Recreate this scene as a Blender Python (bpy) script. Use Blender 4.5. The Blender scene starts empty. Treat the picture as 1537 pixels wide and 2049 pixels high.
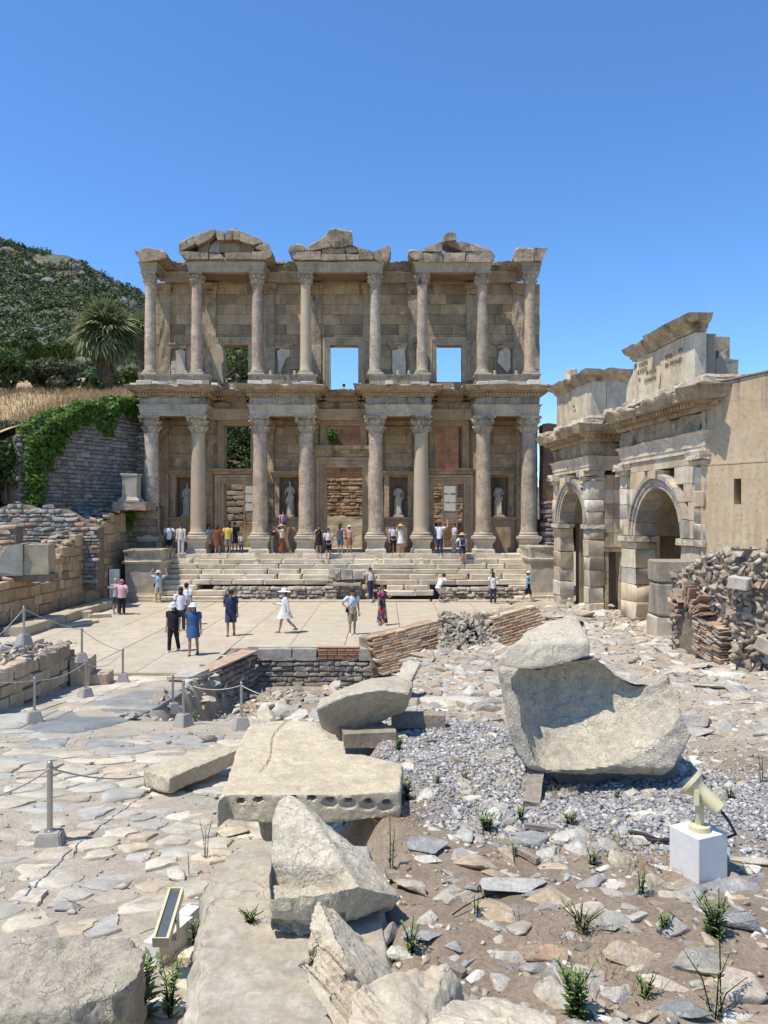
import bpy, bmesh, math, random
import numpy as np
from mathutils import Vector, Matrix, Euler
R = math.radians
random.seed(11)
rng = np.random.default_rng(11)
scene = bpy.context.scene
COL = scene.collection
# --- camera
FPX, CX, HY, EZ = 1539.0, 768.5, 1036.0, 4.2
cam_d = bpy.data.cameras.new("camera")
cam = bpy.data.objects.new("camera", cam_d)
COL.objects.link(cam)
cam.location = (0, 0, EZ)
cam.rotation_euler = (R(90), 0, 0)
cam_d.sensor_fit = 'VERTICAL'
cam_d.sensor_height = 36.0
cam_d.lens = FPX / 2049 * 36
cam_d.shift_y = 11.5 / 2049
cam_d.clip_start = 0.1
cam_d.clip_end = 8000
scene.camera = cam
# --- sky + sun
SUN_EL, SUN_AZ = R(65), R(31)      # azimuth: from the left (-X), slightly behind the camera
sdir = Vector((-math.cos(SUN_AZ) * math.cos(SUN_EL), -math.sin(SUN_AZ) * math.cos(SUN_EL), math.sin(SUN_EL)))
world = bpy.data.worlds.new("World")
scene.world = world
world.use_nodes = True
wn = world.node_tree
sky = wn.nodes.new('ShaderNodeTexSky')
sky.sky_type = 'NISHITA'
sky.sun_disc = False
sky.sun_elevation = SUN_EL
sky.sun_rotation = math.atan2(sdir.x, sdir.y)
sky.altitude = 0
sky.air_density = 1.0
sky.dust_density = 0.0
sky.ozone_density = 10
bg = wn.nodes['Background']
bg.inputs['Strength'].default_value = 0.146
hs = wn.nodes.new('ShaderNodeHueSaturation')
hs.inputs['Saturation'].default_value = 1.07
wn.links.new(sky.outputs[0], hs.inputs['Color'])
wn.links.new(hs.outputs[0], bg.inputs['Color'])
sun_d = bpy.data.lights.new("sun", 'SUN')
sun = bpy.data.objects.new("sun", sun_d)
COL.objects.link(sun)
sun_d.energy = 3.75
sun_d.angle = R(0.53)
sun_d.color = (1.0, 0.925, 0.80)
sun.rotation_euler = sdir.to_track_quat('Z', 'Y').to_euler()
scene.view_settings.view_transform = 'Standard'
scene.view_settings.look = 'None'
scene.view_settings.gamma = 1
scene.view_settings.exposure = 0.56
scene.view_settings.use_curve_mapping = False
try:
 scene.cycles.max_bounces = 6
 scene.cycles.diffuse_bounces = 4
 scene.cycles.transparent_max_bounces = 4
except Exception:
 pass
def P(px, py, Y):
 """world point on the line of sight of photo pixel (px, py) at depth Y"""
 return Vector(((px - CX) / FPX * Y, Y, EZ - (py - HY) / FPX * Y))
def XP(px, Y): return (px - CX) / FPX * Y
def ZP(py, Y): return EZ - (py - HY) / FPX * Y
# --- noise (numpy)
def _hash(ix, iy, iz):
 n = (ix.astype(np.int64) * 374761393 + iy.astype(np.int64) * 668265263 + iz.astype(np.int64) * 1274126177) & 0xffffffff
 n = ((n ^ (n >> 13)) * 1274126177) & 0xffffffff
 n = n ^ (n >> 16)
 return (n & 0xffff) / 32767.5 - 1.0
def vnoise(p):
 p = np.asarray(p, dtype=np.float64)
 i = np.floor(p)
 f = p - i
 f = f * f * (3 - 2 * f)
 i = i.astype(np.int64)
 x, y, z = i[..., 0], i[..., 1], i[..., 2]
 fx, fy, fz = f[..., 0], f[..., 1], f[..., 2]
 r = 0
 for dx in (0, 1):
  for dy in (0, 1):
   for dz in (0, 1):
    w = (fx if dx else 1 - fx) * (fy if dy else 1 - fy) * (fz if dz else 1 - fz)
    r = r + w * _hash(x + dx, y + dy, z + dz)
 return r
def fbm(p, octaves=4, scale=1.0, seed=0.0, gain=0.5):
 p = np.asarray(p, dtype=np.float64) * scale + np.array([seed * 17.13, seed * 7.77, seed * 3.31])
 a, r = 1.0, 0
 for _ in range(octaves):
  r = r + a * vnoise(p)
  p = p * 2.03 + 11.7
  a *= gain
 return r
def sstep(a, b, x):
 t = np.clip((x - a) / (b - a), 0, 1)
 return t * t * (3 - 2 * t)
# --- object helpers
def new_obj(name, data, parent=None, M=None):
 o = bpy.data.objects.new(name, data)
 COL.objects.link(o)
 if M is not None:
  o.matrix_basis = M
 if parent is not None:
  o.parent = parent
  o.matrix_parent_inverse = WM(parent).inverted()
 return o
def WM(o):
 m = o.matrix_basis.copy()
 if o.parent is not None:
  m = WM(o.parent) @ o.matrix_parent_inverse @ m
 return m
def tag(o, label=None, cat=None, group=None, kind=None):
 if label: o['label'] = label
 if cat: o['category'] = cat
 if group: o['group'] = group
 if kind: o['kind'] = kind
 return o
def thing(name, label, cat, loc=(0, 0, 0), group=None, rz=0.0):
 o = bpy.data.objects.new(name, None)
 COL.objects.link(o)
 o.empty_display_size = 0.2
 o.location = loc
 o.rotation_euler = (0, 0, rz)
 return tag(o, label, cat, group)
def kids(o):
 return [c for c in bpy.data.objects if c.parent == o]
def copy_tree(o, parent=None, table=None):
 c = o.copy()
 COL.objects.link(c)
 if parent is not None:
  c.parent = parent
 for ch in list(o.children):
  copy_tree(ch, c)
 return c
def make_mesh(name, V, F, mat=None, smooth=None):
 me = bpy.data.meshes.new(name)
 me.from_pydata([tuple(v) for v in V], [], [tuple(f) for f in F])
 if mat is not None:
  me.materials.append(mat)
 shade(me, smooth)
 return me
def shade(me, smooth):
 if smooth is not None:
  me.polygons.foreach_set('use_smooth', np.ones(len(me.polygons), dtype=bool))
  if smooth < 179:
   me.set_sharp_from_angle(angle=R(smooth))
 me.update()
def mesh_np(name, V, quads, mat=None, col=None, smooth=None):
 """fast mesh from numpy: V (n,3), faces (m,k)"""
 V = np.ascontiguousarray(V, dtype=np.float32)
 quads = np.ascontiguousarray(quads, dtype=np.int32)
 me = bpy.data.meshes.new(name)
 k = quads.shape[1]
 me.vertices.add(len(V))
 me.vertices.foreach_set('co', V.ravel())
 me.loops.add(quads.size)
 me.loops.foreach_set('vertex_index', quads.ravel())
 me.polygons.add(len(quads))
 me.polygons.foreach_set('loop_start', np.arange(0, quads.size, k, dtype=np.int32))
 me.update(calc_edges=True)
 me.validate()
 if mat is not None:
  me.materials.append(mat)
 if col is not None:
  a = me.color_attributes.new('col', 'FLOAT_COLOR', 'POINT')
  c4 = np.ones((len(V), 4), dtype=np.float32)
  c4[:, :3] = col
  a.data.foreach_set('color', c4.ravel())
 shade(me, smooth)
 return me
class B:
 """collects simple solids into one mesh"""
 def __init__(s):
  s.V, s.F = [], []
 def add(s, V, F, M=None):
  n = len(s.V)
  for v in V:
   v = Vector(v)
   s.V.append(M @ v if M is not None else v)
  s.F += [tuple(i + n for i in f) for f in F]
  return s
 def box(s, x0, x1, y0, y1, z0, z1, M=None):
  V = [(x0, y0, z0), (x1, y0, z0), (x1, y1, z0), (x0, y1, z0), (x0, y0, z1), (x1, y0, z1), (x1, y1, z1), (x0, y1, z1)]
  F = [(3, 2, 1, 0), (4, 5, 6, 7), (0, 1, 5, 4), (1, 2, 6, 5), (2, 3, 7, 6), (3, 0, 4, 7)]
  return s.add(V, F, M)
 def cbox(s, c, d, rot=(0, 0, 0), M=None):
  m = Matrix.Translation(c) @ Euler(rot).to_matrix().to_4x4()
  if M is not None: m = M @ m
  return s.box(-d[0] / 2, d[0] / 2, -d[1] / 2, d[1] / 2, -d[2] / 2, d[2] / 2, m)
 def prism(s, poly, a, b, axis='z', M=None):
  """extrude a 2D polygon from a to b along axis (z: poly=xy, y: poly=xz, x: poly=yz)"""
  n = len(poly)
  def mk(p, h):
   return (p[0], p[1], h) if axis == 'z' else ((p[0], h, p[1]) if axis == 'y' else (h, p[0], p[1]))
  V = [mk(p, a) for p in poly] + [mk(p, b) for p in poly]
  F = [tuple(range(n - 1, -1, -1)), tuple(range(n, 2 * n))] + [(i, (i + 1) % n, n + (i + 1) % n, n + i) for i in range(n)]
  return s.add(V, F, M)
 def lathe(s, prof, seg=20, c=(0, 0, 0), M=None, mod=None, cap=True):
  """prof [(r,z)...] around z through c; mod(ang, r, z) -> r"""
  V, F = [], []
  for r, z in prof:
   for i in range(seg):
    a = 2 * math.pi * i / seg
    rr = mod(a, r, z) if mod else r
    V.append((c[0] + rr * math.cos(a), c[1] + rr * math.sin(a), c[2] + z))
  m = len(prof)
  for j in range(m - 1):
   for i in range(seg):
    k = (i + 1) % seg
    F.append((j * seg + i, j * seg + k, (j + 1) * seg + k, (j + 1) * seg + i))
  if cap:
   F.append(tuple(range(seg - 1, -1, -1)))
   F.append(tuple((m - 1) * seg + i for i in range(seg)))
  return s.add(V, F, M)
 def tube(s, pts, rad, seg=8, M=None, sx=1.0):
  pts = [Vector(p) for p in pts]
  if not hasattr(rad, '__len__'): rad = [rad] * len(pts)
  V, F = [], []
  up = Vector((0, 0, 1))
  d0 = (pts[1] - pts[0]).normalized()
  if abs(d0.z) > 0.9: up = Vector((0, 1, 0))
  for j, p in enumerate(pts):
   d = (pts[min(j + 1, len(pts) - 1)] - pts[max(j - 1, 0)]).normalized()
   u = up.cross(d)
   if u.length < 1e-4: u = Vector((1, 0, 0)).cross(d)
   u.normalize()
   w = d.cross(u)
   for i in range(seg):
    a = 2 * math.pi * i / seg
    V.append(p + (u * math.cos(a) * sx + w * math.sin(a)) * rad[j])
  m = len(pts)
  for j in range(m - 1):
   for i in range(seg):
    k = (i + 1) % seg
    F.append((j * seg + i, j * seg + k, (j + 1) * seg + k, (j + 1) * seg + i))
  F.append(tuple(range(seg - 1, -1, -1)))
  F.append(tuple((m - 1) * seg + i for i in range(seg)))
  return s.add(V, F, M)
 def loft(s, rings, M=None, cap=True):
  seg = len(rings[0])
  V = [v for r in rings for v in r]
  F = []
  for j in range(len(rings) - 1):
   for i in range(seg):
    k = (i + 1) % seg
    F.append((j * seg + i, j * seg + k, (j + 1) * seg + k, (j + 1) * seg + i))
  if cap:
   F.append(tuple(range(seg - 1, -1, -1)))
   F.append(tuple((len(rings) - 1) * seg + i for i in range(seg)))
  return s.add(V, F, M)
 def ball(s, c, r, seg=10, M=None):
  r = r if hasattr(r, '__len__') else (r, r, r)
  n = max(4, seg // 2)
  rings = []
  for j in range(n + 1):
   t = math.pi * j / n
   q = max(math.sin(t), 0.02)
   rings.append([(c[0] + r[0] * q * math.cos(2 * math.pi * i / seg), c[1] + r[1] * q * math.sin(2 * math.pi * i / seg), c[2] - r[2] * math.cos(t)) for i in range(seg)])
  return s.loft(rings, M)
 def moulding(s, path, prof, closed=False, M=None, wear=0.0, step=0.3, seed=0, wear_from=0.0):
  """sweep profile [(out, z)...] along a horizontal path [(x,y)...]; 'out' is to the right of the walking direction.
  profile runs from the bottom inner edge outwards and up to the top inner edge"""
  pts = [Vector((p[0], p[1])) for p in path]
  fine = []
  n = len(pts)
  def nrm(a, b):
   d = (b - a).normalized()
   return Vector((d.y, -d.x))
  segs = n if closed else n - 1
  for i in range(segs):
   a, b = pts[i], pts[(i + 1) % n]
   nn = nrm(a, b)
   if closed or i > 0:
    pn = nrm(pts[i - 1], a)
    mi = (nn + pn)
    mi = mi / max(mi.dot(nn), 0.2)
   else:
    mi = nn
   fine.append((a, mi))
   k = max(1, int((b - a).length / step))
   for q in range(1, k):
    fine.append((a.lerp(b, q / k), nn))
  if not closed:
   fine.append((pts[-1], nrm(pts[-2], pts[-1])))
  V = []
  m = len(prof)
  for a, mi in fine:
   for (o, z) in prof:
    V.append((a.x + mi.x * o, a.y + mi.y * o, z))
  if wear > 0:
   A = np.array(V)
   omax = max(o for o, z in prof)
   ow = np.array([max(0.0, (o - wear_from) / max(omax - wear_from, 1e-3)) for _ in fine for (o, z) in prof])
   nz = fbm(A, 3, 1.7, seed + 1.3)
   nz2 = fbm(A, 3, 4.5, seed + 5.1)
   dn = np.minimum(0, nz - 0.1) * wear * ow + nz2 * wear * 0.25 * ow
   A[:, 2] += dn * 0.9
   mis = np.array([[mi.x, mi.y] for _, mi in fine for _ in prof])
   A[:, :2] += mis * (dn * 1.1 - np.abs(nz2) * wear * 0.15 * ow)[:, None]
   V = [tuple(v) for v in A]
  F = []
  L = len(fine)
  for i in range(L if closed else L - 1):
   j = (i + 1) % L
   for k in range(m - 1):
    F.append((i * m + k, j * m + k, j * m + k + 1, i * m + k + 1))
   F.append((i * m + m - 1, j * m + m - 1, j * m, i * m))
  if not closed:
   F.append(tuple(range(m)))
   F.append(tuple((L - 1) * m + k for k in range(m - 1, -1, -1)))
  return s.add(V, F, M)
 def mesh(s, name, mat=None, smooth=None, fix=True):
  me = bpy.data.meshes.new(name)
  me.from_pydata([tuple(v) for v in s.V], [], s.F)
  if fix:
   bm = bmesh.new(); bm.from_mesh(me)
   bmesh.ops.recalc_face_normals(bm, faces=bm.faces)
   bm.to_mesh(me); bm.free()
  if mat is not None: me.materials.append(mat)
  shade(me, smooth)
  return me
 def build(s, name, mat, parent=None, smooth=None, col=None, fix=True):
  o = new_obj(name, s.mesh(name, mat, smooth, fix), parent)
  if col is not None: o.color = (*col, 1)
  return o
def rough(me, amp, scale, seed=0, cuts=0, octaves=4):
 """subdivide and displace a mesh along its normals with noise (world units)"""
 bm = bmesh.new(); bm.from_mesh(me)
 bmesh.ops.remove_doubles(bm, verts=bm.verts, dist=1e-5)
 if cuts:
  bmesh.ops.triangulate(bm, faces=[f for f in bm.faces if len(f.verts) > 4])
  bmesh.ops.subdivide_edges(bm, edges=bm.edges, cuts=cuts, use_grid_fill=True)
 bm.normal_update()
 co = np.array([v.co for v in bm.verts]); no = np.array([v.normal for v in bm.verts])
 d = fbm(co, octaves, scale, seed) * amp
 co = co + no * d[:, None]
 for v, c in zip(bm.verts, co): v.co = c
 bm.to_mesh(me); bm.free()
 me.update()
 return me
def eval_mesh(o, name):
 dg = bpy.context.evaluated_depsgraph_get()
 dg.update()
 me = bpy.data.meshes.new_from_object(o.evaluated_get(dg))
 me.name = name
 return me
def remeshed(b, voxel, name, warp=None, mat=None, smooth=40, adapt=None):
 """one continuous weathered solid: voxel remesh of the collected solids, then warp(co, normal)->co"""
 o = bpy.data.objects.new("tmp", b.mesh("tmp"))
 COL.objects.link(o)
 m = o.modifiers.new("r", 'REMESH'); m.mode = 'VOXEL'; m.voxel_size = voxel
 me = eval_mesh(o, name)
 old = o.data
 bpy.data.objects.remove(o); bpy.data.meshes.remove(old)
 n = len(me.vertices)
 co = np.empty(n * 3, dtype=np.float32); no = np.empty(n * 3, dtype=np.float32)
 me.vertices.foreach_get('co', co); me.vertices.foreach_get('normal', no)
 co = co.reshape(-1, 3).astype(np.float64); no = no.reshape(-1, 3).astype(np.float64)
 if warp is not None:
  co = warp(co, no)
 me.vertices.foreach_set('co', co.astype(np.float32).ravel())
 me.materials.clear()
 if mat is not None: me.materials.append(mat)
 shade(me, smooth)
 return me
# --- materials
def nd(nt, typ, **kw):
 n = nt.nodes.new(typ)
 for k, v in kw.items():
  if k.startswith('_'):
   setattr(n, k[1:], v)
  else:
   key = k.replace('__', ' ')
   inp = n.inputs[int(key[1:])] if key[0] == 'i' and key[1:].isdigit() else n.inputs[key]
   if hasattr(v, 'is_output'):
    nt.links.new(v, inp)
   else:
    inp.default_value = v
 return n
def math_n(nt, op, a, b=None, clamp=False):
 n = nt.nodes.new('ShaderNodeMath'); n.operation = op; n.use_clamp = clamp
 for i, v in enumerate((a, b)):
  if v is None: continue
  if hasattr(v, 'is_output'): nt.links.new(v, n.inputs[i])
  else: n.inputs[i].default_value = v
 return n.outputs[0]
def remap(nt, v, a, b, c, d):
 n = nt.nodes.new('ShaderNodeMapRange')
 nt.links.new(v, n.inputs[0])
 for i, x in enumerate((a, b, c, d)): n.inputs[i + 1].default_value = x
 return n.outputs[0]
def mixc(nt, blend, fac, a, b):
 n = nt.nodes.new('ShaderNodeMix'); n.data_type = 'RGBA'; n.blend_type = blend
 n.clamp_factor = True
 for idx, v in ((0, fac), (6, a), (7, b)):
  if hasattr(v, 'is_output'): nt.links.new(v, n.inputs[idx])
  else: n.inputs[idx].default_value = v if idx == 0 else (*v[:3], 1)
 return n.outputs[2]
def grey(nt, v):
 n = nt.nodes.new('ShaderNodeCombineColor')
 for i in range(3): nt.links.new(v, n.inputs[i])
 return n.outputs[0]
def base_mat(name):
 m = bpy.data.materials.new(name)
 m.use_nodes = True
 nt = m.node_tree
 bs = nt.nodes['Principled BSDF']
 return m, nt, bs
def world_pos(nt, scale=1.0, rnd=True):
 g = nt.nodes.new('ShaderNodeNewGeometry')
 v = g.outputs['Position']
 if rnd:
  oi = nt.nodes.new('ShaderNodeObjectInfo')
  c = nt.nodes.new('ShaderNodeVectorMath'); c.operation = 'SCALE'
  c.inputs[0].default_value = (37.0, 53.0, 71.0)
  nt.links.new(oi.outputs['Random'], c.inputs['Scale'])
  a = nt.nodes.new('ShaderNodeVectorMath'); a.operation = 'ADD'
  nt.links.new(v, a.inputs[0]); nt.links.new(c.outputs[0], a.inputs[1])
  v = a.outputs[0]
 return v
def stone_mat(name, src='object', color=(.4, .36, .3), big=0.28, grain=0.22, stain=0.35, stain_col=(.10, .095, .085), stain_scale=0.9,
    warm=0.25, warm_col=(.42, .28, .16), vein=0.0, vein_col=(.16, .10, .085), tex=1.0, bump=0.5, bump_scale=1.0, rough_=0.9,
    streak=0.0, tint=None, pits=0.0, spots=0.0, vein_scale=1.6, rnd=True, crack=0.0):
 m, nt, bs = base_mat(name)
 pos = world_pos(nt, rnd=rnd)
 if src == 'object':
  c = nt.nodes.new('ShaderNodeObjectInfo').outputs['Color']
 elif src == 'attr':
  a = nt.nodes.new('ShaderNodeAttribute'); a.attribute_name = 'col'
  c = a.outputs['Color']
 else:
  c = nd(nt, 'ShaderNodeRGB').outputs[0]
  c.default_value = (*color, 1)
 if tint: c = mixc(nt, 'MULTIPLY', 1.0, c, tint)
 n1 = nd(nt, 'ShaderNodeTexNoise', Vector=pos, Scale=1.3 * tex, Detail=6.0, Roughness=0.62).outputs['Fac']
 n2 = nd(nt, 'ShaderNodeTexNoise', Vector=pos, Scale=22 * tex, Detail=5.0, Roughness=0.7).outputs['Fac']
 n3 = nd(nt, 'ShaderNodeTexNoise', Vector=pos, Scale=6 * tex, Detail=7.0, Roughness=0.68).outputs['Fac']
 f1 = remap(nt, n1, .28, .72, 1 - big, 1 + big)
 c = mixc(nt, 'MULTIPLY', 1.0, c, grey(nt, f1))
 if warm:
  nw = nd(nt, 'ShaderNodeTexNoise', Vector=pos, Scale=2.3 * tex, Detail=5.0, Roughness=0.6, _noise_dimensions='4D', W=3.7).outputs['Fac']
  c = mixc(nt, 'MIX', remap(nt, nw, .52, .75, 0, warm), c, warm_col)
 if vein:
  dv = nd(nt, 'ShaderNodeVectorMath', _operation='ADD', i0=pos).outputs[0]
  wob = nd(nt, 'ShaderNodeTexNoise', Vector=pos, Scale=2.5, Detail=4.0)
  w2 = nd(nt, 'ShaderNodeVectorMath', _operation='MULTIPLY_ADD')
  nt.links.new(wob.outputs['Color'], w2.inputs[0]); w2.inputs[1].default_value = (.9, .9, .9)
  nt.links.new(pos, w2.inputs[2])
  vo = nd(nt, 'ShaderNodeTexVoronoi', Vector=w2.outputs[0], Scale=vein_scale, _feature='DISTANCE_TO_EDGE').outputs['Distance']
  vm = math_n(nt, 'MULTIPLY', remap(nt, vo, 0.0, .13, 1, 0), remap(nt, n3, .42, .6, 0, 1))
  c = mixc(nt, 'MIX', math_n(nt, 'MULTIPLY', vm, vein), c, vein_col)
 if stain:
  sp = nt.nodes.new('ShaderNodeMapping'); nt.links.new(pos, sp.inputs[0])
  sp.inputs['Scale'].default_value = (1, 1, 0.45)
  ns = nd(nt, 'ShaderNodeTexNoise', Vector=sp.outputs[0], Scale=stain_scale * tex, Detail=8.0, Roughness=0.66).outputs['Fac']
  c = mixc(nt, 'MIX', remap(nt, ns, .53, .70, 0, stain), c, stain_col)
 if streak:
  sp = nt.nodes.new('ShaderNodeMapping'); nt.links.new(pos, sp.inputs[0])
  sp.inputs['Scale'].default_value = (5, 5, 0.35)
  ns = nd(nt, 'ShaderNodeTexNoise', Vector=sp.outputs[0], Scale=1.2, Detail=5.0, Roughness=0.6).outputs['Fac']
  c = mixc(nt, 'MULTIPLY', 1.0, c, grey(nt, remap(nt, ns, .5, .72, 1, 1 - streak)))
 f2 = remap(nt, n2, .3, .7, 1 - grain, 1 + grain)
 c = mixc(nt, 'MULTIPLY', 1.0, c, grey(nt, f2))
 f3 = remap(nt, n3, .3, .7, 1 - grain * .8, 1 + grain * .8)
 c = mixc(nt, 'MULTIPLY', 1.0, c, grey(nt, f3))
 if spots:
  n5 = nd(nt, 'ShaderNodeTexNoise', Vector=pos, Scale=70 * tex, Detail=3.0, Roughness=0.6).outputs['Fac']
  c = mixc(nt, 'MIX', remap(nt, n5, .58, .7, 0, spots), c, (.1, .1, .1))
 hgt = math_n(nt, 'ADD', math_n(nt, 'MULTIPLY', n3, 1.0), math_n(nt, 'MULTIPLY', n2, .45))
 if pits or crack:
  vo = nd(nt, 'ShaderNodeTexVoronoi', Vector=pos, Scale=14 * tex, _feature='F1').outputs['Distance']
  hgt = math_n(nt, 'ADD', hgt, math_n(nt, 'MULTIPLY', remap(nt, vo, 0, .35, -1, 0), pits))
 if crack:
  wob = nd(nt, 'ShaderNodeTexNoise', Vector=pos, Scale=3.0, Detail=5.0)
  w2 = nd(nt, 'ShaderNodeVectorMath', _operation='MULTIPLY_ADD')
  nt.links.new(wob.outputs['Color'], w2.inputs[0]); w2.inputs[1].default_value = (.7, .7, .7)
  nt.links.new(pos, w2.inputs[2])
  ve = nd(nt, 'ShaderNodeTexVoronoi', Vector=w2.outputs[0], Scale=2.2 * tex, _feature='DISTANCE_TO_EDGE').outputs['Distance']
  ck = math_n(nt, 'MULTIPLY', remap(nt, ve, 0, .02, 1, 0), remap(nt, n1, .5, .58, 0, 1))
  c = mixc(nt, 'MIX', math_n(nt, 'MULTIPLY', ck, crack), c, (.07, .06, .05))
  hgt = math_n(nt, 'SUBTRACT', hgt, math_n(nt, 'MULTIPLY', ck, crack))
 bp = nd(nt, 'ShaderNodeBump', Strength=bump, Distance=0.03 * bump_scale, Height=hgt)
 nt.links.new(c, bs.inputs['Base Color'])
 nt.links.new(bp.outputs[0], bs.inputs['Normal'])
 bs.inputs['Roughness'].default_value = rough_
 bs.inputs['Specular IOR Level'].default_value = 0.25
 return m
def plain(name, col, rough_=0.7, metal=0.0, var=0.12, scale=8, bump=0.0, spec=0.3):
 m, nt, bs = base_mat(name)
 pos = world_pos(nt)
 n = nd(nt, 'ShaderNodeTexNoise', Vector=pos, Scale=float(scale), Detail=4.0, Roughness=0.6).outputs['Fac']
 c = mixc(nt, 'MULTIPLY', 1.0, col, grey(nt, remap(nt, n, .3, .7, 1 - var, 1 + var)))
 nt.links.new(c, bs.inputs['Base Color'])
 bs.inputs['Roughness'].default_value = rough_
 bs.inputs['Metallic'].default_value = metal
 bs.inputs['Specular IOR Level'].default_value = spec
 if bump:
  bp = nd(nt, 'ShaderNodeBump', Strength=bump, Distance=0.02, Height=n)
  nt.links.new(bp.outputs[0], bs.inputs['Normal'])
 return m
def leaf_mat(name, col, col2, var=0.35, src=None, transl=0.25):
 m, nt, bs = base_mat(name)
 pos = world_pos(nt, rnd=False)
 n = nd(nt, 'ShaderNodeTexNoise', Vector=pos, Scale=1.1, Detail=4.0, Roughness=0.65).outputs['Fac']
 n2 = nd(nt, 'ShaderNodeTexNoise', Vector=pos, Scale=17.0, Detail=2.0).outputs['Fac']
 c = mixc(nt, 'MIX', remap(nt, n, .35, .65, 0, 1), col, col2)
 if src == 'attr':
  a = nt.nodes.new('ShaderNodeAttribute'); a.attribute_name = 'col'
  c = mixc(nt, 'MULTIPLY', 1.0, c, a.outputs['Color'])
 c = mixc(nt, 'MULTIPLY', 1.0, c, grey(nt, remap(nt, n2, .3, .7, 1 - var, 1 + var)))
 nt.links.new(c, bs.inputs['Base Color'])
 bs.inputs['Roughness'].default_value = 0.6
 bs.inputs['Specular IOR Level'].default_value = 0.3
 tr = nd(nt, 'ShaderNodeBsdfTranslucent', Color=c)
 mx = nd(nt, 'ShaderNodeMixShader', Fac=transl)
 nt.links.new(bs.outputs[0], mx.inputs[1]); nt.links.new(tr.outputs[0], mx.inputs[2])
 nt.links.new(mx.outputs[0], nt.nodes['Material Output'].inputs['Surface'])
 return m
M = {}
TINT = (1.06, 1.0, .88)
TINT2 = (1.05, 1.0, .86)
TINT3 = (1.02, 1.0, .925)
M['ashlar'] = stone_mat('ashlar', tint=TINT, big=.24, grain=.16, stain=.6, stain_scale=.7, stain_col=(.085, .08, .07), warm=.3, warm_col=(.34, .23, .14), bump=.45, streak=.22)
M['ashlar_a'] = stone_mat('ashlar_attribute', tint=TINT, src='attr', big=.22, grain=.14, stain=.5, stain_scale=.5, warm=.3, warm_col=(.34, .23, .14), bump=.45, streak=.2)
M['carved'] = stone_mat('carved_marble', tint=TINT, big=.34, grain=.26, stain=.9, stain_scale=1.1, stain_col=(.06, .055, .05), warm=.5, warm_col=(.36, .22, .12), bump=1.0, bump_scale=2.4, streak=.3)
M['shaft'] = stone_mat('shaft_marble', tint=TINT, big=.25, grain=.2, stain=.25, warm=.4, warm_col=(.38, .26, .2), vein=.75, vein_scale=1.3, bump=.5, streak=.1)
M['shaft_veined'] = stone_mat('shaft_veined_marble', tint=TINT, big=.3, grain=.3, stain=.35, warm=.4, warm_col=(.34, .22, .18), vein=.95, vein_scale=3.2, bump=.7)
M['shaft_plain'] = stone_mat('shaft_plain_cement', tint=TINT, big=.08, grain=.06, stain=.12, warm=.15, warm_col=(.36, .26, .2), bump=.2)
M['marble_step'] = stone_mat('step_marble', tint=TINT, big=.2, grain=.14, stain=.3, warm=.3, warm_col=(.5, .4, .27), bump=.4)
M['statue'] = stone_mat('statue_marble', tint=TINT, src='rgb', color=(.5, .47, .42), big=.1, grain=.06, stain=.15, warm=.1, bump=.2)
M['rock'] = stone_mat('rock', tint=TINT3, big=.28, grain=.2, stain=.16, stain_scale=2.4, warm=.35, warm_col=(.46, .32, .2), vein=.4, vein_col=(.56, .53, .49), vein_scale=5, tex=2.6, bump=.9, bump_scale=.8, crack=.2)
M['rock_a'] = stone_mat('rock_attribute', tint=TINT3, src='attr', big=.25, grain=.2, stain=.14, warm=.3, warm_col=(.42, .3, .2), tex=2.0, bump=.6, rnd=False)
M['paver'] = stone_mat('paver', tint=(1.04, 1.0, .89), big=.25, grain=.16, stain=.16, stain_scale=2, warm=.4, warm_col=(.44, .34, .24), tex=1.6, bump=.6, bump_scale=.5)
M['hero'] = stone_mat('hero_marble', tint=TINT2, big=.2, grain=.18, stain=.45, stain_scale=1.3, crack=.35, stain_col=(.25, .23, .20), warm=.28, warm_col=(.47, .37, .25), tex=2.6, bump=.8, bump_scale=.6, spots=.12, pits=.12)
M['hero_rough'] = stone_mat('hero_rough_marble', tint=TINT2, big=.22, grain=.26, stain=.55, stain_scale=1.2, crack=.3, stain_col=(.22, .205, .185), warm=.2, warm_col=(.45, .35, .26), tex=2.4, bump=1.0, bump_scale=.9, spots=.22, pits=.2)
M['curb'] = stone_mat('curb_marble', tint=TINT2, src='rgb', color=(.36, .335, .29), big=.22, grain=.16, stain=.75, stain_scale=1.0, stain_col=(.235, .25, .265), warm=.5, warm_col=(.42, .31, .19), vein=.35, vein_col=(.5, .47, .43), vein_scale=3.0, tex=1.5, bump=.5, bump_scale=.6, crack=.55)
M['gravel_a'] = stone_mat('gravel_attribute', src='attr', big=.2, grain=.15, stain=0, warm=.1, tex=2.0, bump=.4, rnd=False)
M['rubble'] = stone_mat('rubble_stone', big=.25, grain=.2, stain=.25, warm=.3, warm_col=(.36, .25, .16), tex=2.0, bump=.6)
M['rubble_a'] = stone_mat('rubble_stone_attribute', src='attr', big=.25, grain=.2, stain=.25, warm=.3, warm_col=(.36, .25, .16), tex=2.0, bump=.6, rnd=False)
M['brick'] = stone_mat('brick', big=.2, grain=.2, stain=.12, warm=.15, warm_col=(.5, .36, .22), tex=2.5, bump=.6)
M['brick_a'] = stone_mat('brick_attribute', src='attr', big=.2, grain=.2, stain=.12, warm=.15, warm_col=(.5, .36, .22), tex=2.5, bump=.6, rnd=False)
M['mortar'] = stone_mat('mortar', src='rgb', color=(.20, .165, .125), big=.3, grain=.3, stain=.3, warm=.3, tex=2.5, bump=1.0, bump_scale=1.4, rnd=False)
M['mortar_light'] = stone_mat('mortar_light', src='rgb', color=(.33, .27, .205), big=.3, grain=.3, stain=.3, warm=.3, tex=2.5, bump=1.0, bump_scale=1.6, rnd=False)
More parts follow.
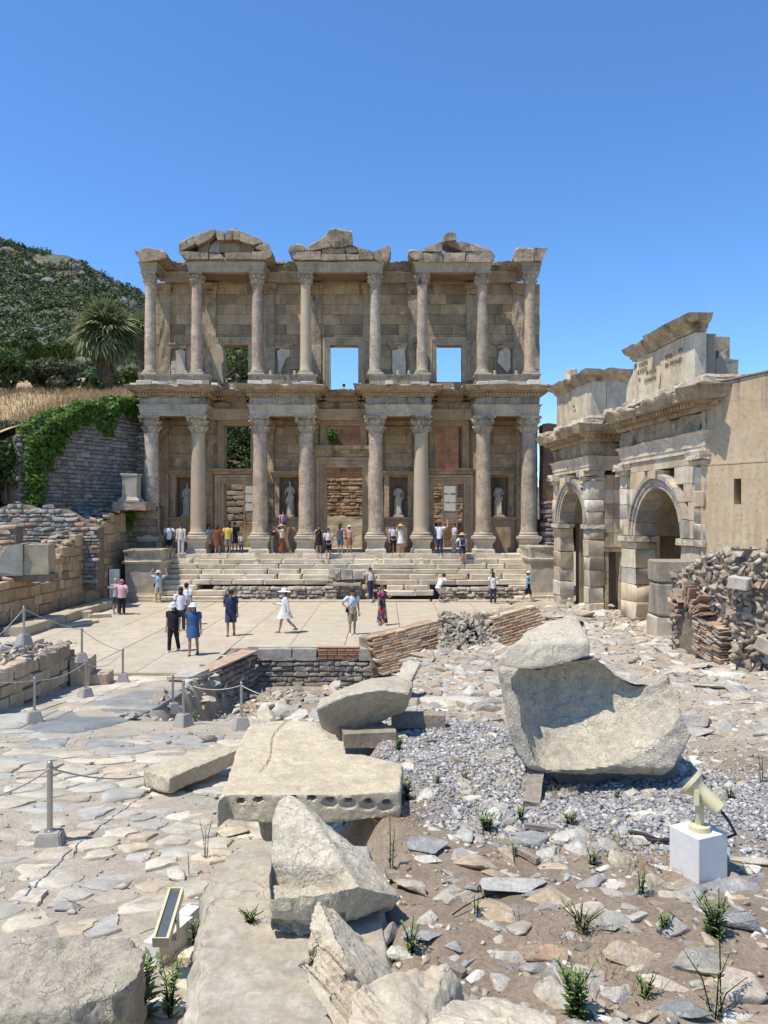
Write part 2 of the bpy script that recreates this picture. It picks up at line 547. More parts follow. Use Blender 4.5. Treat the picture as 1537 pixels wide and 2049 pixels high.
M['concrete'] = stone_mat('concrete', src='rgb', color=(.36, .34, .30), big=.1, grain=.1, stain=.12, warm=.1, tex=3, bump=.3)
M['white_block'] = stone_mat('white_limestone', src='rgb', color=(.66, .635, .59), big=.07, grain=.05, stain=.08, stain_col=(.4, .36, .31), warm=.12, warm_col=(.6, .5, .42), tex=4, bump=.08, pits=.2)
M['steel'] = plain('brushed_steel', (.42, .40, .37), .38, .85, .08, 30)
M['lamp_cream'] = plain('cream_paint', (.60, .54, .33), .42, 0, .05, 12)
M['black_rubber'] = plain('black_rubber', (.03, .03, .032), .6, 0, .2, 20)
M['glass_dark'] = plain('lamp_glass', (.10, .11, .12), .12, 0, .1, 9, spec=.6)
M['rope'] = plain('rope', (.44, .41, .36), .9, 0, .25, 60, bump=.4)
M['timber'] = stone_mat('weathered_timber', src='rgb', color=(.30, .255, .20), big=.2, grain=.25, stain=.3, warm=.3, tex=3, bump=.6)
M['white_panel'] = plain('white_panel', (.68, .68, .66), .5, 0, .04, 3)
M['black_metal'] = plain('black_metal', (.035, .035, .038), .5, .3, .1, 8)
M['red'] = plain('red_plastic', (.38, .02, .03), .4, 0, .15, 15)
M['dirt'] = None
# --- terrain
_dlY = [-6, 2, 3, 7, 14, 17, 20.5, 22, 4000]
_dlD = [1.7, 2.25, 2.42, 2.95, 3.85, 4.08, 4.24, 4.3, 4.3]
_drY = [-6, 2.5, 4.5, 6.2, 10, 14, 25, 31, 36, 40, 4000]
_drD = [1.9, 2.04, 2.13, 2.22, 2.50, 2.84, 3.62, 3.78, 4.0, 4.3, 4.3]
_xbY = [-6, 3, 5, 6.4, 8, 14, 18, 24, 25, 37, 4000]
_xbX = [-.1, -.1, -.1, -.35, -.35, .2, .25, .1, .0, 6.0, 6.0]
def Hbase(x, y):
 x = np.asarray(x, float); y = np.asarray(y, float)
 zl = EZ - np.interp(y, _dlY, _dlD)
 zr = EZ - np.interp(y, _drY, _drD)
 xb = np.interp(y, _xbY, _xbX)
 w = np.interp(y, [3, 8, 14, 26, 60], [.16, .35, .5, 1.6, 1.6])
 t = sstep(xb - w * .4, xb + w, x)
 z = zl * (1 - t) + zr * t
 dline = (x - (-.3 + (y - 25) * .5)) * .894
 z = z + .25 * np.exp(-((dline - 3.0) / 1.1) ** 2) * sstep(24.5, 26, y) * (1 - sstep(28.5, 31, y))
 z = z - 1.0 * np.exp(-((y - 23.2) / 2.6) ** 2) * sstep(-1, 0, x) * (1 - sstep(4.6, 6.0, x))
 z = z + .35 * np.exp(-((x - 6.6) / 1.6) ** 2 - ((y - 26.5) / 3.5) ** 2)
 pit = sstep(-4.9, -4.3, x) * (1 - sstep(-.5, .5, x)) * sstep(14.6, 18.0, y) * (1 - sstep(24.5, 24.6, y))
 z = z * (1 - pit) + (-1.15) * pit
 return z
def H(x, y):
 """ground height at world x, y"""
 x = np.asarray(x, float); y = np.asarray(y, float)
 z = Hbase(x, y)
 p = np.stack([x, y, np.zeros_like(x)], -1)
 xb = np.interp(y, _xbY, _xbX)
 right = sstep(xb - .2, xb + .4, x)
 pz = (y > 20.4) & (x > -14) & (y < 60) & (right < .5)
 amp = np.where(pz, .0, .018 + .035 * right + .05 * right * sstep(8, 16, y))
 z = z + amp * fbm(p, 4, 1.1, 2) + amp * .35 * fbm(p, 3, 7, 5)
 return z
def gp(px, py, dz=0.0):
 """the ground point seen at photo pixel (px, py)"""
 k = (px - CX) / FPX; q = (py - HY) / FPX
 lo, hi = 1.0, 60.0
 Y = 1.5
 while Y < 60:
  if EZ - q * Y <= float(H(k * Y, Y)) + dz: break
  lo = Y; Y *= 1.02
 hi = Y
 for _ in range(14):
  mid = (lo + hi) / 2
  if EZ - q * mid <= float(H(k * mid, mid)) + dz: hi = mid
  else: lo = mid
 return Vector((k * hi, hi, EZ - q * hi))
def gx(x, y): return float(H(x, y))
def axis_lines(a, b, fine0, fine1, d, grow):
 xs = list(np.arange(fine0, fine1 + d / 2, d))
 s, x = d, xs[-1]
 while x < b:
  s *= grow; x += s; xs.append(x)
 s, x = d, fine0
 pre = []
 while x > a:
  s *= grow; x -= s; pre.append(x)
 return np.array(pre[::-1] + xs)
gxs = axis_lines(-3000, 3000, -3.2, 4.6, .055, 1.055)
gys = axis_lines(-40, 6000, 2.2, 9.0, .055, 1.03)
GX, GY = np.meshgrid(gxs, gys)
GZ = H(GX, GY)
GV = np.stack([GX, GY, GZ], -1).reshape(-1, 3)
nx, ny = len(gxs), len(gys)
ii = (np.arange(ny - 1)[:, None] * nx + np.arange(nx - 1)[None, :]).ravel()
GF = np.stack([ii, ii + 1, ii + nx + 1, ii + nx], -1)
def ground_col(x, y):
 p = np.stack([x, y, np.zeros_like(x)], -1)
 n = fbm(p, 4, .7, 9)
 xb = np.interp(y, _xbY, _xbX)
 rt = sstep(xb - .1, xb + .25, x)[..., None]
 c_l = np.array([.38, .33, .26]); c_soil = np.array([.25, .195, .14]); c_pale = np.array([.38, .32, .24]); c_grav = np.array([.25, .235, .215])
 fr = sstep(5.2, 9.5, y + n * .9)[..., None]
 cr = c_soil * (1 - fr) + c_pale * fr
 g = (np.exp(-(((x - .9) / 1.0) ** 2) - ((y - 7.4) / 1.9) ** 2) + np.exp(-(((x - 2.4) / 1.3) ** 2) - ((y - 5.9) / .9) ** 2))
 g = sstep(.25, .6, g + n * .12)[..., None]
 cr = cr * (1 - g) + c_grav * g
 pit = (sstep(-4.9, -4.3, x) * (1 - sstep(.2, 1, x)) * sstep(14.6, 17, y) * (1 - sstep(24.5, 25, y)))[..., None]
 c = c_l * (1 - rt) + cr * rt
 return c * (1 - pit) + np.array([.3, .25, .18]) * pit
m, nt, bs = base_mat('dry_earth')
pos = world_pos(nt, rnd=False)
at = nt.nodes.new('ShaderNodeAttribute'); at.attribute_name = 'col'
c = at.outputs['Color']
na = nd(nt, 'ShaderNodeTexNoise', Vector=pos, Scale=2.2, Detail=8.0, Roughness=.68).outputs['Fac']
nb = nd(nt, 'ShaderNodeTexNoise', Vector=pos, Scale=40.0, Detail=5.0, Roughness=.7).outputs['Fac']
c = mixc(nt, 'MULTIPLY', 1.0, c, grey(nt, remap(nt, na, .3, .7, .72, 1.3)))
c = mixc(nt, 'MULTIPLY', 1.0, c, grey(nt, remap(nt, nb, .3, .7, .7, 1.3)))
vor = nd(nt, 'ShaderNodeTexVoronoi', Vector=pos, Scale=48.0, Randomness=1.0)
vsel = math_n(nt, 'MULTIPLY', remap(nt, vor.outputs['Distance'], .22, .3, 1, 0), remap(nt, na, .47, .6, 0, 1))
vsp = nt.nodes.new('ShaderNodeSeparateColor'); nt.links.new(vor.outputs['Color'], vsp.inputs[0])
c = mixc(nt, 'MIX', math_n(nt, 'MULTIPLY', vsel, .8), c, mixc(nt, 'MIX', vsp.outputs[0], (.50, .47, .42), (.27, .25, .23)))
hg = math_n(nt, 'ADD', math_n(nt, 'ADD', math_n(nt, 'MULTIPLY', nb, .5), na), math_n(nt, 'MULTIPLY', vsel, .35))
bp = nd(nt, 'ShaderNodeBump', Strength=.8, Distance=.02, Height=hg)
nt.links.new(c, bs.inputs['Base Color']); nt.links.new(bp.outputs[0], bs.inputs['Normal'])
bs.inputs['Roughness'].default_value = .95; bs.inputs['Specular IOR Level'].default_value = .15
M['dirt'] = m
ground = new_obj('ground', mesh_np('ground', GV, GF, M['dirt'], ground_col(GV[:, 0], GV[:, 1]), smooth=180))
tag(ground, kind='structure')
# --- piece batches
def block_proto(name, seed, jit=.06, bev=.06, amp=.02):
 """a rough block in a unit cube, about 44 triangles"""
 r = random.Random(seed)
 bm = bmesh.new()
 bmesh.ops.create_cube(bm, size=1.0)
 for v in bm.verts:
  v.co += Vector((r.uniform(-jit, jit), r.uniform(-jit, jit), r.uniform(-jit, jit)))
 bmesh.ops.bevel(bm, geom=list(bm.edges), offset=bev, segments=1, affect='EDGES', profile=.6)
 for v in bm.verts:
  v.co += Vector((r.uniform(-amp, amp), r.uniform(-amp, amp), r.uniform(-amp, amp)))
 bmesh.ops.triangulate(bm, faces=bm.faces)
 me = bpy.data.meshes.new(name); bm.to_mesh(me); bm.free()
 return me
def rock_data(seed, npts=14, flat=.6, sub=0, amp=.06):
 r = random.Random(seed)
 pts = []
 for i in range(npts):
  v = Vector((r.gauss(0, 1), r.gauss(0, 1), r.gauss(0, 1))).normalized() * r.uniform(.82, 1.08)
  pts.append((v.x * .5, v.y * .5, v.z * .5))
 bm = bmesh.new()
 vs = [bm.verts.new(p) for p in pts]
 res = bmesh.ops.convex_hull(bm, input=vs)
 bmesh.ops.delete(bm, geom=[g for g in res['geom_interior'] if isinstance(g, bmesh.types.BMVert)], context='VERTS')
 if sub:
  bmesh.ops.bevel(bm, geom=list(bm.edges), offset=.035, segments=1, affect='EDGES')
  bmesh.ops.triangulate(bm, faces=bm.faces)
  for _ in range(sub):
   es = [e for e in bm.edges if e.calc_length() > .13]
   bmesh.ops.subdivide_edges(bm, edges=es, cuts=1)
   bmesh.ops.triangulate(bm, faces=bm.faces)
  bm.normal_update()
  co = np.array([v.co for v in bm.verts]); no = np.array([v.normal for v in bm.verts])
  d = fbm(co, 4, 2.3, seed * .37) * amp + fbm(co, 3, 9, seed) * amp * .3
  for v, dd in zip(list(bm.verts), d): v.co = v.co + v.normal * float(dd)
 bmesh.ops.recalc_face_normals(bm, faces=bm.faces)
 return bm
def rock_mesh(name, seed, sub=2, npts=14, amp=.06, mat='rock', smooth=38):
 bm = rock_data(seed, npts, .6, sub, amp)
 me = bpy.data.meshes.new(name); bm.to_mesh(me); bm.free()
 me.materials.append(M[mat])
 shade(me, smooth)
 return me
def flat_arrays(me):
 me.calc_loop_triangles()
 V = np.empty(len(me.vertices) * 3, dtype=np.float32); me.vertices.foreach_get('co', V)
 T = np.empty(len(me.loop_triangles) * 3, dtype=np.int32); me.loop_triangles.foreach_get('vertices', T)
 return V.reshape(-1, 3), T.reshape(-1, 3)
BLOCKS = {}
def blocks_for(matname, kind='rough', n=5):
 key = (matname, kind)
 if key not in BLOCKS:
  jit, bev, amp = {'rough': (.10, .12, .035), 'ashlar': (.008, .02, .006), 'worn': (.03, .06, .018), 'brick': (.03, .05, .02), 'chip': (.02, .035, .028), 'chunk': (0, 0, 0)}[kind]
  L = []
  for i in range(n):
   if kind == 'chunk':
    bm = rock_data(300 + i, 9, sub=0)
    me = bpy.data.meshes.new('stone_chunk'); bm.to_mesh(me); bm.free()
    me.materials.append(M[matname]); L.append(me)
    continue
   me = block_proto(kind + '_block', 100 + i * 7 + len(BLOCKS), jit, bev, amp)
   me.materials.append(M[matname])
   if kind in ('rough', 'chip'): shade(me, 45)
   L.append(me)
  BLOCKS[key] = L
 return BLOCKS[key]
class Batch:
 def __init__(s): s.items = []
 def add(s, me, mat4, col, size): s.items.append((me, mat4, col, size))
 def finish(s, parent, name, attr_mat, limit=300, stuff_name=None, jitter_col=True):
  s.items.sort(key=lambda t: -t[3])
  for me, m4, col, _ in s.items[:limit]:
   o = new_obj(name, me, parent, m4)
   o.color = (*col, 1)
  rest = s.items[limit:]
  if rest:
   joined(stuff_name or name, [(me, m4, col) for me, m4, col, _ in rest], M[attr_mat], parent)
def joined(name, items, mat, parent=None, smooth=None):
 cache = {}
 Vs, Ts, Cs, n = [], [], [], 0
 for me, m4, col in items:
  if me.name not in cache: cache[me.name] = flat_arrays(me)
  V, T = cache[me.name]
  A = np.array(m4)
  W = V @ A[:3, :3].T + A[:3, 3]
  Vs.append(W); Ts.append(T + n); n += len(V)
  Cs.append(np.tile(np.array(col, dtype=np.float32), (len(V), 1)))
 me = mesh_np(name, np.concatenate(Vs), np.concatenate(Ts), mat, np.concatenate(Cs), smooth)
 o = new_obj(name, me, parent)
 o['kind'] = 'stuff'
 return o
def TRS(loc, rot=(0, 0, 0), scale=(1, 1, 1)):
 return Matrix.Translation(loc) @ Euler(rot).to_matrix().to_4x4() @ Matrix.Diagonal((*scale, 1))
def frame_m(o, u, n):
 """matrix with x = u (along a wall), y = -n (into the wall), z up"""
 u = Vector(u).normalized(); n = Vector(n).normalized()
 y = -n
 m = Matrix.Identity(4)
 for i in range(3):
  m[i][0] = u[i]; m[i][1] = y[i]; m[i][2] = (0, 0, 1)[i]; m[i][3] = o[i]
 return m
def vary(col, a=.13, b=.018):
 k = 1 + random.uniform(-a, a)
 return tuple(max(.01, c_ * k * (1 + random.uniform(-b, b))) for c_ in col)
def wall_stones(parent, Mw, W, top, base, size, cols, mat='rubble', name='stone', limit=300, depth=.22, openings=(), aspect=1.7, gap=.015, kind='rough', seed=0, course=False, proud=.05, tilt=.06, core='mortar', thick=.5, core_back=.05, cap=True, col_fn=None):
 """a wall of individual stones on local plane y=0 (x along, z up); top(u), base(u) give its profile"""
 r = random.Random(seed)
 st = random.getstate(); random.seed(seed + 5)
 bl = blocks_for(mat, kind)
 bt = Batch()
 tops = [top(u) for u in np.linspace(0, W, 60)]
 zmax, zmin = max(tops), min(base(u) for u in np.linspace(0, W, 20))
 z = zmin
 while z < zmax:
  h = size * (r.uniform(.7, 1.35) if not course else r.uniform(.95, 1.05))
  u = -r.uniform(0, size * aspect)
  while u < W:
   w = size * aspect * r.uniform(.55, 1.6)
   uc = u + w / 2; zc = z + h / 2
   if 0 <= uc <= W and zc + h * .1 < top(uc) and zc > base(uc) - h * .5 and not any(a < uc < b and c_ < zc < d for a, b, c_, d in openings):
    hh = h * (1 if course else r.uniform(.8, 1.12) if kind != 'chunk' else r.uniform(.7, 1.5))
    dy = r.uniform(-proud, proud * .3)
    col = cols[r.randrange(len(cols))] if col_fn is None else col_fn(uc, zc, r)
    m4 = Mw @ TRS((uc, depth / 2 + dy, zc + r.uniform(-.1, .1) * h * (not course)), (r.uniform(-tilt, tilt), r.uniform(-tilt, tilt), r.uniform(-tilt, tilt)), (w - gap, depth, hh - gap) if kind != 'chunk' else (w * 1.5, depth * 1.2, hh * 1.5))
    bt.add(bl[r.randrange(len(bl))], m4, vary(col), w * hh)
   u += w
  z += h
 bt.finish(parent, name, mat + '_a', limit)
 random.setstate(st)
 n = max(8, int(W / .5))
 us = np.linspace(0, W, n)
 b = B()
 poly = [(u, base(u) - .3) for u in us] + [(u, top(u) - size * .35 + .04 * math.sin(u * 9)) for u in us[::-1]]
 for i in range(n - 1):
  q = [poly[i], poly[i + 1], poly[2 * n - 2 - i], poly[2 * n - 1 - i]]
  if any(a < (us[i] + us[i + 1]) / 2 < bb for a, bb, c_, d in openings):
   for a, bb, c_, d in openings:
    if a < (us[i] + us[i + 1]) / 2 < bb:
     b.prism([q[0], q[1], (q[1][0], c_), (q[0][0], c_)], core_back, thick, 'y', Mw)
     b.prism([(q[0][0], d), (q[1][0], d), q[2], q[3]], core_back, thick, 'y', Mw)
   continue
  b.prism(q, core_back, thick, 'y', Mw)
 return b.build('wall_core', M[core], parent)
GREYS = [(.30, .28, .25), (.36, .335, .29), (.24, .23, .215), (.42, .385, .33), (.33, .27, .2), (.20, .195, .19), (.38, .33, .26)]
# --- plaza
plaza = new_obj('plaza', B().box(-14.2, 6.2, 24.72, 38.4, -.30, -.06).box(-14.2, -4.75, 20.75, 24.718, -.30, -.06).mesh('plaza', M['mortar_light']))
tag(plaza, kind='structure')
M['plaza'] = stone_mat('plaza_cement', tint=(1.03, 1.0, .91), big=.15, grain=.12, stain=.5, stain_col=(.33, .28, .21), stain_scale=.8, warm=.3, warm_col=(.46, .38, .27), tex=1.2, bump=.3, crack=.35)
ex = [-14.1, -11.9, -10.1, -8.35, -6.75, -4.95, -3.1, -1.3, .6, 2.4, 4.2, 6.1]
for i in range(len(ex) - 1):
 y = 20.8 if ex[i + 1] < -4.9 else 24.75
 while y < 38.3:
  y2 = min(38.35, y + random.uniform(5, 9))
  if 38.35 - y2 < 2: y2 = 38.35
  g = .011
  tz = random.uniform(-.006, .004)
  b = B().box(ex[i] + g, ex[i + 1] - g, y + g * .3, y2 - g * .3, -.10, tz)
  o = b.build('paving_slab', M['plaza'], plaza, col=vary((.455, .41, .335), .035, .012))
  y = y2
b = B().box(-8.2, -4.9, 20.62, 20.79, -.14, .035)
rough(me := b.mesh('kerb_strip', M['marble_step']), .012, 2, 3, 4)
o = new_obj('kerb_strip', me, plaza); o.color = (.42, .38, .3, 1)
# --- street of irregular marble slabs
street = new_obj('street', B().box(-8.1, -5.2, 20.1, 20.6, -.25, -.05).mesh('street', M['mortar_light']))
tag(street, kind='structure')
def clip(poly, a, b_, c_):
 """keep a*x+b*y<=c"""
 out = []
 for i in range(len(poly)):
  p, q = poly[i], poly[(i + 1) % len(poly)]
  dp = a * p[0] + b_ * p[1] - c_; dq = a * q[0] + b_ * q[1] - c_
  if dp <= 0: out.append(p)
  if (dp < 0) != (dq < 0) and dp != dq:
   t = dp / (dp - dq)
   out.append((p[0] + (q[0] - p[0]) * t, p[1] + (q[1] - p[1]) * t))
 return out
def voronoi_cells(sites, rad):
 S = np.array(sites)
 cells = []
 for i, (x, y) in enumerate(sites):
  r_ = rad(x, y)
  poly = [(x + r_ * math.cos(k * math.pi / 4), y + r_ * math.sin(k * math.pi / 4)) for k in range(8)]
  d2 = ((S - S[i]) ** 2).sum(1)
  for j in np.argsort(d2)[1:18]:
   if d2[j] > (2.2 * r_) ** 2: break
   mx, my = (S[i] + S[j]) / 2; dx, dy = S[j] - S[i]
   poly = clip(poly, dx, dy, dx * mx + dy * my)
   if len(poly) < 3: break
  cells.append(poly)
 return cells
def slab_mesh(name, poly, zf, h, mat, jit, rseed, slope=.02, inset=.05, sunk=.05):
 """flagstone with a broken outline; zf(x,y) ground height, top stands h above it"""
 r = random.Random(rseed)
 cx = sum(p[0] for p in poly) / len(poly); cy = sum(p[1] for p in poly) / len(poly)
 ring = []
 n = len(poly)
 for i in range(n):
  p, q = poly[i], poly[(i + 1) % n]
  L = math.hypot(q[0] - p[0], q[1] - p[1])
  k = max(1, min(5, int(L / .06)))
  for j in range(k):
   t = j / k
   x = p[0] + (q[0] - p[0]) * t; y = p[1] + (q[1] - p[1]) * t
   if j or True:
    x += r.uniform(-jit, jit); y += r.uniform(-jit, jit)
   ring.append((x, y))
 sx, sy = r.uniform(-slope, slope), r.uniform(-slope, slope)
 zc = zf(cx, cy)
 gx_ = (zf(cx + .1, cy) - zf(cx - .1, cy)) / .2; gy_ = (zf(cx, cy + .1) - zf(cx, cy - .1)) / .2
 def zt(x, y, d): return zc + (gx_ + sx) * (x - cx) + (gy_ + sy) * (y - cy) + h + d
 m = len(ring)
 V = [(x, y, zt(x, y, -h - sunk)) for x, y in ring]
 V += [(x, y, zt(x, y, -.35 * h - .004 + r.uniform(-.004, .002))) for x, y in ring]
 V += [(cx + (x - cx) * (1 - inset), cy + (y - cy) * (1 - inset), zt(x, y, r.uniform(-.005, .004))) for x, y in ring]
 V += [(cx + (x - cx) * .5, cy + (y - cy) * .5, zt(x, y, r.uniform(-.003, .007))) for x, y in ring]
 V.append((cx, cy, zt(cx, cy, r.uniform(-.003, .006))))
 F = []
 for j in range(3):
  for i in range(m):
   k = (i + 1) % m
   F.append((j * m + i, j * m + k, (j + 1) * m + k, (j + 1) * m + i))
 for i in range(m): F.append((3 * m + i, 3 * m + (i + 1) % m, 4 * m))
 return make_mesh(name, V, F, mat, 50)
BLUE = (.27, .285, .30)
def chaikin(poly, q=.13):
 out = []
 for i in range(len(poly)):
  p, r = poly[i], poly[(i + 1) % len(poly)]
  out += [(p[0] + (r[0] - p[0]) * q, p[1] + (r[1] - p[1]) * q), (p[0] + (r[0] - p[0]) * (1 - q), p[1] + (r[1] - p[1]) * (1 - q))]
 return out
def street_sites():
 r = random.Random(5)
 sites = []
 tries = 0
 while tries < 30000 and len(sites) < 420:
  tries += 1
  Y = 2.6 * math.exp(r.random() * math.log(20.5 / 2.6))
  X = r.uniform(-9, .3)
  if abs(X / Y) > .53: continue
  xb = float(np.interp(Y, _xbY, _xbX))
  if X > xb - .18 or (Y < 5.2 and X > -1.15): continue
  if Y > 11.8 and X < -7.6: continue
  if Y > 13.6 and X > -5.3: continue
  if Y > 12.6 and X > -3.2: continue
  sp = .20 if Y < 5 else (.28 if Y < 8 else (.42 if Y < 10.5 else (.7 if Y < 13 else 1.15)))
  n = float(fbm(np.array([X, Y, 0.]), 3, .8, 4))
  if 5.6 < Y < 9.2 and X < -2.35 - .25 * (Y - 6) + n * .4:
   if r.random() < .93: continue
  if Y > 12 and abs(float(Hbase(X + .5, Y)) - float(Hbase(X - .5, Y))) + abs(float(Hbase(X, Y + .5)) - float(Hbase(X, Y - .5))) > .3: continue
  if all((X - a) ** 2 + (Y - b_) ** 2 > (sp * r.uniform(.75, 1.15)) ** 2 for a, b_ in sites):
   sites.append((X, Y))
 return sites
BIG = [[(40, 1463), (160, 1413), (214, 1419), (300, 1422), (268, 1440), (205, 1457), (140, 1472)], [(172, 1411), (270, 1384), (340, 1382), (366, 1392), (352, 1414), (305, 1420), (222, 1416)], [(58, 1480), (140, 1475), (128, 1496), (60, 1497)],
  [(172, 1480), (275, 1472), (268, 1494), (176, 1496)], [(292, 1472), (400, 1467), (452, 1471), (446, 1492), (378, 1492), (300, 1488)], [(-60, 1440), (55, 1432), (150, 1397), (182, 1392), (36, 1459), (-60, 1462)]]
def inpoly(x, y, pl):
 c_ = False
 for i in range(len(pl)):
  (x1, y1), (x2, y2) = pl[i], pl[i - 1]
  if (y1 > y) != (y2 > y) and x < (x2 - x1) * (y - y1) / (y2 - y1) + x1: c_ = not c_
 return c_
for k, pl in enumerate(BIG):
 w_ = [gp(a, b_) for a, b_ in pl]
 o = new_obj('paving_stone', slab_mesh('paving_stone', [(p.x, p.y) for p in w_][::-1], lambda x, y: float(Hbase(x, y)), .02, M['paver'], .02, 900 + k, .002, .02), street)
 o.color = (*[(.19, .215, .245), (.23, .25, .27), (.27, .29, .31), (.27, .29, .31), (.31, .325, .335), (.38, .39, .385)][k], 1)
_st = street_sites()
for k, (s_, poly) in enumerate(zip(_st, voronoi_cells(_st, lambda x, y: .26 if y < 5 else (.36 if y < 8 else (.5 if y < 10.5 else (.8 if y < 13 else 1.2)))))):
 if len(poly) < 3: continue
 X, Y = s_
 if Y < 9.5 and random.random() < .05: continue
 if Y > 12 and min(float(Hbase(p[0], p[1])) for p in poly) < float(Hbase(X, Y)) - .16: continue
 sh = random.choice([random.uniform(.66, .85), random.uniform(.82, .97), random.uniform(.9, 1.0)]) if Y < 9 else random.uniform(.93, .985)
 cx = sum(p[0] for p in poly) / len(poly); cy = sum(p[1] for p in poly) / len(poly)
 poly = [(cx + (p[0] - cx) * sh, cy + (p[1] - cy) * sh) for p in poly]
 if Y < 11:
  an = random.uniform(0, 3.14); st_ = random.uniform(.72, 1.0); ca_, sa_ = math.cos(an), math.sin(an)
  q_ = [((p[0] - cx) * ca_ + (p[1] - cy) * sa_, (-(p[0] - cx) * sa_ + (p[1] - cy) * ca_) * st_) for p in poly]
  poly = (chaikin if random.random() < .35 else list)([(cx + a_ * ca_ - b_ * sa_, cy + a_ * sa_ + b_ * ca_) for a_, b_ in q_])
 rr = random.random()
 if any(inpoly(CX + X / Y * FPX, HY + (EZ - float(Hbase(X, Y))) / Y * FPX, pl) for pl in BIG): continue
 if 12.2 < Y < 17.5: col = (.40, .40, .385) if rr < .5 else (.46, .43, .37)
 elif Y > 17.5: col = (.48, .45, .39) if rr < .7 else (.38, .38, .37)
 elif Y > 10.5: col = (.37, .375, .37) if rr < .4 else (.46, .435, .38)
 else: col = [(.48, .455, .40), (.46, .43, .365), (.43, .42, .395), (.37, .375, .37), (.53, .51, .465), (.45, .40, .33), (.45, .435, .39)][k % 7]
 hh = random.uniform(.004, .028) if Y < 9 else random.uniform(.006, .02)
 o = new_obj('paving_stone', slab_mesh('paving_stone', poly, lambda x, y: float(Hbase(x, y)), hh, M['paver'], .021 if Y < 9 else .014, k), street)
 o.color = (*vary(col, .13, .015), 1)
# --- pit walls in front of the plaza
wt = thing('stone_wall', 'low wall of mixed rubble and brick courses closing the sunken pit before the plaza', 'wall', (-2.2, 24.5, -1))
Mw = frame_m((-4.0, 24.42, 0), (1, 0, 0), (0, -1, 0))
DK = [(.22, .20, .175), (.28, .25, .21), (.34, .30, .25), (.18, .17, .16), (.25, .21, .17)]
wall_stones(wt, Mw, 3.9, lambda u: -.30 + .02 * math.sin(u * 7), lambda u: -1.3, .15, DK, seed=3, aspect=1.7, thick=.3, proud=.04, limit=150)
bt = Batch(); bl = blocks_for('brick', 'brick')
for row in range(5):
 u = 1.9
 while u < 3.2:
  w = random.uniform(.22, .36)
  bt.add(bl[row % 5], Mw @ TRS((u + w / 2, .13, -.27 + row * .065), (0, 0, random.uniform(-.03, .03)), (w - .012, .26, .052)), vary((.36, .2, .115)), 1)
  u += w
bt.finish(wt, 'brick', 'brick_a')
for (u0, u1, h0, h1, s_) in ((0, 1.05, -.33, .02, 1), (1.08, 1.85, -.33, .03, 2), (3.22, 3.95, -.33, .03, 3)):
 me = B().box(u0, u1, -.02, .3, h0, h1, Mw).mesh('coping_stone', M['rubble'])
 rough(me, .035, 2.2, s_, 4); shade(me, 40)
 new_obj('coping_stone', me, wt).color = (.36, .34, .30, 1)
me = B().box(1.88, 3.2, .03, .3, .055, .085, Mw).mesh('coping_tile', M['brick']); rough(me, .01, 3, 4, 4)
new_obj('coping_tile', me, wt).color = (.44, .27, .17, 1)
me = B().box(-.4, 3.95, .32, .62, -.1, .05, Mw).mesh('marble_edge', M['marble_step']); rough(me, .02, 2, 8, 5)
new_obj('marble_edge', me, wt).color = (.46, .42, .35, 1)
wt = thing('stone_wall', 'short sloping side wall of the pit capped with thin red tiles', 'wall', (-4.4, 22, -1))
p0, p1 = Vector((-5.05, 19.6, 0)), Vector((-4.0, 24.2, 0))
dv = (p1 - p0)
Mw = frame_m(p0, dv, Vector((dv.y, -dv.x, 0)))
wall_stones(wt, Mw, dv.length, lambda u: -.05, lambda u: -1.3 + (0 if u > 1 else .4), .17, DK, seed=8, thick=.5, limit=120)
me = B().box(1.3, dv.length, -.03, .5, -.02, .03, Mw).box(.1, 1.25, -.05, .52, -.1, .04, Mw).mesh('coping_tile', M['brick']); rough(me, .012, 2, 4, 5)
new_obj('coping_tile', me, wt).color = (.45, .33, .24, 1)
me = B().box(.0, 1.2, -.06, .54, .045, .12, Mw).mesh('coping_slab', M['rubble']); rough(me, .02, 2, 6, 5)
new_obj('coping_slab', me, wt).color = (.45, .41, .34, 1)
# --- the library facade
YC, YW, ZPL = 42.0, 43.6, 2.26
lib = thing('library_facade', 'two storey ruined marble library facade with paired columns and empty windows', 'building', (0, 42, ZPL))
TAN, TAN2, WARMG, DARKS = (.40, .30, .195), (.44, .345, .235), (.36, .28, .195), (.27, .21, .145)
SUNLIT_RIM = (.66, .63, .57)  # near-white colour puts the sunlit rim into the worn crown pieces
def px_block(name, poly, Y0, Y1, mat, col, parent, amp=.05, scale=1.5, seed=0, cuts=3, dy=0.0):
 poly = [(XP(a, Y0), ZP(b, Y0)) for a, b in poly]
 ar = sum(poly[i][0] * poly[(i + 1) % len(poly)][1] - poly[(i + 1) % len(poly)][0] * poly[i][1] for i in range(len(poly)))
 if ar < 0: poly = poly[::-1]
 me = B().prism(poly, Y0 + dy, Y1, 'y').mesh(name, M[mat])
 bm = bmesh.new(); bm.from_mesh(me)
 bmesh.ops.triangulate(bm, faces=[f for f in bm.faces if len(f.verts) > 4])
 bm.to_mesh(me); bm.free()
 rough(me, amp, scale, seed, cuts)
 shade(me, 50)
 o = new_obj(name, me, parent)
 o.color = (*col, 1)
 return o
def part(b, name, mat, col, parent=None, smooth=None, amp=0, scale=2, cuts=0, seed=0):
 me = b.mesh(name, M[mat])
 if amp: rough(me, amp, scale, seed, cuts)
 shade(me, smooth)
 o = new_obj(name, me, parent or lib)
 o.color = (*col, 1)
 return o
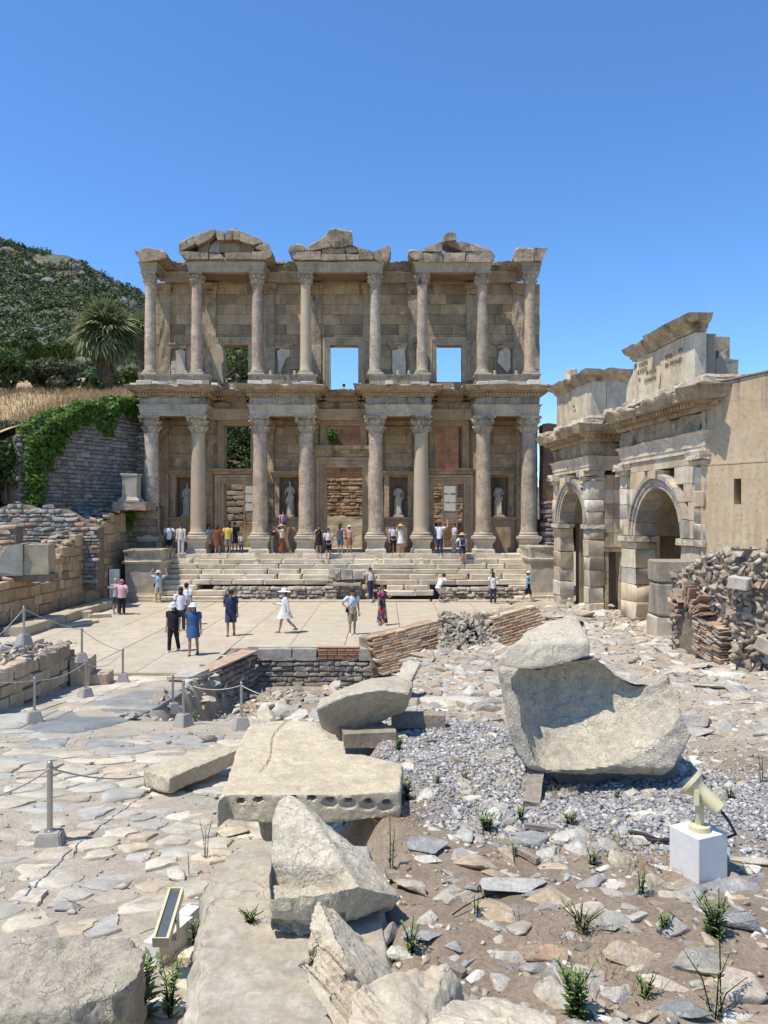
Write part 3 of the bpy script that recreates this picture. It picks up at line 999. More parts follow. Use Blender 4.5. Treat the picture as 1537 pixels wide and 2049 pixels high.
def ashlar(parent, x0, x1, z0, z1, yf, thick, openings, course, cols, seed, mat='ashlar', name='wall_block', lens=(1.0, 2.3), Mw=None, top=None, jit=.012):
 r = random.Random(seed)
 zs = sorted(set([z0, z1] + [o_[2] for o_ in openings if z0 < o_[2] < z1] + [o_[3] for o_ in openings if z0 < o_[3] < z1]))
 rows = []
 for a, b_ in zip(zs[:-1], zs[1:]):
  k = max(1, round((b_ - a) / course))
  for i in range(k): rows.append((a + (b_ - a) * i / k, a + (b_ - a) * (i + 1) / k))
 bl = blocks_for(mat, 'ashlar')
 for za, zb in rows:
  zc = (za + zb) / 2
  iv = [(x0, x1)]
  for (a, b_, c_, d) in openings:
   if c_ < zc < d:
    nv = []
    for p, q in iv:
     if b_ <= p or a >= q: nv.append((p, q)); continue
     if a > p: nv.append((p, a))
     if b_ < q: nv.append((b_, q))
    iv = nv
  for p, q in iv:
   k = max(1, round((q - p) / r.uniform(*lens)))
   cuts_ = [p] + sorted(p + (q - p) * (i + r.uniform(-.25, .25)) / k for i in range(1, k)) + [q]
   for a, b_ in zip(cuts_[:-1], cuts_[1:]):
    zt = zb
    if top is not None:
     if za >= top((a + b_) / 2): continue
    dy = r.uniform(-jit, jit)
    m4 = TRS(((a + b_) / 2, yf + thick / 2 + dy, (za + zt) / 2), (0, 0, 0), (b_ - a - .005, thick, zt - za - .005))
    if Mw is not None: m4 = Mw @ m4
    o = new_obj(name, bl[r.randrange(len(bl))], parent, m4)
    c_ = cols[r.randrange(len(cols))]
    k_ = r.uniform(.94, 1.06)
    o.color = (c_[0] * k_, c_[1] * k_, c_[2] * k_, 1)
def op(px0, px1, py0, py1, Y=YW): return (XP(px0, Y), XP(px1, Y), ZP(py1, Y), ZP(py0, Y))
DOORS = [op(449, 506, 968, 1110), op(653, 725, 935, 1110), op(868, 928, 968, 1110)]
LWIN = [op(449, 502, 851, 945), op(653, 722, 852, 907), op(872, 926, 852, 945)]
NICH = [op(353, 392, 955, 1034), op(560, 598, 955, 1034), op(779, 816, 955, 1034), op(981, 1017, 955, 1034)]
UWIN = [op(447, 497, 690, 765), op(660, 717, 690, 779), op(874, 925, 690, 764)]
UNIC = [op(343, 372, 692, 748), op(553, 580, 692, 748), op(784, 812, 692, 748), op(995, 1023, 692, 748)]
PAIRS = [(303, 397), (521, 613), (752, 843), (967, 1058)]
WX0, WX1 = XP(288, YW), XP(1076, YW)
ZA, ZF, ZK, ZT = 9.71, 10.31, 10.72, 11.35
WC = [TAN, TAN2, WARMG, TAN, (.36, .27, .175), (.32, .24, .16)]
ashlar(lib, WX0, WX1, ZPL, ZA, YW, .8, DOORS + LWIN + NICH, .62, WC, 1)
WC2 = [(.38, .305, .21), (.42, .34, .24), (.34, .275, .195), (.29, .24, .175), (.40, .315, .21), (.25, .205, .15)]
ashlar(lib, XP(290, YW), XP(1080, YW), ZT, 17.45, YW, .8, UWIN, .60, WC2, 2)
for i, (a, b_, c_, d) in enumerate(NICH):
 y1 = YW + .62
 b = B().box(a, b_, y1, y1 + .18, c_, d).box(a - .0, a + .012, YW + .1, y1, c_, d).box(b_ - .012, b_, YW + .1, y1, c_, d)
 b.box(a, b_, YW + .1, y1, d - .012, d).box(a, b_, YW + .1, y1, c_, c_ + .012)
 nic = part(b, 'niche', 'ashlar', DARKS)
 b = B()
 for x in (a - .30, b_ + .02):
  b.box(x, x + .28, YW - .13, YW - .004, c_ - .02, d)
  b.box(x - .03, x + .31, YW - .17, YW - .002, d, d + .12)
 new_obj('niche_frame', b.mesh('niche_frame', M['carved']), nic).color = (*TAN2, 1)
 b = B().moulding([(a - .36, YW), (a - .36, YW - .16), (b_ + .36, YW - .16), (b_ + .36, YW)], [(-.1, d + .125), (0, d + .125), (.06, d + .2), (.16, d + .26), (.16, d + .33), (-.1, d + .34)])
 new_obj('niche_cornice', b.mesh('niche_cornice', M['carved']), nic).color = (*TAN2, 1)
 b = B().moulding([(a - .34, YW), (a - .34, YW - .12), (b_ + .34, YW - .12), (b_ + .34, YW)], [(-.1, c_ - .24), (0, c_ - .24), (.10, c_ - .12), (.12, c_ - .022), (-.1, c_ - .022)])
 b.box(a - .34, b_ + .34, YW - .11, YW - .003, ZPL + .3, c_ - .242)
 b.box(a - .40, b_ + .40, YW - .2, YW - .001, ZPL, ZPL + .3)
 new_obj('niche_pedestal', b.mesh('niche_pedestal', M['ashlar']), nic).color = (*WARMG, 1)
 b = B().box(a - .22, b_ + .22, YW - .05, YW - .012, d + .55, d + 1.05)
 part(b, 'relief_panel', 'carved', TAN2, amp=.035, scale=4, cuts=6, seed=i)
 b = B().box(a - .25, a - .19, YW - .05, YW - .012, d + 1.15, ZA - .35).box(b_ + .19, b_ + .25, YW - .05, YW - .012, d + 1.15, ZA - .35)
 b.box(a - .19, b_ + .19, YW - .05, YW - .012, ZA - .42, ZA - .35)
 part(b, 'panel_border', 'ashlar', TAN)
for i, (a, b_, c_, d) in enumerate(UNIC):
 r = random.Random(i)
 px_block('statue_fragment', [[(343, 750), (343, 722), (352, 720), (352, 702), (362, 698), (370, 704), (371, 750)], [(556, 748), (556, 704), (562, 697), (580, 698), (581, 712), (572, 716), (566, 730), (562, 748)], [(786, 748), (785, 700), (811, 697), (812, 748)], [(996, 725), (999, 703), (1010, 697), (1021, 700), (1022, 735), (1016, 746), (1010, 740), (1003, 731)]][i], YW - .17, YW - .006, 'marble_step', [(.44, .42, .38), (.50, .485, .45), (.56, .53, .49), (.53, .50, .45)][i], lib, .05, 3, i, 4)
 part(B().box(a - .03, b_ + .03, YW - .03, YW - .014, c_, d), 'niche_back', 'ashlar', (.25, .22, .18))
 part(B().box(a - .16, b_ + .16, YW - .2, YW - .004, d + .02, d + .13).box(a - .06, b_ + .06, YW - .16, YW - .004, d - .18, d + .02), 'niche_capital', 'carved', TAN2, amp=.05, scale=3, cuts=3, seed=i)
def stepped_frame(parent, o_, w, mat, col, y=YW, sill=False, thick=.16, name='door_frame'):
 a, b_, c_, d = o_
 bb = B()
 n = 3
 for k in range(n):
  w0 = w * k / n; w1 = w * (k + 1) / n - .006
  y0 = y - thick * (k + 1) / n
  y1 = y + (.3 if k == 0 else -.003)
  bb.box(a - w1, a - w0, y0, y1, c_, d + w0)
  bb.box(b_ + w0, b_ + w1, y0, y1, c_, d + w0)
  bb.box(a - w1, b_ + w1, y0, y1, d + w0, d + w1)
  if sill: bb.box(a - w1, b_ + w1, y0, y1, c_ - w1, c_ - w0)
 return part(bb, name, mat, col, parent)
for i, o_ in enumerate(DOORS):
 w = .55 if i == 1 else .5
 o2 = (o_[0], o_[1], ZPL, o_[3])
 fr = stepped_frame(lib, o2, w, 'ashlar', TAN2, thick=.3)
 a, b_, c_, d = o2
 zc = d + w + .03
 hh = .62 if i == 1 else .3
 b = B().moulding([(a - w - .05, YW), (a - w - .05, YW - .3), (b_ + w + .05, YW - .3), (b_ + w + .05, YW)],
      [(-.2, zc), (0, zc), (.02, zc + hh * .35), (.14, zc + hh * .6), (.28, zc + hh * .7), (.30, zc + hh), (-.2, zc + hh + .02)], wear=.04, seed=i)
 part(b, 'door_cornice', 'carved', TAN2, smooth=40)
for i, o_ in enumerate(LWIN):
 o2 = o_ if i == 1 else (o_[0], o_[1], o_[2] + .05, o_[3])
 stepped_frame(lib, o2, .34, 'ashlar', TAN, thick=.16, name='window_frame')
for i, o_ in enumerate(UWIN):
 stepped_frame(lib, o_, .40, 'ashlar', (.40, .345, .265), thick=.14, name='window_frame')
px_block('window_patch', [(425, 768), (425, 695), (436, 688), (446, 694), (447, 722), (443, 732), (447, 768)], YW - .22, YW - .146, 'marble_step', (.37, .31, .24), lib, .03, 2, 3)
# ---------------- columns
def capital_mesh(r0, h, seed):
 prof = [(r0 * 1.02, 0), (r0 * 1.10, h * .03), (r0 * 1.04, h * .06), (r0 * 1.12, h * .14), (r0 * 1.22, h * .26), (r0 * 1.42, h * .36), (r0 * 1.40, h * .41), (r0 * 1.20, h * .42), (r0 * 1.27, h * .54),
   (r0 * 1.40, h * .64), (r0 * 1.62, h * .70), (r0 * 1.55, h * .74), (r0 * 1.30, h * .75), (r0 * 1.45, h * .82), (r0 * 1.60, h * .86)]
 def mod(a, r, z):
  t = z / h
  k = 8 * a + (math.pi if t > .43 else 0)
  if t > .76: return r * (1 + .16 * math.cos(4 * (a - math.pi / 4)))
  return r * (1 + .09 * math.cos(k) + .03 * math.cos(3 * k)) if .1 < t else r
 b = B().lathe(prof, 48, mod=mod)
 s_ = r0 * 1.52
 ab = []
 for q in range(4):
  for (u, v) in ((-1.05, 1.0), (-.92, 1.05), (-.4, .9), (0, .86), (.4, .9), (.92, 1.05)):
   c_, s2 = math.cos(q * math.pi / 2), math.sin(q * math.pi / 2)
   x, y = u * s_, v * s_
   ab.append((x * c_ - y * s2, x * s2 + y * c_))
 ar = sum(ab[i][0] * ab[(i + 1) % len(ab)][1] - ab[(i + 1) % len(ab)][0] * ab[i][1] for i in range(len(ab)))
 if ar < 0: ab = ab[::-1]
 b.prism(ab, h * .865, h)
 for q in range(4):
  a = math.pi / 4 + q * math.pi / 2
  b.ball((math.cos(a) * r0 * 1.72, math.sin(a) * r0 * 1.72, h * .79), (r0 * .24, r0 * .24, h * .10), 8)
 me = b.mesh('capital', M['carved'])
 rough(me, .035, 6, seed, 0)
 shade(me, 50)
 return me
def column_base(parent, x, y, z, r, h, col):
 s_ = r * 1.42
 b = B().box(x - s_, x + s_, y - s_, y + s_, z, z + h * .34)
 b.lathe([(r * 1.36, h * .345), (r * 1.42, h * .44), (r * 1.40, h * .55), (r * 1.24, h * .60), (r * 1.14, h * .68), (r * 1.16, h * .75), (r * 1.28, h * .82), (r * 1.27, h * .92), (r * 1.08, h)], 28, (x, y, z))
 me = b.mesh('base', M['marble_step']); rough(me, .02, 3, x, 0); shade(me, 45)
 o = new_obj('base', me, parent); o.color = (*col, 1)
SHAFT_L = [('shaft', (.50, .46, .40)), ('shaft_plain', (.43, .36, .275)), ('shaft', (.43, .365, .29)), ('shaft', (.44, .375, .30)), ('shaft_veined', (.45, .39, .32)), ('shaft_plain', (.43, .37, .29)), ('shaft', (.40, .34, .265)), ('shaft', (.36, .32, .265))]
SHAFT_U = [('shaft', (.47, .41, .34)), ('shaft', (.46, .37, .31)), ('shaft_veined', (.40, .33, .275)), ('shaft_plain', (.45, .39, .30)), ('shaft_veined', (.42, .38, .33)), ('shaft', (.42, .36, .29)), ('shaft', (.36, .315, .265)), ('shaft', (.44, .36, .28))]
UPX = [301, 394, 515, 612, 751, 845, 965, 1060]
LPX = [p for pr in PAIRS for p in pr]
ends_l = {}
for i, px in enumerate(LPX):
 x = XP(px, YC)
 mat, col = SHAFT_L[i]
 z0, z1 = 3.40, 8.78
 r0, r1 = .425, .365
 prof = []
 for k in range(15):
  t = k / 14
  rr = r0 + (r1 - r0) * (t ** 1.4)
  if k == 0: rr = r0 * 1.08
  if k == 14: rr = r1 * 1.06
  prof.append((rr, (z1 - z0) * (t if 0 < k < 14 else (0 if k == 0 else 1))))
 prof.insert(1, (r0 * 1.08, .07)); prof.insert(2, (r0, .13))
 b = B().lathe(prof, 32, (x, YC, z0))
 me = b.mesh('column', M[mat]); rough(me, .022 if 'plain' not in mat else .004, 2.5, i + .5, 0, 5); shade(me, 60)
 c_ = new_obj('column', me, lib); c_.color = (*col, 1)
 cp = new_obj('capital', capital_mesh(.375, ZA - z1, i), c_, TRS((x, YC, z1)))
 cp.color = (*[(.43, .38, .31), (.46, .40, .31)][i % 2], 1)
 column_base(c_, x, YC, 3.06, .425, .34, (.50, .46, .40))
 hw = .54
 z = ZPL
 path = [(x - hw + .08, YC + hw - .08), (x - hw + .08, YC - hw + .08), (x + hw - .08, YC - hw + .08), (x + hw - .08, YC + hw - .08)]
 b = B().box(x - hw - .02, x + hw + .02, YC - hw - .02, YC + hw + .02, z, z + .16)
 b.moulding(path, [(-.3, z + .162), (.10, z + .162), (.08, z + .22), (.0, z + .27), (.0, z + .58), (.03, z + .62), (.10, z + .68), (.12, z + .76), (.08, z + .80), (-.3, z + .80)], closed=True)
 me = b.mesh('pedestal', M['marble_step']); rough(me, .02, 2.4, i, 1); shade(me, 40)
 new_obj('pedestal', me, c_).color = (.47, .435, .375, 1)
for i, px in enumerate(UPX):
 x = XP(px, YC)
 mat, col = SHAFT_U[i]
 z0, z1 = 12.22, 16.86
 prof = [(.335, 0), (.335, .05), (.31, .10)] + [(.31 - .05 * (k / 12) ** 1.4, (z1 - z0) * k / 12) for k in range(1, 12)] + [(.27, z1 - z0 - .05), (.275, z1 - z0)]
 b = B().lathe(prof, 28, (x, YC, z0))
 me = b.mesh('column', M[mat]); rough(me, .02 if 'plain' not in mat else .004, 2.5, i + 30.5, 0, 5); shade(me, 60)
 c_ = new_obj('column', me, lib); c_.color = (*col, 1)
 cp = new_obj('capital', capital_mesh(.272, 17.52 - z1, i + 20), c_, TRS((x, YC, z1))); cp.color = (.40, .355, .29, 1)
 column_base(c_, x, YC, 11.95, .31, .27, (.48, .44, .37))
# ---------------- pilasters on the wall behind the columns
for i, px in enumerate(LPX):
 x = XP(px, YC) + (.12 if px < 690 else -.02)
 w = .38
 b = B().box(x - w, x + w, YW - .18, YW - .014, ZPL + .02, 8.9)
 p_ = part(b, 'pilaster', 'carved', TAN2, amp=.03, scale=5, cuts=7, seed=i)
 b = B().box(x - w - .04, x + w + .04, YW - .24, YW - .014, 8.905, 9.2).box(x - w - .12, x + w + .12, YW - .32, YW - .014, 9.2, ZA - .01)
 new_obj('pilaster_capital', rough(b.mesh('pilaster_capital', M['carved']), .05, 4, i, 5), p_).color = (*TAN, 1)
for i, px in enumerate(UPX):
 x = XP(px, YC) + (.42 if px < 690 else -.4) * (1 if px not in (301, 1060) else .9)
 w = .30
 b = B().box(x - w, x + w, YW - .15, YW - .014, 11.98, 16.8)
 p_ = part(b, 'pilaster', 'carved', (.37, .32, .25), amp=.05 if i in (0, 2, 7) else .02, scale=6, cuts=7, seed=i + 50)
 b = B().box(x - w - .03, x + w + .03, YW - .2, YW - .014, 16.805, 17.1).box(x - w - .1, x + w + .1, YW - .27, YW - .014, 17.1, 17.44)
 new_obj('pilaster_capital', rough(b.mesh('pilaster_capital', M['carved']), .05, 4, i, 5), p_).color = (*TAN, 1)
# ---------------- lower entablature
def arch_prof(z0, z1, d):
 h = z1 - z0
 return [(-d, z0), (0, z0), (0, z0 + h * .26), (.03, z0 + h * .27), (.03, z0 + h * .55), (.06, z0 + h * .56), (.06, z0 + h * .78), (.10, z0 + h * .84), (.16, z0 + h * .95), (.16, z1 - .004), (-d, z1 - .004)]
def frieze_prof(z0, z1, d):
 h = z1 - z0
 return [(-d, z0), (.02, z0), (.05, z0 + h * .2), (.07, z0 + h * .5), (.05, z0 + h * .8), (.03, z1 - .004), (-d, z1 - .004)]
def corn_prof(z0, z1, d, k=1.0):
 return [(-d, z0), (.06, z0), (.10, z0 + .06 * k), (.12, z0 + .08 * k), (.12, z0 + .2 * k), (.24 * k, z0 + .24 * k), (.30 * k, z0 + .30 * k), (.56 * k, z0 + .33 * k), (.58 * k, z0 + .43 * k), (.66 * k, z0 + .50 * k), (.72 * k, z1 - .03), (.5 * k, z1), (-d, z1)]
dent = B()
def dentils(path, z0, z1, off, sp=.17, w=.10, d=.13):
 for (p, q) in zip(path[:-1], path[1:]):
  p = Vector(p); q = Vector(q); L = (q - p).length
  t = (q - p).normalized(); n = Vector((t.y, -t.x))
  k = int(L / sp)
  for i in range(k):
   c_ = p + t * (i + .5) * L / k + n * (off + d / 2)
   dent.cbox((c_.x, c_.y, (z0 + z1) / 2), (w, d, z1 - z0), (0, 0, math.atan2(t.y, t.x)))
def sima_lumps(path, z, off, cov=.85, hmax=.26, parent=None, seed=0, col=SUNLIT_RIM, lens=(.35, 1.1)):
 """worn crowning pieces along a cornice edge, coloured pale to paint its sunlit rim; each piece is a stone of its own"""
 r = random.Random(seed)
 bl = blocks_for('marble_step', 'worn')
 for (p, q) in zip(path[:-1], path[1:]):
  p = Vector(p); q = Vector(q); L = (q - p).length
  t = (q - p).normalized(); n = Vector((t.y, -t.x))
  u = 0
  while u < L:
   w = r.uniform(*lens); w = min(w, L - u)
   if w < .12: break
   if r.random() < cov:
    h = r.uniform(.35, 1) * hmax
    c_ = p + t * (u + w / 2) + n * (off - .14 - r.uniform(0, .08))
    o = new_obj('cornice_crown', bl[r.randrange(len(bl))], parent or lib, TRS((c_.x, c_.y, z + h / 2 - .05), (r.uniform(.0, .2), r.uniform(-.05, .05), math.atan2(t.y, t.x) + r.uniform(-.04, .04)), (w * .98, .36, h)))
    o.color = (*vary(col, .1), 1)
   u += w
YF = YC - .46
edges = []
for i, (pl, pr) in enumerate(PAIRS):
 xl, xr = XP(pl, YC) - .48, XP(pr, YC) + .48
 edges.append((xl, xr))
 U = [(xl, YW - .3), (xl, YF), (xr, YF), (xr, YW - .3)]
 part(B().moulding(U, arch_prof(ZA, ZF, .42), wear=.03, seed=i), 'architrave', 'ashlar', [(.42, .385, .33), (.47, .42, .35), (.46, .41, .34), (.43, .385, .32)][i], smooth=35)
 part(B().moulding(U, frieze_prof(ZF, ZK, .42), step=.12, wear=.12, seed=i + 9), 'frieze', 'carved', [(.38, .34, .285), (.40, .36, .30), (.385, .34, .28), (.36, .32, .26)][i], smooth=50)
 part(B().moulding(U, corn_prof(ZK, ZT, .42), step=.2, wear=.13, seed=i + 3, wear_from=.25), 'cornice', 'carved', (.36, .285, .20), smooth=35)
 dentils(U, ZK + .09, ZK + .2, .10)
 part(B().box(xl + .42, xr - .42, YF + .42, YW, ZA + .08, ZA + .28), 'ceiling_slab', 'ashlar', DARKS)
 part(B().box(xl - .1, xr + .1, YF - .1, YW, ZT - .25, ZT - .06), 'cornice_bed', 'ashlar', TAN)
 sima_lumps(U, ZT, .66, seed=i + 2)
YR = YW - .36
for i in range(3):
 x0, x1 = edges[i][1] + .004, edges[i + 1][0] - .004
 seg = [(x0, YR), (x1, YR)]
 part(B().moulding(seg, arch_prof(ZA, ZF, .36), wear=.02, seed=i), 'architrave', 'ashlar', TAN2, smooth=35)
 part(B().moulding(seg, frieze_prof(ZF, ZK, .36), step=.12, wear=.12, seed=i + 9), 'frieze', 'carved', TAN, smooth=50)
 part(B().moulding([(x0 + .5, YR), (x1 - .5, YR)], corn_prof(ZK, ZT - .02, .36, .9), step=.2, wear=.15, seed=i + 13, wear_from=.25), 'cornice', 'carved', (.34, .26, .18), smooth=35)
 dentils(seg, ZK + .09, ZK + .19, .09)
 sima_lumps([(x0 + .6, YR), (x1 - .6, YR)], ZT - .06, .55, cov=.5, hmax=.14, seed=i + 22, col=(.48, .43, .35))
 part(B().box(x0, x1, YR + .004, YW + .78, ZT - .2, ZT - .02), 'cornice_bed', 'ashlar', TAN)
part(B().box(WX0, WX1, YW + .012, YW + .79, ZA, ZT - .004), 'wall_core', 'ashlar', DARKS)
# ---------------- podium and upper entablature
POD = [(285, 420), (500, 635), (737, 862), (950, 1082)]
for i, (a, b_) in enumerate(POD):
 x0, x1 = XP(a, YC - .5), XP(b_, YC - .5)
 U = [(x0 + .06, YW), (x0 + .06, YC - .44), (x1 - .06, YC - .44), (x1 - .06, YW)]
 part(B().box(x0 + .06, x1 - .06, YC - .44, YW, ZT + .002, 11.9).moulding(U, [(-.1, 11.80), (.003, 11.80), (.06, 11.86), (.08, 11.95), (-.1, 11.95)]).box(x0 + .1, x1 - .1, YC - .4, YW, 11.9, 11.948),
   'podium', 'carved', (.36, .325, .275), amp=.01, scale=3, cuts=0)
z0, z1, z2 = 17.52, 18.02, 18.28
UP = [(394, 515), (612, 751), (845, 965)]
ue = []
for i, (pl, pr) in enumerate(UP):
 xl, xr = XP(pl, YC) - .38, XP(pr, YC) + .38
 ue.append((xl, xr))
 U = [(xl, YW - .2), (xl, YC - .36), (xr, YC - .36), (xr, YW - .2)]
 part(B().moulding(U, arch_prof(z0, z1, .34), wear=.04, seed=i), 'architrave', 'ashlar', (.37, .33, .28), smooth=35)
 part(B().moulding(U, frieze_prof(z1, z2, .34), wear=.08, seed=i + 2, step=.15), 'frieze', 'ashlar', (.34, .305, .26), smooth=45)
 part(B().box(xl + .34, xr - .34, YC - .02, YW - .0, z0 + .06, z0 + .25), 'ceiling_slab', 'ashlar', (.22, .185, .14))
 part(B().box(xl - .1, xr + .1, YW + .02, YW + .7, 17.4, z2 + .2), 'wall_core', 'ashlar', TAN)
 part(B().box(xl + .1, xr - .1, YC + .1, YW + .5, z2 - .02, z2 + .35), 'wall_core', 'ashlar', DARKS)
xe0, xe1 = XP(286, YC), XP(316, YC)
xf0, xf1 = XP(1043, YC), XP(1078, YC)
for i, (a, b_) in enumerate(((xe0, xe1), (xf0, xf1))):
 U = [(a, YW - .2), (a, YC - .36), (b_, YC - .36), (b_, YW - .2)]
 part(B().moulding(U, arch_prof(z0, z1, .25), wear=.05, seed=i + 41), 'architrave', 'ashlar', (.36, .31, .245), smooth=35)
 part(B().moulding(U, [(-.25, z1), (.02, z1), (.06, z1 + .2), (.2, z1 + .36), (.26, z1 + .52), (-.25, z1 + .54)], wear=.06, seed=i + 44), 'frieze', 'carved', (.35, .29, .22), smooth=45)
xs = [xe1] + [v for e in ue for v in e] + [xf0]
for i in range(0, len(xs), 2):
 a, b_ = xs[i] + .004, xs[i + 1] - .004
 part(B().moulding([(a, YR), (b_, YR)], arch_prof(17.46, 18.0, .36), wear=.03, seed=i), 'architrave', 'ashlar', (.37, .32, .25), smooth=35)
 tops = []
 part(B().moulding([(a, YR), (b_, YR)], [(-.36, 18.0), (.02, 18.0), (.08, 18.2), (.22, 18.32), (.26, 18.55), (-.36, 18.6)], step=.16, wear=.24, seed=i + 7), 'cornice', 'carved', (.31, .27, .21), smooth=40)
 sima_lumps([(a, YR), (b_, YR)], 18.52, .2, cov=.75, hmax=.16, seed=i + 70, lens=(.25, .7))
 part(B().box(a, b_, YR + .37, YW + .7, 17.46, 18.35), 'wall_core', 'ashlar', DARKS, amp=.06, scale=2, cuts=3, seed=i)
# ---------------- pediments, each block a stone of its own
Yp0, Yp1 = 41.35, 42.9
CB = (.335, .285, .225)
LP = [[(357, 493), (360, 486), (370, 482), (379, 493), (364, 502), (358, 501)], [(371, 481), (375, 477), (387, 475), (390, 487), (379, 493)],
  [(385, 474), (402, 466), (420, 460), (429.5, 459), (430, 466), (420, 478), (396, 490), (390, 487)], [(431, 463.5), (439, 461), (448, 464), (449, 480), (436, 480), (433, 474)],
  [(450, 464), (454, 461), (464, 462), (464, 479), (450, 480)], [(464.5, 458), (474, 456), (480, 463), (480, 480), (465, 479)],
  [(481, 465), (496, 471), (523, 479), (526, 484), (507, 490), (480.5, 481)], [(523, 482), (538, 489), (545, 508), (542, 516), (530.5, 516), (523, 501), (510, 496), (517, 490)],
  [(358, 504), (400, 504), (400, 518), (373, 519)], [(401, 505), (416.5, 505), (416.5, 518), (401, 518)], [(417.5, 507), (442, 507), (449, 518), (417.5, 518)],
  [(450, 506), (503.5, 505), (506, 518), (451, 518)], [(505, 504), (529, 503), (542, 513), (530, 518), (507, 518)]]
for k, pl in enumerate(LP):
 px_block('pediment_block', pl, Yp0 + .02 * (k % 3), Yp1, 'carved', vary(CB, .15), lib, .035, 2.2, k)
for k, pl in enumerate([[(395, 506), (398, 494), (412, 484), (424, 478), (420, 490), (416, 505)], [(417, 505), (423, 490), (432, 482), (440, 480.5), (441, 506)], [(441.5, 505), (441.5, 481), (470, 480), (480, 484), (480, 504)], [(480.5, 504), (480.5, 484), (495, 490), (508, 497), (508, 504)]]):
 px_block('tympanum_block', pl, Yp0 + .5, Yp1 - .1, 'ashlar', [(.29, .25, .2), (.36, .345, .33), (.30, .255, .2), (.28, .245, .2)][k], lib, .02, 2, k + 9)
CP = [[(577, 500), (583, 492), (597, 489), (608, 491), (610, 501), (580, 503)], [(582, 504), (642, 502), (643, 519), (599, 519.5), (585, 517)],
  [(611, 501), (618, 492), (629, 487), (643, 480), (654, 472), (655, 480), (668, 492), (643, 497), (626, 501)],
  [(654, 467), (661.5, 459), (672, 458), (683, 462), (691, 463), (704, 465), (704.5, 489), (691, 493), (668, 495), (655, 481)],
  [(644, 508.5), (692, 508.5), (692, 520), (644, 520)], [(693, 507), (718, 508), (718, 519), (693, 519)], [(718.5, 506), (746, 505), (746, 518), (718.5, 519)],
  [(705, 490), (719, 495), (736, 501), (746, 504.5), (719, 505), (716, 497)], [(747, 503), (760, 500), (769, 493), (777, 492), (782, 497), (779, 512), (775, 522), (761, 525), (747, 516)]]
for k, pl in enumerate(CP):
 px_block('pediment_block', pl, Yp0 + .02 * (k % 3), Yp1, 'carved', vary(CB, .12), lib, .035, 2.2, k + 30)
for k, pl in enumerate([[(644, 497.5), (668, 495.5), (668, 505), (666, 508), (644, 508)], [(669, 495.5), (690, 495), (690, 507.5), (668.5, 507)], [(690.5, 494.5), (704.5, 493.5), (716, 497), (716, 505), (693, 506.5)]]):
 px_block('tympanum_block', pl, Yp0 + .25, Yp1 - .1, 'ashlar', [(.36, .31, .25), (.36, .31, .25), (.36, .34, .32)][k], lib, .02, 2, k + 19)
RP = [[(817, 503), (828, 500), (844, 503), (845.5, 516), (832, 519), (818.6, 512)], [(845.5, 503), (851.5, 494), (866.5, 489), (884, 484), (884, 503)], [(884.5, 483.5), (899, 482), (914, 482), (925, 483.5), (925, 503)],
  [(925.5, 483.5), (935, 485), (959, 495), (982, 500), (983, 503), (925.5, 503)], [(889, 470), (899, 465), (911, 467), (913, 479), (890.5, 482)],
  [(840, 507), (887, 504.5), (887, 524), (836, 524)], [(888, 504.5), (932, 504), (932, 524), (888, 524)], [(932.5, 504), (983, 504), (992, 512), (983, 524), (932.5, 524)]]
for k, pl in enumerate(RP):
 px_block('pediment_block', pl, Yp0 + .03 * (k % 3) + (.25 if k in (2,) else 0), Yp1, 'carved', vary((.34, .30, .245), .12), lib, .05, 3, k + 60)
for k, pl in enumerate([[(274, 510), (282, 500), (294, 497), (315, 500), (330, 506), (333, 515), (318, 519), (285, 524)], [(1025, 518), (1034, 498), (1055, 497), (1068, 500), (1068, 522), (1031, 524)], [(1069, 500), (1069, 495), (1097, 497), (1085, 521), (1069, 522)]]):
 px_block('crown_block', pl, Yp0, YW + .3, 'carved', vary(CB, .1), lib, .04, 2, k + 90)
def px_lumps(pts, Y, seed, hmax=.16):
 path = [P(a, b_, Y) for a, b_ in pts]
 r = random.Random(seed); bl = blocks_for('marble_step', 'worn')
 for p, q in zip(path[:-1], path[1:]):
  d = q - p; L = d.length; u = 0
  while u < L - .1:
   w = min(r.uniform(.3, .8), L - u)
   if r.random() < .85:
    c_ = p + d * ((u + w / 2) / L)
    o = new_obj('crown_cap', bl[r.randrange(len(bl))], lib, TRS((c_.x, c_.y + .35, c_.z), (r.uniform(0, .15), -math.atan2(d.z, d.x), 0), (w, .9, r.uniform(.5, 1) * hmax)))
    o.color = (*vary(SUNLIT_RIM, .1), 1)  # pale colour paints the sunlit upper edge of the pediment
   u += w
px_lumps([(360, 486), (372, 481), (402, 466), (429, 459)], 41.5, 1); px_lumps([(431, 463), (464, 461), (480, 463), (523, 480), (538, 489)], 41.5, 2)
px_lumps([(577, 499), (597, 489), (608, 491)], 41.5, 3, .12); px_lumps([(618, 492), (654, 471)], 41.5, 4, .12); px_lumps([(655, 467), (664, 459), (683, 461), (704, 465)], 41.5, 5, .14)
px_lumps([(760, 500), (770, 493), (781, 496)], 41.5, 6, .12); px_lumps([(817, 502), (844, 502)], 41.5, 7, .12); px_lumps([(935, 486), (982, 501)], 41.5, 8, .12)
px_lumps([(276, 506), (294, 497), (330, 505)], 41.5, 9, .12); px_lumps([(1034, 498), (1068, 499)], 41.5, 10, .12); px_lumps([(889, 470), (911, 467)], 41.5, 12, .12)
part(dent, 'dentil_course', 'ashlar', TAN2)['kind'] = 'stuff'
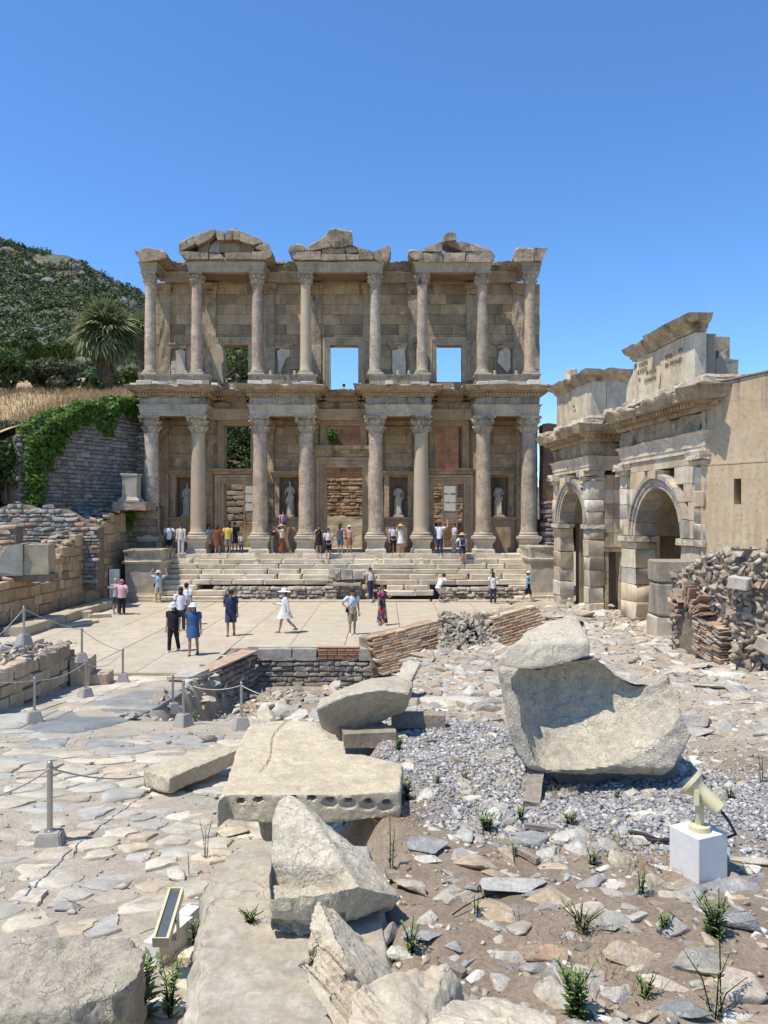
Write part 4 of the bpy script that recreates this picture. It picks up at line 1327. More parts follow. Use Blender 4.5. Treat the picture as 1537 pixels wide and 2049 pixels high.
# ---------------- platform, flight of steps
b = B().box(XP(330, 41), XP(1050, 41), 41.25, 53.5, ZPL - .5, ZPL - .012)
platform = part(b, 'platform', 'marble_step', (.44, .40, .33))
r = random.Random(77)
bl = blocks_for('marble_step', 'worn', 6)
SX0, SX1 = -11.55, 7.55
y_of = lambda i: 38.55 + i * .335
for i in range(9):
 z0_, z1_ = i * .251, (i + 1) * .251
 x = SX0
 while x < SX1 - .1:
  w = min(r.uniform(.9, 2.5), SX1 - x)
  if SX1 - x - w < .5: w = SX1 - x
  xc = x + w / 2
  pxc = CX + xc / y_of(i) * FPX
  keep = i >= 3 or (i == 2 and (pxc < 428 or 762 < pxc < 892 or pxc > 1040)) or (i == 1 and (pxc < 420 or 765 < pxc < 885 or pxc > 1045)) or (i == 0 and (pxc < 425 or pxc > 1045))
  if 3 <= i <= 5 and 655 < pxc < 742: keep = False
  if keep:
   d = 1.5 if i < 8 else 1.2
   o = new_obj('step_block', bl[r.randrange(len(bl))], platform, TRS((xc, y_of(i) + d / 2 + r.uniform(-.03, .03), (z0_ + z1_) / 2 + r.uniform(-.012, .008)), (r.uniform(-.012, .012), r.uniform(-.008, .008), r.uniform(-.006, .006)), (w - .01, d, .246)))
   o.color = (*vary([(.56, .52, .45), (.60, .565, .49), (.50, .455, .38)][r.randrange(3)], .1, .02), 1)
  x += w
x = -11.6
while x < 9:
 w = r.uniform(1.2, 2.6)
 o = new_obj('kerb_block', bl[r.randrange(len(bl))], platform, TRS((x + w / 2, 38.48, .02), (0, 0, r.uniform(-.01, .01)), (w - .02, .5, .14))); o.color = (*vary((.46, .42, .345), .1), 1)
 x += w
RB = [(.36, .31, .24), (.41, .36, .285), (.30, .26, .21), (.44, .40, .33), (.34, .28, .205)]
rub = thing('rubble_footing', 'exposed rubble core along the foot of the broad marble steps', 'wall', (0, 39.3, 0))
for (a, b_, sd) in ((430, 652, 1), (742, 760, 2), (888, 1046, 3)):
 x0, x1 = XP(a, 39), XP(b_, 39)
 wall_stones(rub, frame_m((x0, 39.2, 0), (1, 0, 0), (0, -1, 0)), x1 - x0, lambda u: .70, lambda u: 0, .17, RB, seed=sd, thick=1.2, depth=.35, proud=.12, limit=110, core='mortar_light')
apse = thing('ruined_niche', 'small ruined rubble niche built into the middle of the marble steps', 'wall', (-.6, 38.6, 0))
x0 = XP(652, 38.6)
wall_stones(apse, frame_m((x0, 38.62, 0), (1, 0, 0), (0, -1, 0)), .55, lambda u: 1.05 + u * .8, lambda u: 0, .2, RB, seed=11, thick=.9, depth=.35, limit=60, core='mortar_light')
wall_stones(apse, frame_m((x0 + 2.0, 38.62, 0), (1, 0, 0), (0, -1, 0)), .40, lambda u: 1.45 - u * .5, lambda u: 0, .2, RB, seed=12, thick=.9, depth=.35, limit=60, core='mortar_light')
wall_stones(apse, frame_m((x0 + .56, 38.95, 0), (1, 0, 0), (0, -1, 0)), 1.43, lambda u: 1.35, lambda u: 0.0, .2, RB, seed=13, thick=.5, depth=.3, limit=60, core='mortar_light')
for k in range(3):
 me = B().box(x0 + .15 + k * .62, x0 + .72 + k * .62, 38.72, 39.3, 1.06 + .04 * k, 1.62 - .05 * k).mesh('niche_block', M['rubble']); rough(me, .05, 2, k, 4); shade(me, 45)
 new_obj('niche_block', me, apse).color = (*vary((.40, .36, .29)), 1)
me = B().box(x0 + .4, x0 + 1.75, 38.45, 38.95, .80, .93).mesh('niche_shelf', M['marble_step']); rough(me, .03, 2, 3, 5)
new_obj('niche_shelf', me, apse).color = (.44, .40, .33, 1)
# ---------------- pedestals flanking the steps
def anta(name, label, x0, x1, y0, y1, ztop, seed):
 t = thing(name, label, 'pedestal', ((x0 + x1) / 2, (y0 + y1) / 2, 0))
 pth = [(x0, y1), (x0, y0), (x1, y0), (x1, y1)]
 zc = ztop - .75
 part(B().box(x0 + .02, x1 - .02, y0 + .02, y1, .42, zc), 'pedestal_body', 'marble_step', (.40, .37, .32), t, amp=.02, scale=2, cuts=3, seed=seed)
 part(B().moulding(pth, [(-.4, zc), (.02, zc), (.10, zc + .05), (.12, zc + .14), (.05, zc + .17), (-.4, zc + .17)], wear=.04, seed=seed), 'pedestal_moulding', 'marble_step', (.46, .43, .37), t, 40)
 part(B().moulding(pth, [(-.4, zc + .175), (.02, zc + .175), (.0, zc + .25), (.04, zc + .55), (.12, ztop - .08), (.10, ztop), (-.4, ztop)], wear=.12, seed=seed + 4).box(x0 + .38, x1 - .38, y0 + .38, y1, zc + .18, ztop - .015),
   'pedestal_cap', 'carved', (.43, .40, .345), t, 40)
 part(B().moulding(pth, [(-.4, 0), (.22, 0), (.22, .13), (.14, .14), (.14, .26), (.05, .30), (.02, .419), (-.4, .419)], wear=.05, seed=seed + 7), 'pedestal_foot', 'marble_step', (.44, .40, .33), t, 40)
 return t
anta('stair_pedestal', 'moulded marble pedestal at the left end of the library steps beside the info board', -13.05, -11.25, 38.7, 41.6, 2.62, 1)
anta('stair_pedestal', 'moulded marble pedestal at the right end of the library steps beside the arched gate', 7.42, 8.75, 38.9, 41.6, 2.75, 5)
# ---------------- hall behind the facade
hall = thing('hall_wall', 'brick and rubble back wall of the roofless hall behind the library doors', 'wall', (0, 53, ZPL))
m, nt, bs = base_mat('old_brickwork')
pos = world_pos(nt, rnd=False)
mp = nt.nodes.new('ShaderNodeMapping'); nt.links.new(pos, mp.inputs[0]); mp.inputs['Rotation'].default_value = (R(90), 0, 0)
wobb = nd(nt, 'ShaderNodeTexNoise', Vector=pos, Scale=1.5, Detail=3.0)
ad = nd(nt, 'ShaderNodeVectorMath', _operation='MULTIPLY_ADD'); nt.links.new(wobb.outputs['Color'], ad.inputs[0]); ad.inputs[1].default_value = (.12, .12, .12); nt.links.new(mp.outputs[0], ad.inputs[2])
br = nd(nt, 'ShaderNodeTexBrick', Vector=ad.outputs[0], Scale=1.0, Color1=(.25, .10, .055, 1), Color2=(.17, .075, .045, 1), Mortar=(.24, .17, .11, 1))
br.inputs['Mortar Size'].default_value = .018; br.inputs['Brick Width'].default_value = .34; br.inputs['Row Height'].default_value = .11
nz = nd(nt, 'ShaderNodeTexNoise', Vector=pos, Scale=1.2, Detail=6.0, Roughness=.65).outputs['Fac']
c = mixc(nt, 'MULTIPLY', 1.0, br.outputs['Color'], grey(nt, remap(nt, nz, .3, .7, .6, 1.35)))
nt.links.new(c, bs.inputs['Base Color']); bs.inputs['Roughness'].default_value = .95
nt.links.new(nd(nt, 'ShaderNodeBump', Strength=.7, Distance=.04, Height=br.outputs['Fac']).outputs[0], bs.inputs['Normal'])
M['brickwork'] = m
part(B().box(XP(626, 53), XP(1010, 53), 53.2, 54, 6.7, 11.75).box(XP(420, 53), XP(625, 53), 53.2, 54, ZPL, 7.4), 'upper_wall', 'brickwork', (1, 1, 1), hall, amp=.1, scale=.6, cuts=6)
part(B().box(XP(893, 52.6), XP(918, 52.6), 52.75, 53.18, 6.8, 10.9), 'brick_buttress', 'brickwork', (1, 1, 1), hall)
wall_stones(hall, frame_m((XP(630, 53), 53.05, 0), (1, 0, 0), (0, -1, 0)), XP(960, 53) - XP(630, 53), lambda u: 6.9, lambda u: 2.3, .24, [(.32, .22, .135), (.37, .27, .17), (.26, .17, .105), (.36, .2, .12), (.40, .31, .21)], seed=21, thick=.4, limit=300, core='mortar', openings=())
wall_stones(hall, frame_m((XP(430, 52), 52.4, 0), (1, 0, 0), (0, -1, 0)), 4.2, lambda u: 6.6, lambda u: 2.3, .38, [(.30, .25, .19), (.34, .29, .22), (.25, .205, .155)], seed=22, thick=.4, limit=130, core='mortar')
me = B().box(XP(640, 50.5), XP(742, 50.5), 50.3, 51.3, ZPL, 3.65).box(XP(645, 50.5), XP(735, 50.5), 50.5, 51.2, 3.652, 4.25).mesh('marble_ledge', M['marble_step']); rough(me, .05, 1.5, 3, 4)
new_obj('marble_ledge', me, hall).color = (.48, .44, .36, 1)
part(B().box(XP(860, 50.5), XP(935, 50.5), 50.6, 51.2, ZPL, 3.9), 'brick_ledge', 'brickwork', (1, 1, 1), hall, amp=.08, scale=1.5, cuts=4)
part(B().box(XP(445, 50.5), XP(512, 50.5), 50.6, 51.2, ZPL, 3.9), 'stone_ledge', 'marble_step', (.30, .25, .19), hall, amp=.08, scale=1.5, cuts=4)
for px, lab in ((900, 'tall wooden display stand with three white panels behind the right library door'), (503, 'tall wooden display stand with white panels half hidden behind the left library door')):
 t = thing('display_stand', lab, 'sign', (XP(px, 50), 50, ZPL))
 x = XP(px, 50); w = .48
 part(B().box(x - w, x - w + .1, 49.9, 50.0, ZPL, ZP(968, 50)).box(x + w - .1, x + w, 49.9, 50.0, ZPL, ZP(968, 50)).box(x - w + .1, x + w - .1, 49.91, 49.99, ZP(971, 50), ZP(968, 50)).box(x - w + .1, x + w - .1, 49.93, 49.99, ZP(1042, 50), ZP(1024, 50)), 'wooden_frame', 'timber', (1, 1, 1), t)
 for k in range(3):
  part(B().box(x - w + .11, x + w - .11, 49.9, 49.96, ZP(987 + 17.5 * k, 50), ZP(972.5 + 17.5 * k, 50)), 'white_panel', 'white_panel', (1, 1, 1), t)
w_ = thing('side_wall', 'dark narrow wall joining the library corner to the arched gate', 'wall', (8.9, 42.5, 0))
part(B().box(8.75, 9.6, 42.2, 43.4, 0, 9.3), 'wall_core', 'brickwork', (1, 1, 1), w_, amp=.12, scale=1, cuts=5)
wall_stones(w_, frame_m((8.76, 42.1, 0), (1, 0, 0), (0, -1, 0)), .8, lambda u: 5.2, lambda u: 2.0, .22, [(.22, .18, .15), (.28, .235, .19), (.33, .28, .22)], seed=5, limit=70, core_back=.12, thick=.2)
# --- the arched gate on the right
GT = Vector((.105, -.9945, 0)); GN = Vector((-.9945, -.105, 0))
MG = frame_m((7.92, 36.0, 0), GT, GN)            # x towards the viewer along the front, y into the gate, z up
gate = thing('arched_gate', 'pale marble triumphal gate with two projecting arched bays and inscribed attics', 'gate', (8.5, 30, 0))
GC = [(.52, .46, .375), (.58, .53, .455), (.48, .41, .325), (.58, .55, .50), (.52, .435, .33), (.48, .46, .42)]
def gpart(b, name, mat, col, parent=None, smooth=None, amp=0, scale=2, cuts=0, seed=0):
 for i in range(len(b.V)): b.V[i] = MG @ b.V[i]
 return part(b, name, mat, col, parent or gate, smooth, amp, scale, cuts, seed)
def gstack(name, x0, x1, y0, y1, z0, z1, course, seed):
 """a pier built of separate worn blocks"""
 r = random.Random(seed); bl = blocks_for('ashlar', 'chip', 8)
 z = z0
 while z < z1 - .05:
  h = min(r.uniform(.8, 1.2) * course, z1 - z)
  if z1 - z - h < .25: h = z1 - z
  dx = r.uniform(-.015, .015)
  o = new_obj('pier_block', bl[r.randrange(len(bl))], gate, MG @ TRS(((x0 + x1) / 2 + dx, (y0 + y1) / 2 + r.uniform(-.02, .02), z + h / 2), (0, 0, 0), (x1 - x0 + r.uniform(-.03, .02), y1 - y0, h - .012)))
  o.color = (*vary(GC[r.randrange(len(GC))], .1, .02), 1)
  z += h
def arch_bay(x0, x1, xa, xb, zs, depth, seed):
 """piers, arch stones and spandrels of one bay; opening from xa to xb springing at zs"""
 rad = (xb - xa) / 2; xc = (xa + xb) / 2
 ze = 6.15
 gstack('l', x0, xa, 0, depth, 0, zs - .22, .62, seed)
 gstack('r', xb, x1, 0, depth, 0, zs - .22, .62, seed + 1)
 for (a, b_) in ((x0 - .03, xa + .10), (xb - .10, x1 + .03)):
  gpart(B().box(a, b_, -.10, depth + .02, zs - .2, zs - .02).box(a + .04, b_ - .04, -.04, depth, zs - .22, zs - .2), 'impost', 'carved', GC[1], amp=.03, scale=3, cuts=3, seed=seed)
 w = .34
 gstack('u', x0, x0 + .62, -.04, depth, zs, 5.72, .55, seed + 2)
 gstack('u', x1 - .62, x1, -.04, depth, zs, 5.72, .55, seed + 3)
 for (a, b_) in ((x0 - .05, x0 + .67), (x1 - .67, x1 + .05)):
  gpart(B().box(a, b_, -.16, depth, 5.73, 5.9).box(a - .08, b_ + .08, -.26, depth, 5.9, 6.14), 'pier_capital', 'carved', GC[1], amp=.06, scale=3, cuts=4, seed=seed + a)
 n = 11 if rad > 1.6 else 9
 ro = rad + .46
 r = random.Random(seed)
 for k in range(n):
  a0 = math.pi * k / n + .006; a1 = math.pi * (k + 1) / n - .006
  b = B()
  key = (k == n // 2)
  r2 = ro + (.12 if key else 0)
  for (ra, rb, y0) in ((rad, rad + .16, -.02), (rad + .16, rad + .32, -.06), (rad + .32, r2, -.12 - (.06 if key else 0))):
   poly = []
   for q in range(4):
    t = a0 + (a1 - a0) * q / 3; poly.append((xc - math.cos(t) * ra, zs + math.sin(t) * ra))
   for q in range(3, -1, -1):
    t = a0 + (a1 - a0) * q / 3; poly.append((xc - math.cos(t) * rb, zs + math.sin(t) * rb))
   b.prism(poly[::-1], y0, depth if ra == rad else .3, 'y')
  gpart(b, 'voussoir', 'ashlar', vary([(.37, .36, .345), (.44, .40, .34), (.32, .315, .31)][r.randrange(3)], .1), amp=.012, scale=3, cuts=0, seed=k)
 bl = blocks_for('ashlar', 'ashlar')
 zr = zs
 ri = random.Random(seed + 9)
 while zr < ze - .02:
  h = min(.56, ze - zr)
  if ze - zr - h < .2: h = ze - zr
  zm = zr + h * .15
  half = math.sqrt(max(0, (ro - .02) ** 2 - (zm - zs) ** 2))
  for (a, b_) in ((x0 + .63, xc - half), (xc + half, x1 - .63)):
   if half == 0: a, b_ = (x0 + .63, x1 - .63) if a == x0 + .63 else (0, 0)
   if b_ - a > .06:
    k = max(1, round((b_ - a) / 1.0))
    for q in range(k):
     o = new_obj('spandrel_block', bl[ri.randrange(len(bl))], gate, MG @ TRS((a + (b_ - a) * (q + .5) / k, depth / 2 + .03, zr + h / 2), (0, 0, 0), ((b_ - a) / k - .008, depth - .06, h - .008)))
     o.color = (*vary(GC[ri.randrange(len(GC))], .1, .02), 1)
  zr += h
 b = B()
 pts = [(xc - math.cos(math.pi * q / 14) * (rad + .02), zs + math.sin(math.pi * q / 14) * (rad + .02)) for q in range(15)]
 for q in range(14):
  b.prism([pts[q], pts[q + 1], (pts[q + 1][0] + .0, 6.1), (pts[q][0], 6.1)], depth, 3.6, 'y')
 if x0 < 1: b.box(xa - .6, xa, depth + .3, 3.6, 0, 6.1)
 if x0 > 1: b.box(xb, xb + .6, depth + .01, 3.6, 0, 6.1)
 else: b.box(xb, xb + .6, 1.55, 3.6, 0, 6.1)
 gpart(b, 'passage_vault', 'ashlar', (.30, .24, .17))
arch_bay(0.0, 4.5, .95, 3.9, 3.95, .66, 5)
arch_bay(7.7, 13.7, 8.95, 12.2, 3.56, .78, 25)
def frame_box(x0, x1, y0, y1, z, w=.22):
 return B().box(x0, x0 + w, y0, y1, 0, z).box(x1 - w, x1, y0, y1, 0, z).box(x0 + w, x1 - w, y0, y1, z - w, z)
bl = blocks_for('ashlar', 'ashlar')
for k in range(5):
 for q in range(2):
  o = new_obj('wall_block', bl[k % len(bl)], gate, MG @ TRS((4.12, .67 + .41 * (q + .5) * 1, 3.42 + .6 * k - .15), (0, 0, 0), (.7, .40, .59))); o.color = (*vary(GC[k % 6], .1), 1)
gpart(B().box(3.95, 4.42, .68, 1.5, 2.95, 3.09).box(4.0, 4.46, .70, .86, 0, 2.94).box(4.0, 4.46, 1.36, 1.5, 0, 2.94).box(4.05, 4.5, .66, 1.52, 2.80, 2.94), 'side_door_frame', 'carved', (.44, .38, .28))
gpart(B().box(4.5, 4.9, 1.5, 2.3, 0, 6.12).box(7.35, 7.7, 1.5, 2.3, 0, 6.12).box(4.9, 7.35, 1.5, 2.3, 4.9, 6.12), 'recessed_wall', 'ashlar', (.36, .31, .245))
gpart(B().box(.2, 13.4, 3.62, 4.2, 0, 2.9).box(.2, 3.0, 3.62, 4.2, 2.91, 6.1).box(5.0, 6.1, 3.62, 4.2, 2.91, 6.1).box(8.0, 13.4, 3.62, 4.2, 2.91, 6.1).box(3.0, 8.0, 3.62, 4.2, 5.3, 6.1), 'inner_wall', 'ashlar', (.29, .225, .15), amp=.03, scale=1, cuts=3)
gpart(B().box(9.75, 11.15, 3.4, 3.75, 2.61, 2.8).box(8.7, 12.2, 3.3, 3.6, 2.25, 2.59).box(8.9, 12.0, 3.36, 3.6, 1.9, 2.24), 'inner_lintel', 'carved', (.40, .30, .19), amp=.03, scale=2, cuts=3)
gpart(B().box(8.3, 8.8, 2.6, 3.3, 0, 6.0), 'inner_pier', 'ashlar', (.32, .24, .16))
gpart(B().box(-6.0, 9.0, 7.0, 7.8, 0, 3.9).box(-3, -1, 6.6, 7.0, 0, 5.2).box(1.2, 2.6, 6.6, 7.0, 0, 4.8), 'far_inner_wall', 'ashlar', (.46, .40, .30), amp=.1, scale=1, cuts=4)
def bay_entab(x0, x1, seed, yb=1.5):
 pth = [(x0, yb), (x0, 0), (x1, 0), (x1, yb)]
 d = .5
 gpart(B().moulding(pth, arch_prof(6.15, 6.75, d), wear=.03, seed=seed), 'architrave', 'ashlar', GC[1], smooth=35)
 gpart(B().moulding(pth, frieze_prof(6.754, 7.32, d), step=.1, wear=.16, seed=seed + 1), 'frieze', 'carved', (.40, .335, .25), smooth=50)
 gpart(B().moulding(pth, [(-d, 7.324), (.05, 7.324), (.10, 7.40), (.12, 7.50), (.34, 7.56), (.36, 7.62), (.58, 7.66), (.60, 7.76), (.70, 7.9), (.72, 8.0), (.4, 8.08), (-d, 8.08)], step=.22, wear=.2, seed=seed + 2, wear_from=.3), 'cornice', 'carved', (.43, .36, .275), smooth=38)
 dn = B()
 for (p, q) in zip(pth[:-1], pth[1:]):
  p = Vector(p); q = Vector(q); L = (q - p).length; t = (q - p).normalized(); n = Vector((t.y, -t.x))
  for i in range(int(L / .2)):
   c_ = p + t * (i + .5) * .2 + n * .26
   dn.cbox((c_.x, c_.y, 7.52), (.11, .28, .13), (0, 0, math.atan2(t.y, t.x)))
 gpart(dn, 'dentil_course', 'carved', (.44, .33, .22))['kind'] = 'stuff'
 ap = [(x0 + .12, yb), (x0 + .12, .12), (x1 - .12, .12), (x1 - .12, yb)]
 gpart(B().moulding(ap, [(-d, 8.084), (.14, 8.084), (.14, 8.22), (.08, 8.27), (.12, 8.33), (.04, 8.42), (-d, 8.42)], wear=.08, seed=seed + 5), 'attic_base', 'carved', (.47, .42, .34), smooth=38)
 return ap
def crown_stones(x0, x1, y0, z, seed, cov=.8, hmax=.24, axis='x'):
 r = random.Random(seed); bl = blocks_for('marble_step', 'worn')
 u = x0
 while u < x1:
  w = r.uniform(.3, .8)
  if r.random() < cov:
   h = r.uniform(.4, 1) * hmax
   loc = (u + w / 2, y0 + r.uniform(0, .12), z + h / 2 - .05) if axis == 'x' else (y0 - r.uniform(0, .1), u + w / 2, z + h / 2 - .05)
   o = new_obj('cornice_crown', bl[r.randrange(len(bl))], gate, MG @ TRS(loc, (r.uniform(-.15, .15), r.uniform(-.08, .08), r.uniform(-.08, .08)), (w if axis == 'x' else .4, .42 if axis == 'x' else w, h)))
   o.color = (*vary((.56, .525, .46), .08), 1)  # paler than the cornice below, sunlight on its edge put into the colour
  u += w
ap1 = bay_entab(0, 4.5, 1); ap2 = bay_entab(7.7, 13.7, 11)
crown_stones(-.4, 4.9, -.45, 8.02, 4); crown_stones(7.4, 13.9, -.45, 8.02, 5); crown_stones(-.2, 1.4, 4.95, 8.02, 6, axis='y')
gpart(B().moulding([(4.5, 1.5), (7.7, 1.5)], arch_prof(6.15, 6.75, .5)), 'architrave', 'ashlar', GC[2])
gpart(B().moulding([(4.5, 1.5), (7.7, 1.5)], frieze_prof(6.754, 7.32, .5)), 'frieze', 'carved', GC[2])
gpart(B().moulding([(4.5, 1.5), (7.7, 1.5)], corn_prof(7.324, 8.08, .5)), 'cornice', 'carved', GC[2])
gpart(B().box(.5, 4.0, .5, 3.6, 6.15, 8.05).box(8.2, 13.2, .5, 3.6, 6.15, 8.05).box(4.0, 8.2, 2.01, 3.6, 6.15, 8.05), 'gate_core', 'ashlar', (.33, .28, .21))
sl = [(.13, 1.05), (1.06, 2.1), (2.11, 3.3), (3.31, 4.38)]
for k, (a, b_) in enumerate(sl):
 gpart(B().box(a, b_, .13 + .02 * (k % 2), .8, 8.424, 9.82), 'attic_slab', 'ashlar', [(.46, .40, .31), (.50, .44, .35), (.52, .46, .37), (.49, .45, .385)][k], amp=.02, scale=2, cuts=4, seed=k)
for k, (a, b_) in enumerate([(.81, 1.38), (1.39, 1.75)]):
 gpart(B().box(3.6, 4.37, a, b_, 8.424, 9.82), 'attic_slab', 'ashlar', (.42, .40, .37), amp=.02, scale=2, cuts=3, seed=k + 7)
AC = lambda d: [(-d, 9.824), (.03, 9.824), (.06, 9.90), (.12, 9.93), (.13, 10.02), (.30, 10.10), (.34, 10.18), (.40, 10.30), (-d, 10.32)]
gpart(B().moulding([(.13, .9), (.13, .14), (4.37, .14), (4.37, 1.8)], AC(.55), step=.2, wear=.1, seed=9, wear_from=.12), 'attic_cornice', 'carved', (.44, .375, .29), smooth=38)
gpart(B().box(1.9, 3.8, .3, 1.4, 10.30, 10.335), 'attic_top_slab', 'marble_step', (.55, .52, .46), amp=.03, scale=2, cuts=3)
me = B().box(-.16, .16, -.2, .2, 0, .42).mesh('finial_stone', M['marble_step']); rough(me, .10, 2.5, 5, 4); shade(me, 45)
new_obj('finial_stone', me, gate, MG @ TRS((1.9, .2, 10.36), (.1, .1, .4))).color = (.52, .48, .41, 1)
def gslab(poly, y0, y1, col, seed, name='attic_slab'):
 b = B().prism(poly, y0, y1, 'y')
 return gpart(b, name, 'ashlar', col, amp=.018, scale=2.2, cuts=0, seed=seed)
gslab([(7.85, 8.46), (8.5, 8.43), (8.75, 8.43), (8.75, 9.55), (8.2, 9.25), (7.9, 8.95)], .14, .8, (.52, .47, .38), 1)
gslab([(7.9, 9.2), (8.7, 9.56), (8.7, 9.82), (7.9, 9.82)], .42, 1.2, (.34, .30, .25), 2)
gslab([(8.76, 8.43), (10.35, 8.43), (10.55, 9.0), (10.3, 9.82), (8.76, 9.82)], .16, .8, (.54, .48, .385), 3)
gslab([(10.56, 8.43), (12.15, 8.43), (12.15, 9.82), (10.34, 9.82), (10.66, 9.05)], .13, .8, (.53, .465, .365), 4)
gslab([(12.16, 8.43), (12.8, 8.43), (12.8, 9.82), (12.16, 9.82)], .15, .52, (.55, .52, .46), 5)
gslab([(10.3, 8.43), (10.7, 8.43), (10.7, 9.82), (10.3, 9.82)], .45, 1.0, (.2, .18, .16), 6)
gpart(B().box(12.5, 12.78, .54, .84, 8.43, 9.80), 'attic_return', 'ashlar', (.27, .26, .245), amp=.03, scale=2, cuts=3)
gpart(B().box(12.4, 12.82, .86, 1.55, 8.3, 9.02), 'attic_return', 'ashlar', (.30, .285, .265), amp=.05, scale=1.5, cuts=4)
gpart(B().box(12.45, 12.8, .92, 1.28, 9.03, 9.34), 'attic_fragment', 'carved', (.36, .33, .29), amp=.06, scale=3, cuts=4)
gpart(B().box(8.0, 12.4, .9, 1.5, 8.43, 9.8), 'attic_core', 'ashlar', (.33, .29, .23))
gpart(B().moulding([(8.3, .95), (8.3, .22), (9.95, .22), (9.95, .95)], [(o_ if o_ < 0 else o_ * .8, z_ + .004) for o_, z_ in AC(.3)], step=.2, wear=.12, seed=19, wear_from=.12), 'attic_cornice', 'carved', (.44, .38, .30), smooth=38)
gpart(B().moulding([(10.1, .14), (12.82, .14), (12.82, .5)], [(o_ if o_ < 0 else o_ * 1.05, z_ + .02) for o_, z_ in AC(.3)], step=.4, wear=.025, seed=23, wear_from=.12), 'attic_cornice', 'carved', (.46, .40, .31), smooth=38)
def letters(rows, y, parent_name='inscription'):
 for (txt, x, z, h) in rows:
  cu = bpy.data.curves.new('inscription', 'FONT')
  cu.body = txt; cu.size = h * 1.35; cu.extrude = .006; cu.resolution_u = 2; cu.space_character = 1.05
  tmp = bpy.data.objects.new('tmp', cu); COL.objects.link(tmp)
  cu.materials.append(M['lettering'])
  me = eval_mesh(tmp, 'inscription')
  bpy.data.objects.remove(tmp); bpy.data.curves.remove(cu)
  new_obj('inscription', me, gate, MG @ TRS((x, y, z), (R(90), 0, 0)))
M['lettering'] = plain('lettering', (.17, .13, .09), .9, 0, .2, 20)
letters([('CAESA', 8.9, 9.50, .17), ('AVGVS', 8.82, 9.26, .17), ('M AGRI', 9.5, 9.12, .16), ('CONIVN', 9.35, 8.86, .16), ('TI', 8.86, 8.98, .15)], .136)
letters([('VLIA', 10.95, 9.34, .17), ('IES', 11.85, 9.36, .17), ('PATRONIS', 10.95, 9.08, .17)], .108)
letters([('FIL', 2.3, 9.0, .14), ('VXO', 2.3, 8.8, .14)], .12)
# ---------------- ochre plastered wall to the right of the gate
pw = thing('plaster_wall', 'ochre plastered wall with a slit window running right from the arched gate', 'wall', (9.9, 22, 0))
p0 = P(1403, 1036, 22.5); p1 = P(1537, 1036, 20.75) + Vector((.9, -1.28, 0)) * 2.4
dv = (p1 - p0); dv.z = 0
Mp = frame_m((p0.x, p0.y, 0), dv, Vector((dv.y, -dv.x, 0)))
Wp = dv.length
m, nt, bs = base_mat('ochre_plaster')
pos = world_pos(nt, rnd=False)
n1 = nd(nt, 'ShaderNodeTexNoise', Vector=pos, Scale=1.1, Detail=7.0, Roughness=.65).outputs['Fac']
n2 = nd(nt, 'ShaderNodeTexNoise', Vector=pos, Scale=9.0, Detail=6.0, Roughness=.65).outputs['Fac']
mp = nt.nodes.new('ShaderNodeMapping'); nt.links.new(pos, mp.inputs[0]); mp.inputs['Scale'].default_value = (6, 6, .5)
n3 = nd(nt, 'ShaderNodeTexNoise', Vector=mp.outputs[0], Scale=1.0, Detail=5.0, Roughness=.65).outputs['Fac']
c = mixc(nt, 'MIX', remap(nt, n1, .35, .65, 0, 1), (.48, .36, .22), (.54, .45, .315))
c = mixc(nt, 'MIX', remap(nt, n2, .5, .72, 0, .8), c, (.40, .235, .10))
sep = nt.nodes.new('ShaderNodeSeparateXYZ'); nt.links.new(pos, sep.inputs[0])
topf = remap(nt, sep.outputs[2], 5.9, 8.0, 0, 1)
c = mixc(nt, 'MIX', math_n(nt, 'MULTIPLY', remap(nt, n3, .46, .66, 0, .9), topf), c, (.17, .15, .13))
c = mixc(nt, 'MULTIPLY', 1.0, c, grey(nt, remap(nt, n3, .3, .7, .85, 1.12)))
nt.links.new(c, bs.inputs['Base Color']); bs.inputs['Roughness'].default_value = .95; bs.inputs['Specular IOR Level'].default_value = .15
nt.links.new(nd(nt, 'ShaderNodeBump', Strength=.5, Distance=.02, Height=math_n(nt, 'ADD', n2, n1)).outputs[0], bs.inputs['Normal'])
M['plaster'] = m
uw0, uw1 = 1.02, 1.24                               # the slit window
zt0, zt1 = 8.15, 8.22
b = B().box(0, uw0, 0, .6, 0, 5.72, Mp).box(uw1, Wp, 0, .6, 0, 5.72, Mp).box(uw0, uw1, 0, .6, 0, 4.58, Mp).box(uw0, uw1, 0, .6, 5.30, 5.72, Mp)
part(b, 'lower_wall', 'plaster', (1, 1, 1), pw, amp=.012, scale=1.5, cuts=3)
b = B().prism([(0, 5.745), (Wp, 5.745), (Wp, 8.35), (0, 8.05)], .03, .6, 'y', Mp)
part(b, 'upper_wall', 'plaster', (1, 1, 1), pw, amp=.03, scale=1.4, cuts=6)
part(B().box(uw0 - .06, uw1 + .06, .61, .66, 4.5, 5.4, Mp), 'slit_dark_back', 'black_metal', (1, 1, 1), pw)  # black sheet closing the slit, painted stand-in for the dark inside
part(B().box(0, Wp, -.015, .6, 5.722, 5.743, Mp), 'ledge', 'plaster', (1, 1, 1), pw)
part(B().prism([(0, 8.055), (Wp, 8.355), (Wp, 8.40), (0, 8.10)], -.02, .62, 'y', Mp), 'wall_cap', 'mortar_light', (1, 1, 1), pw, amp=.02, scale=3, cuts=3)
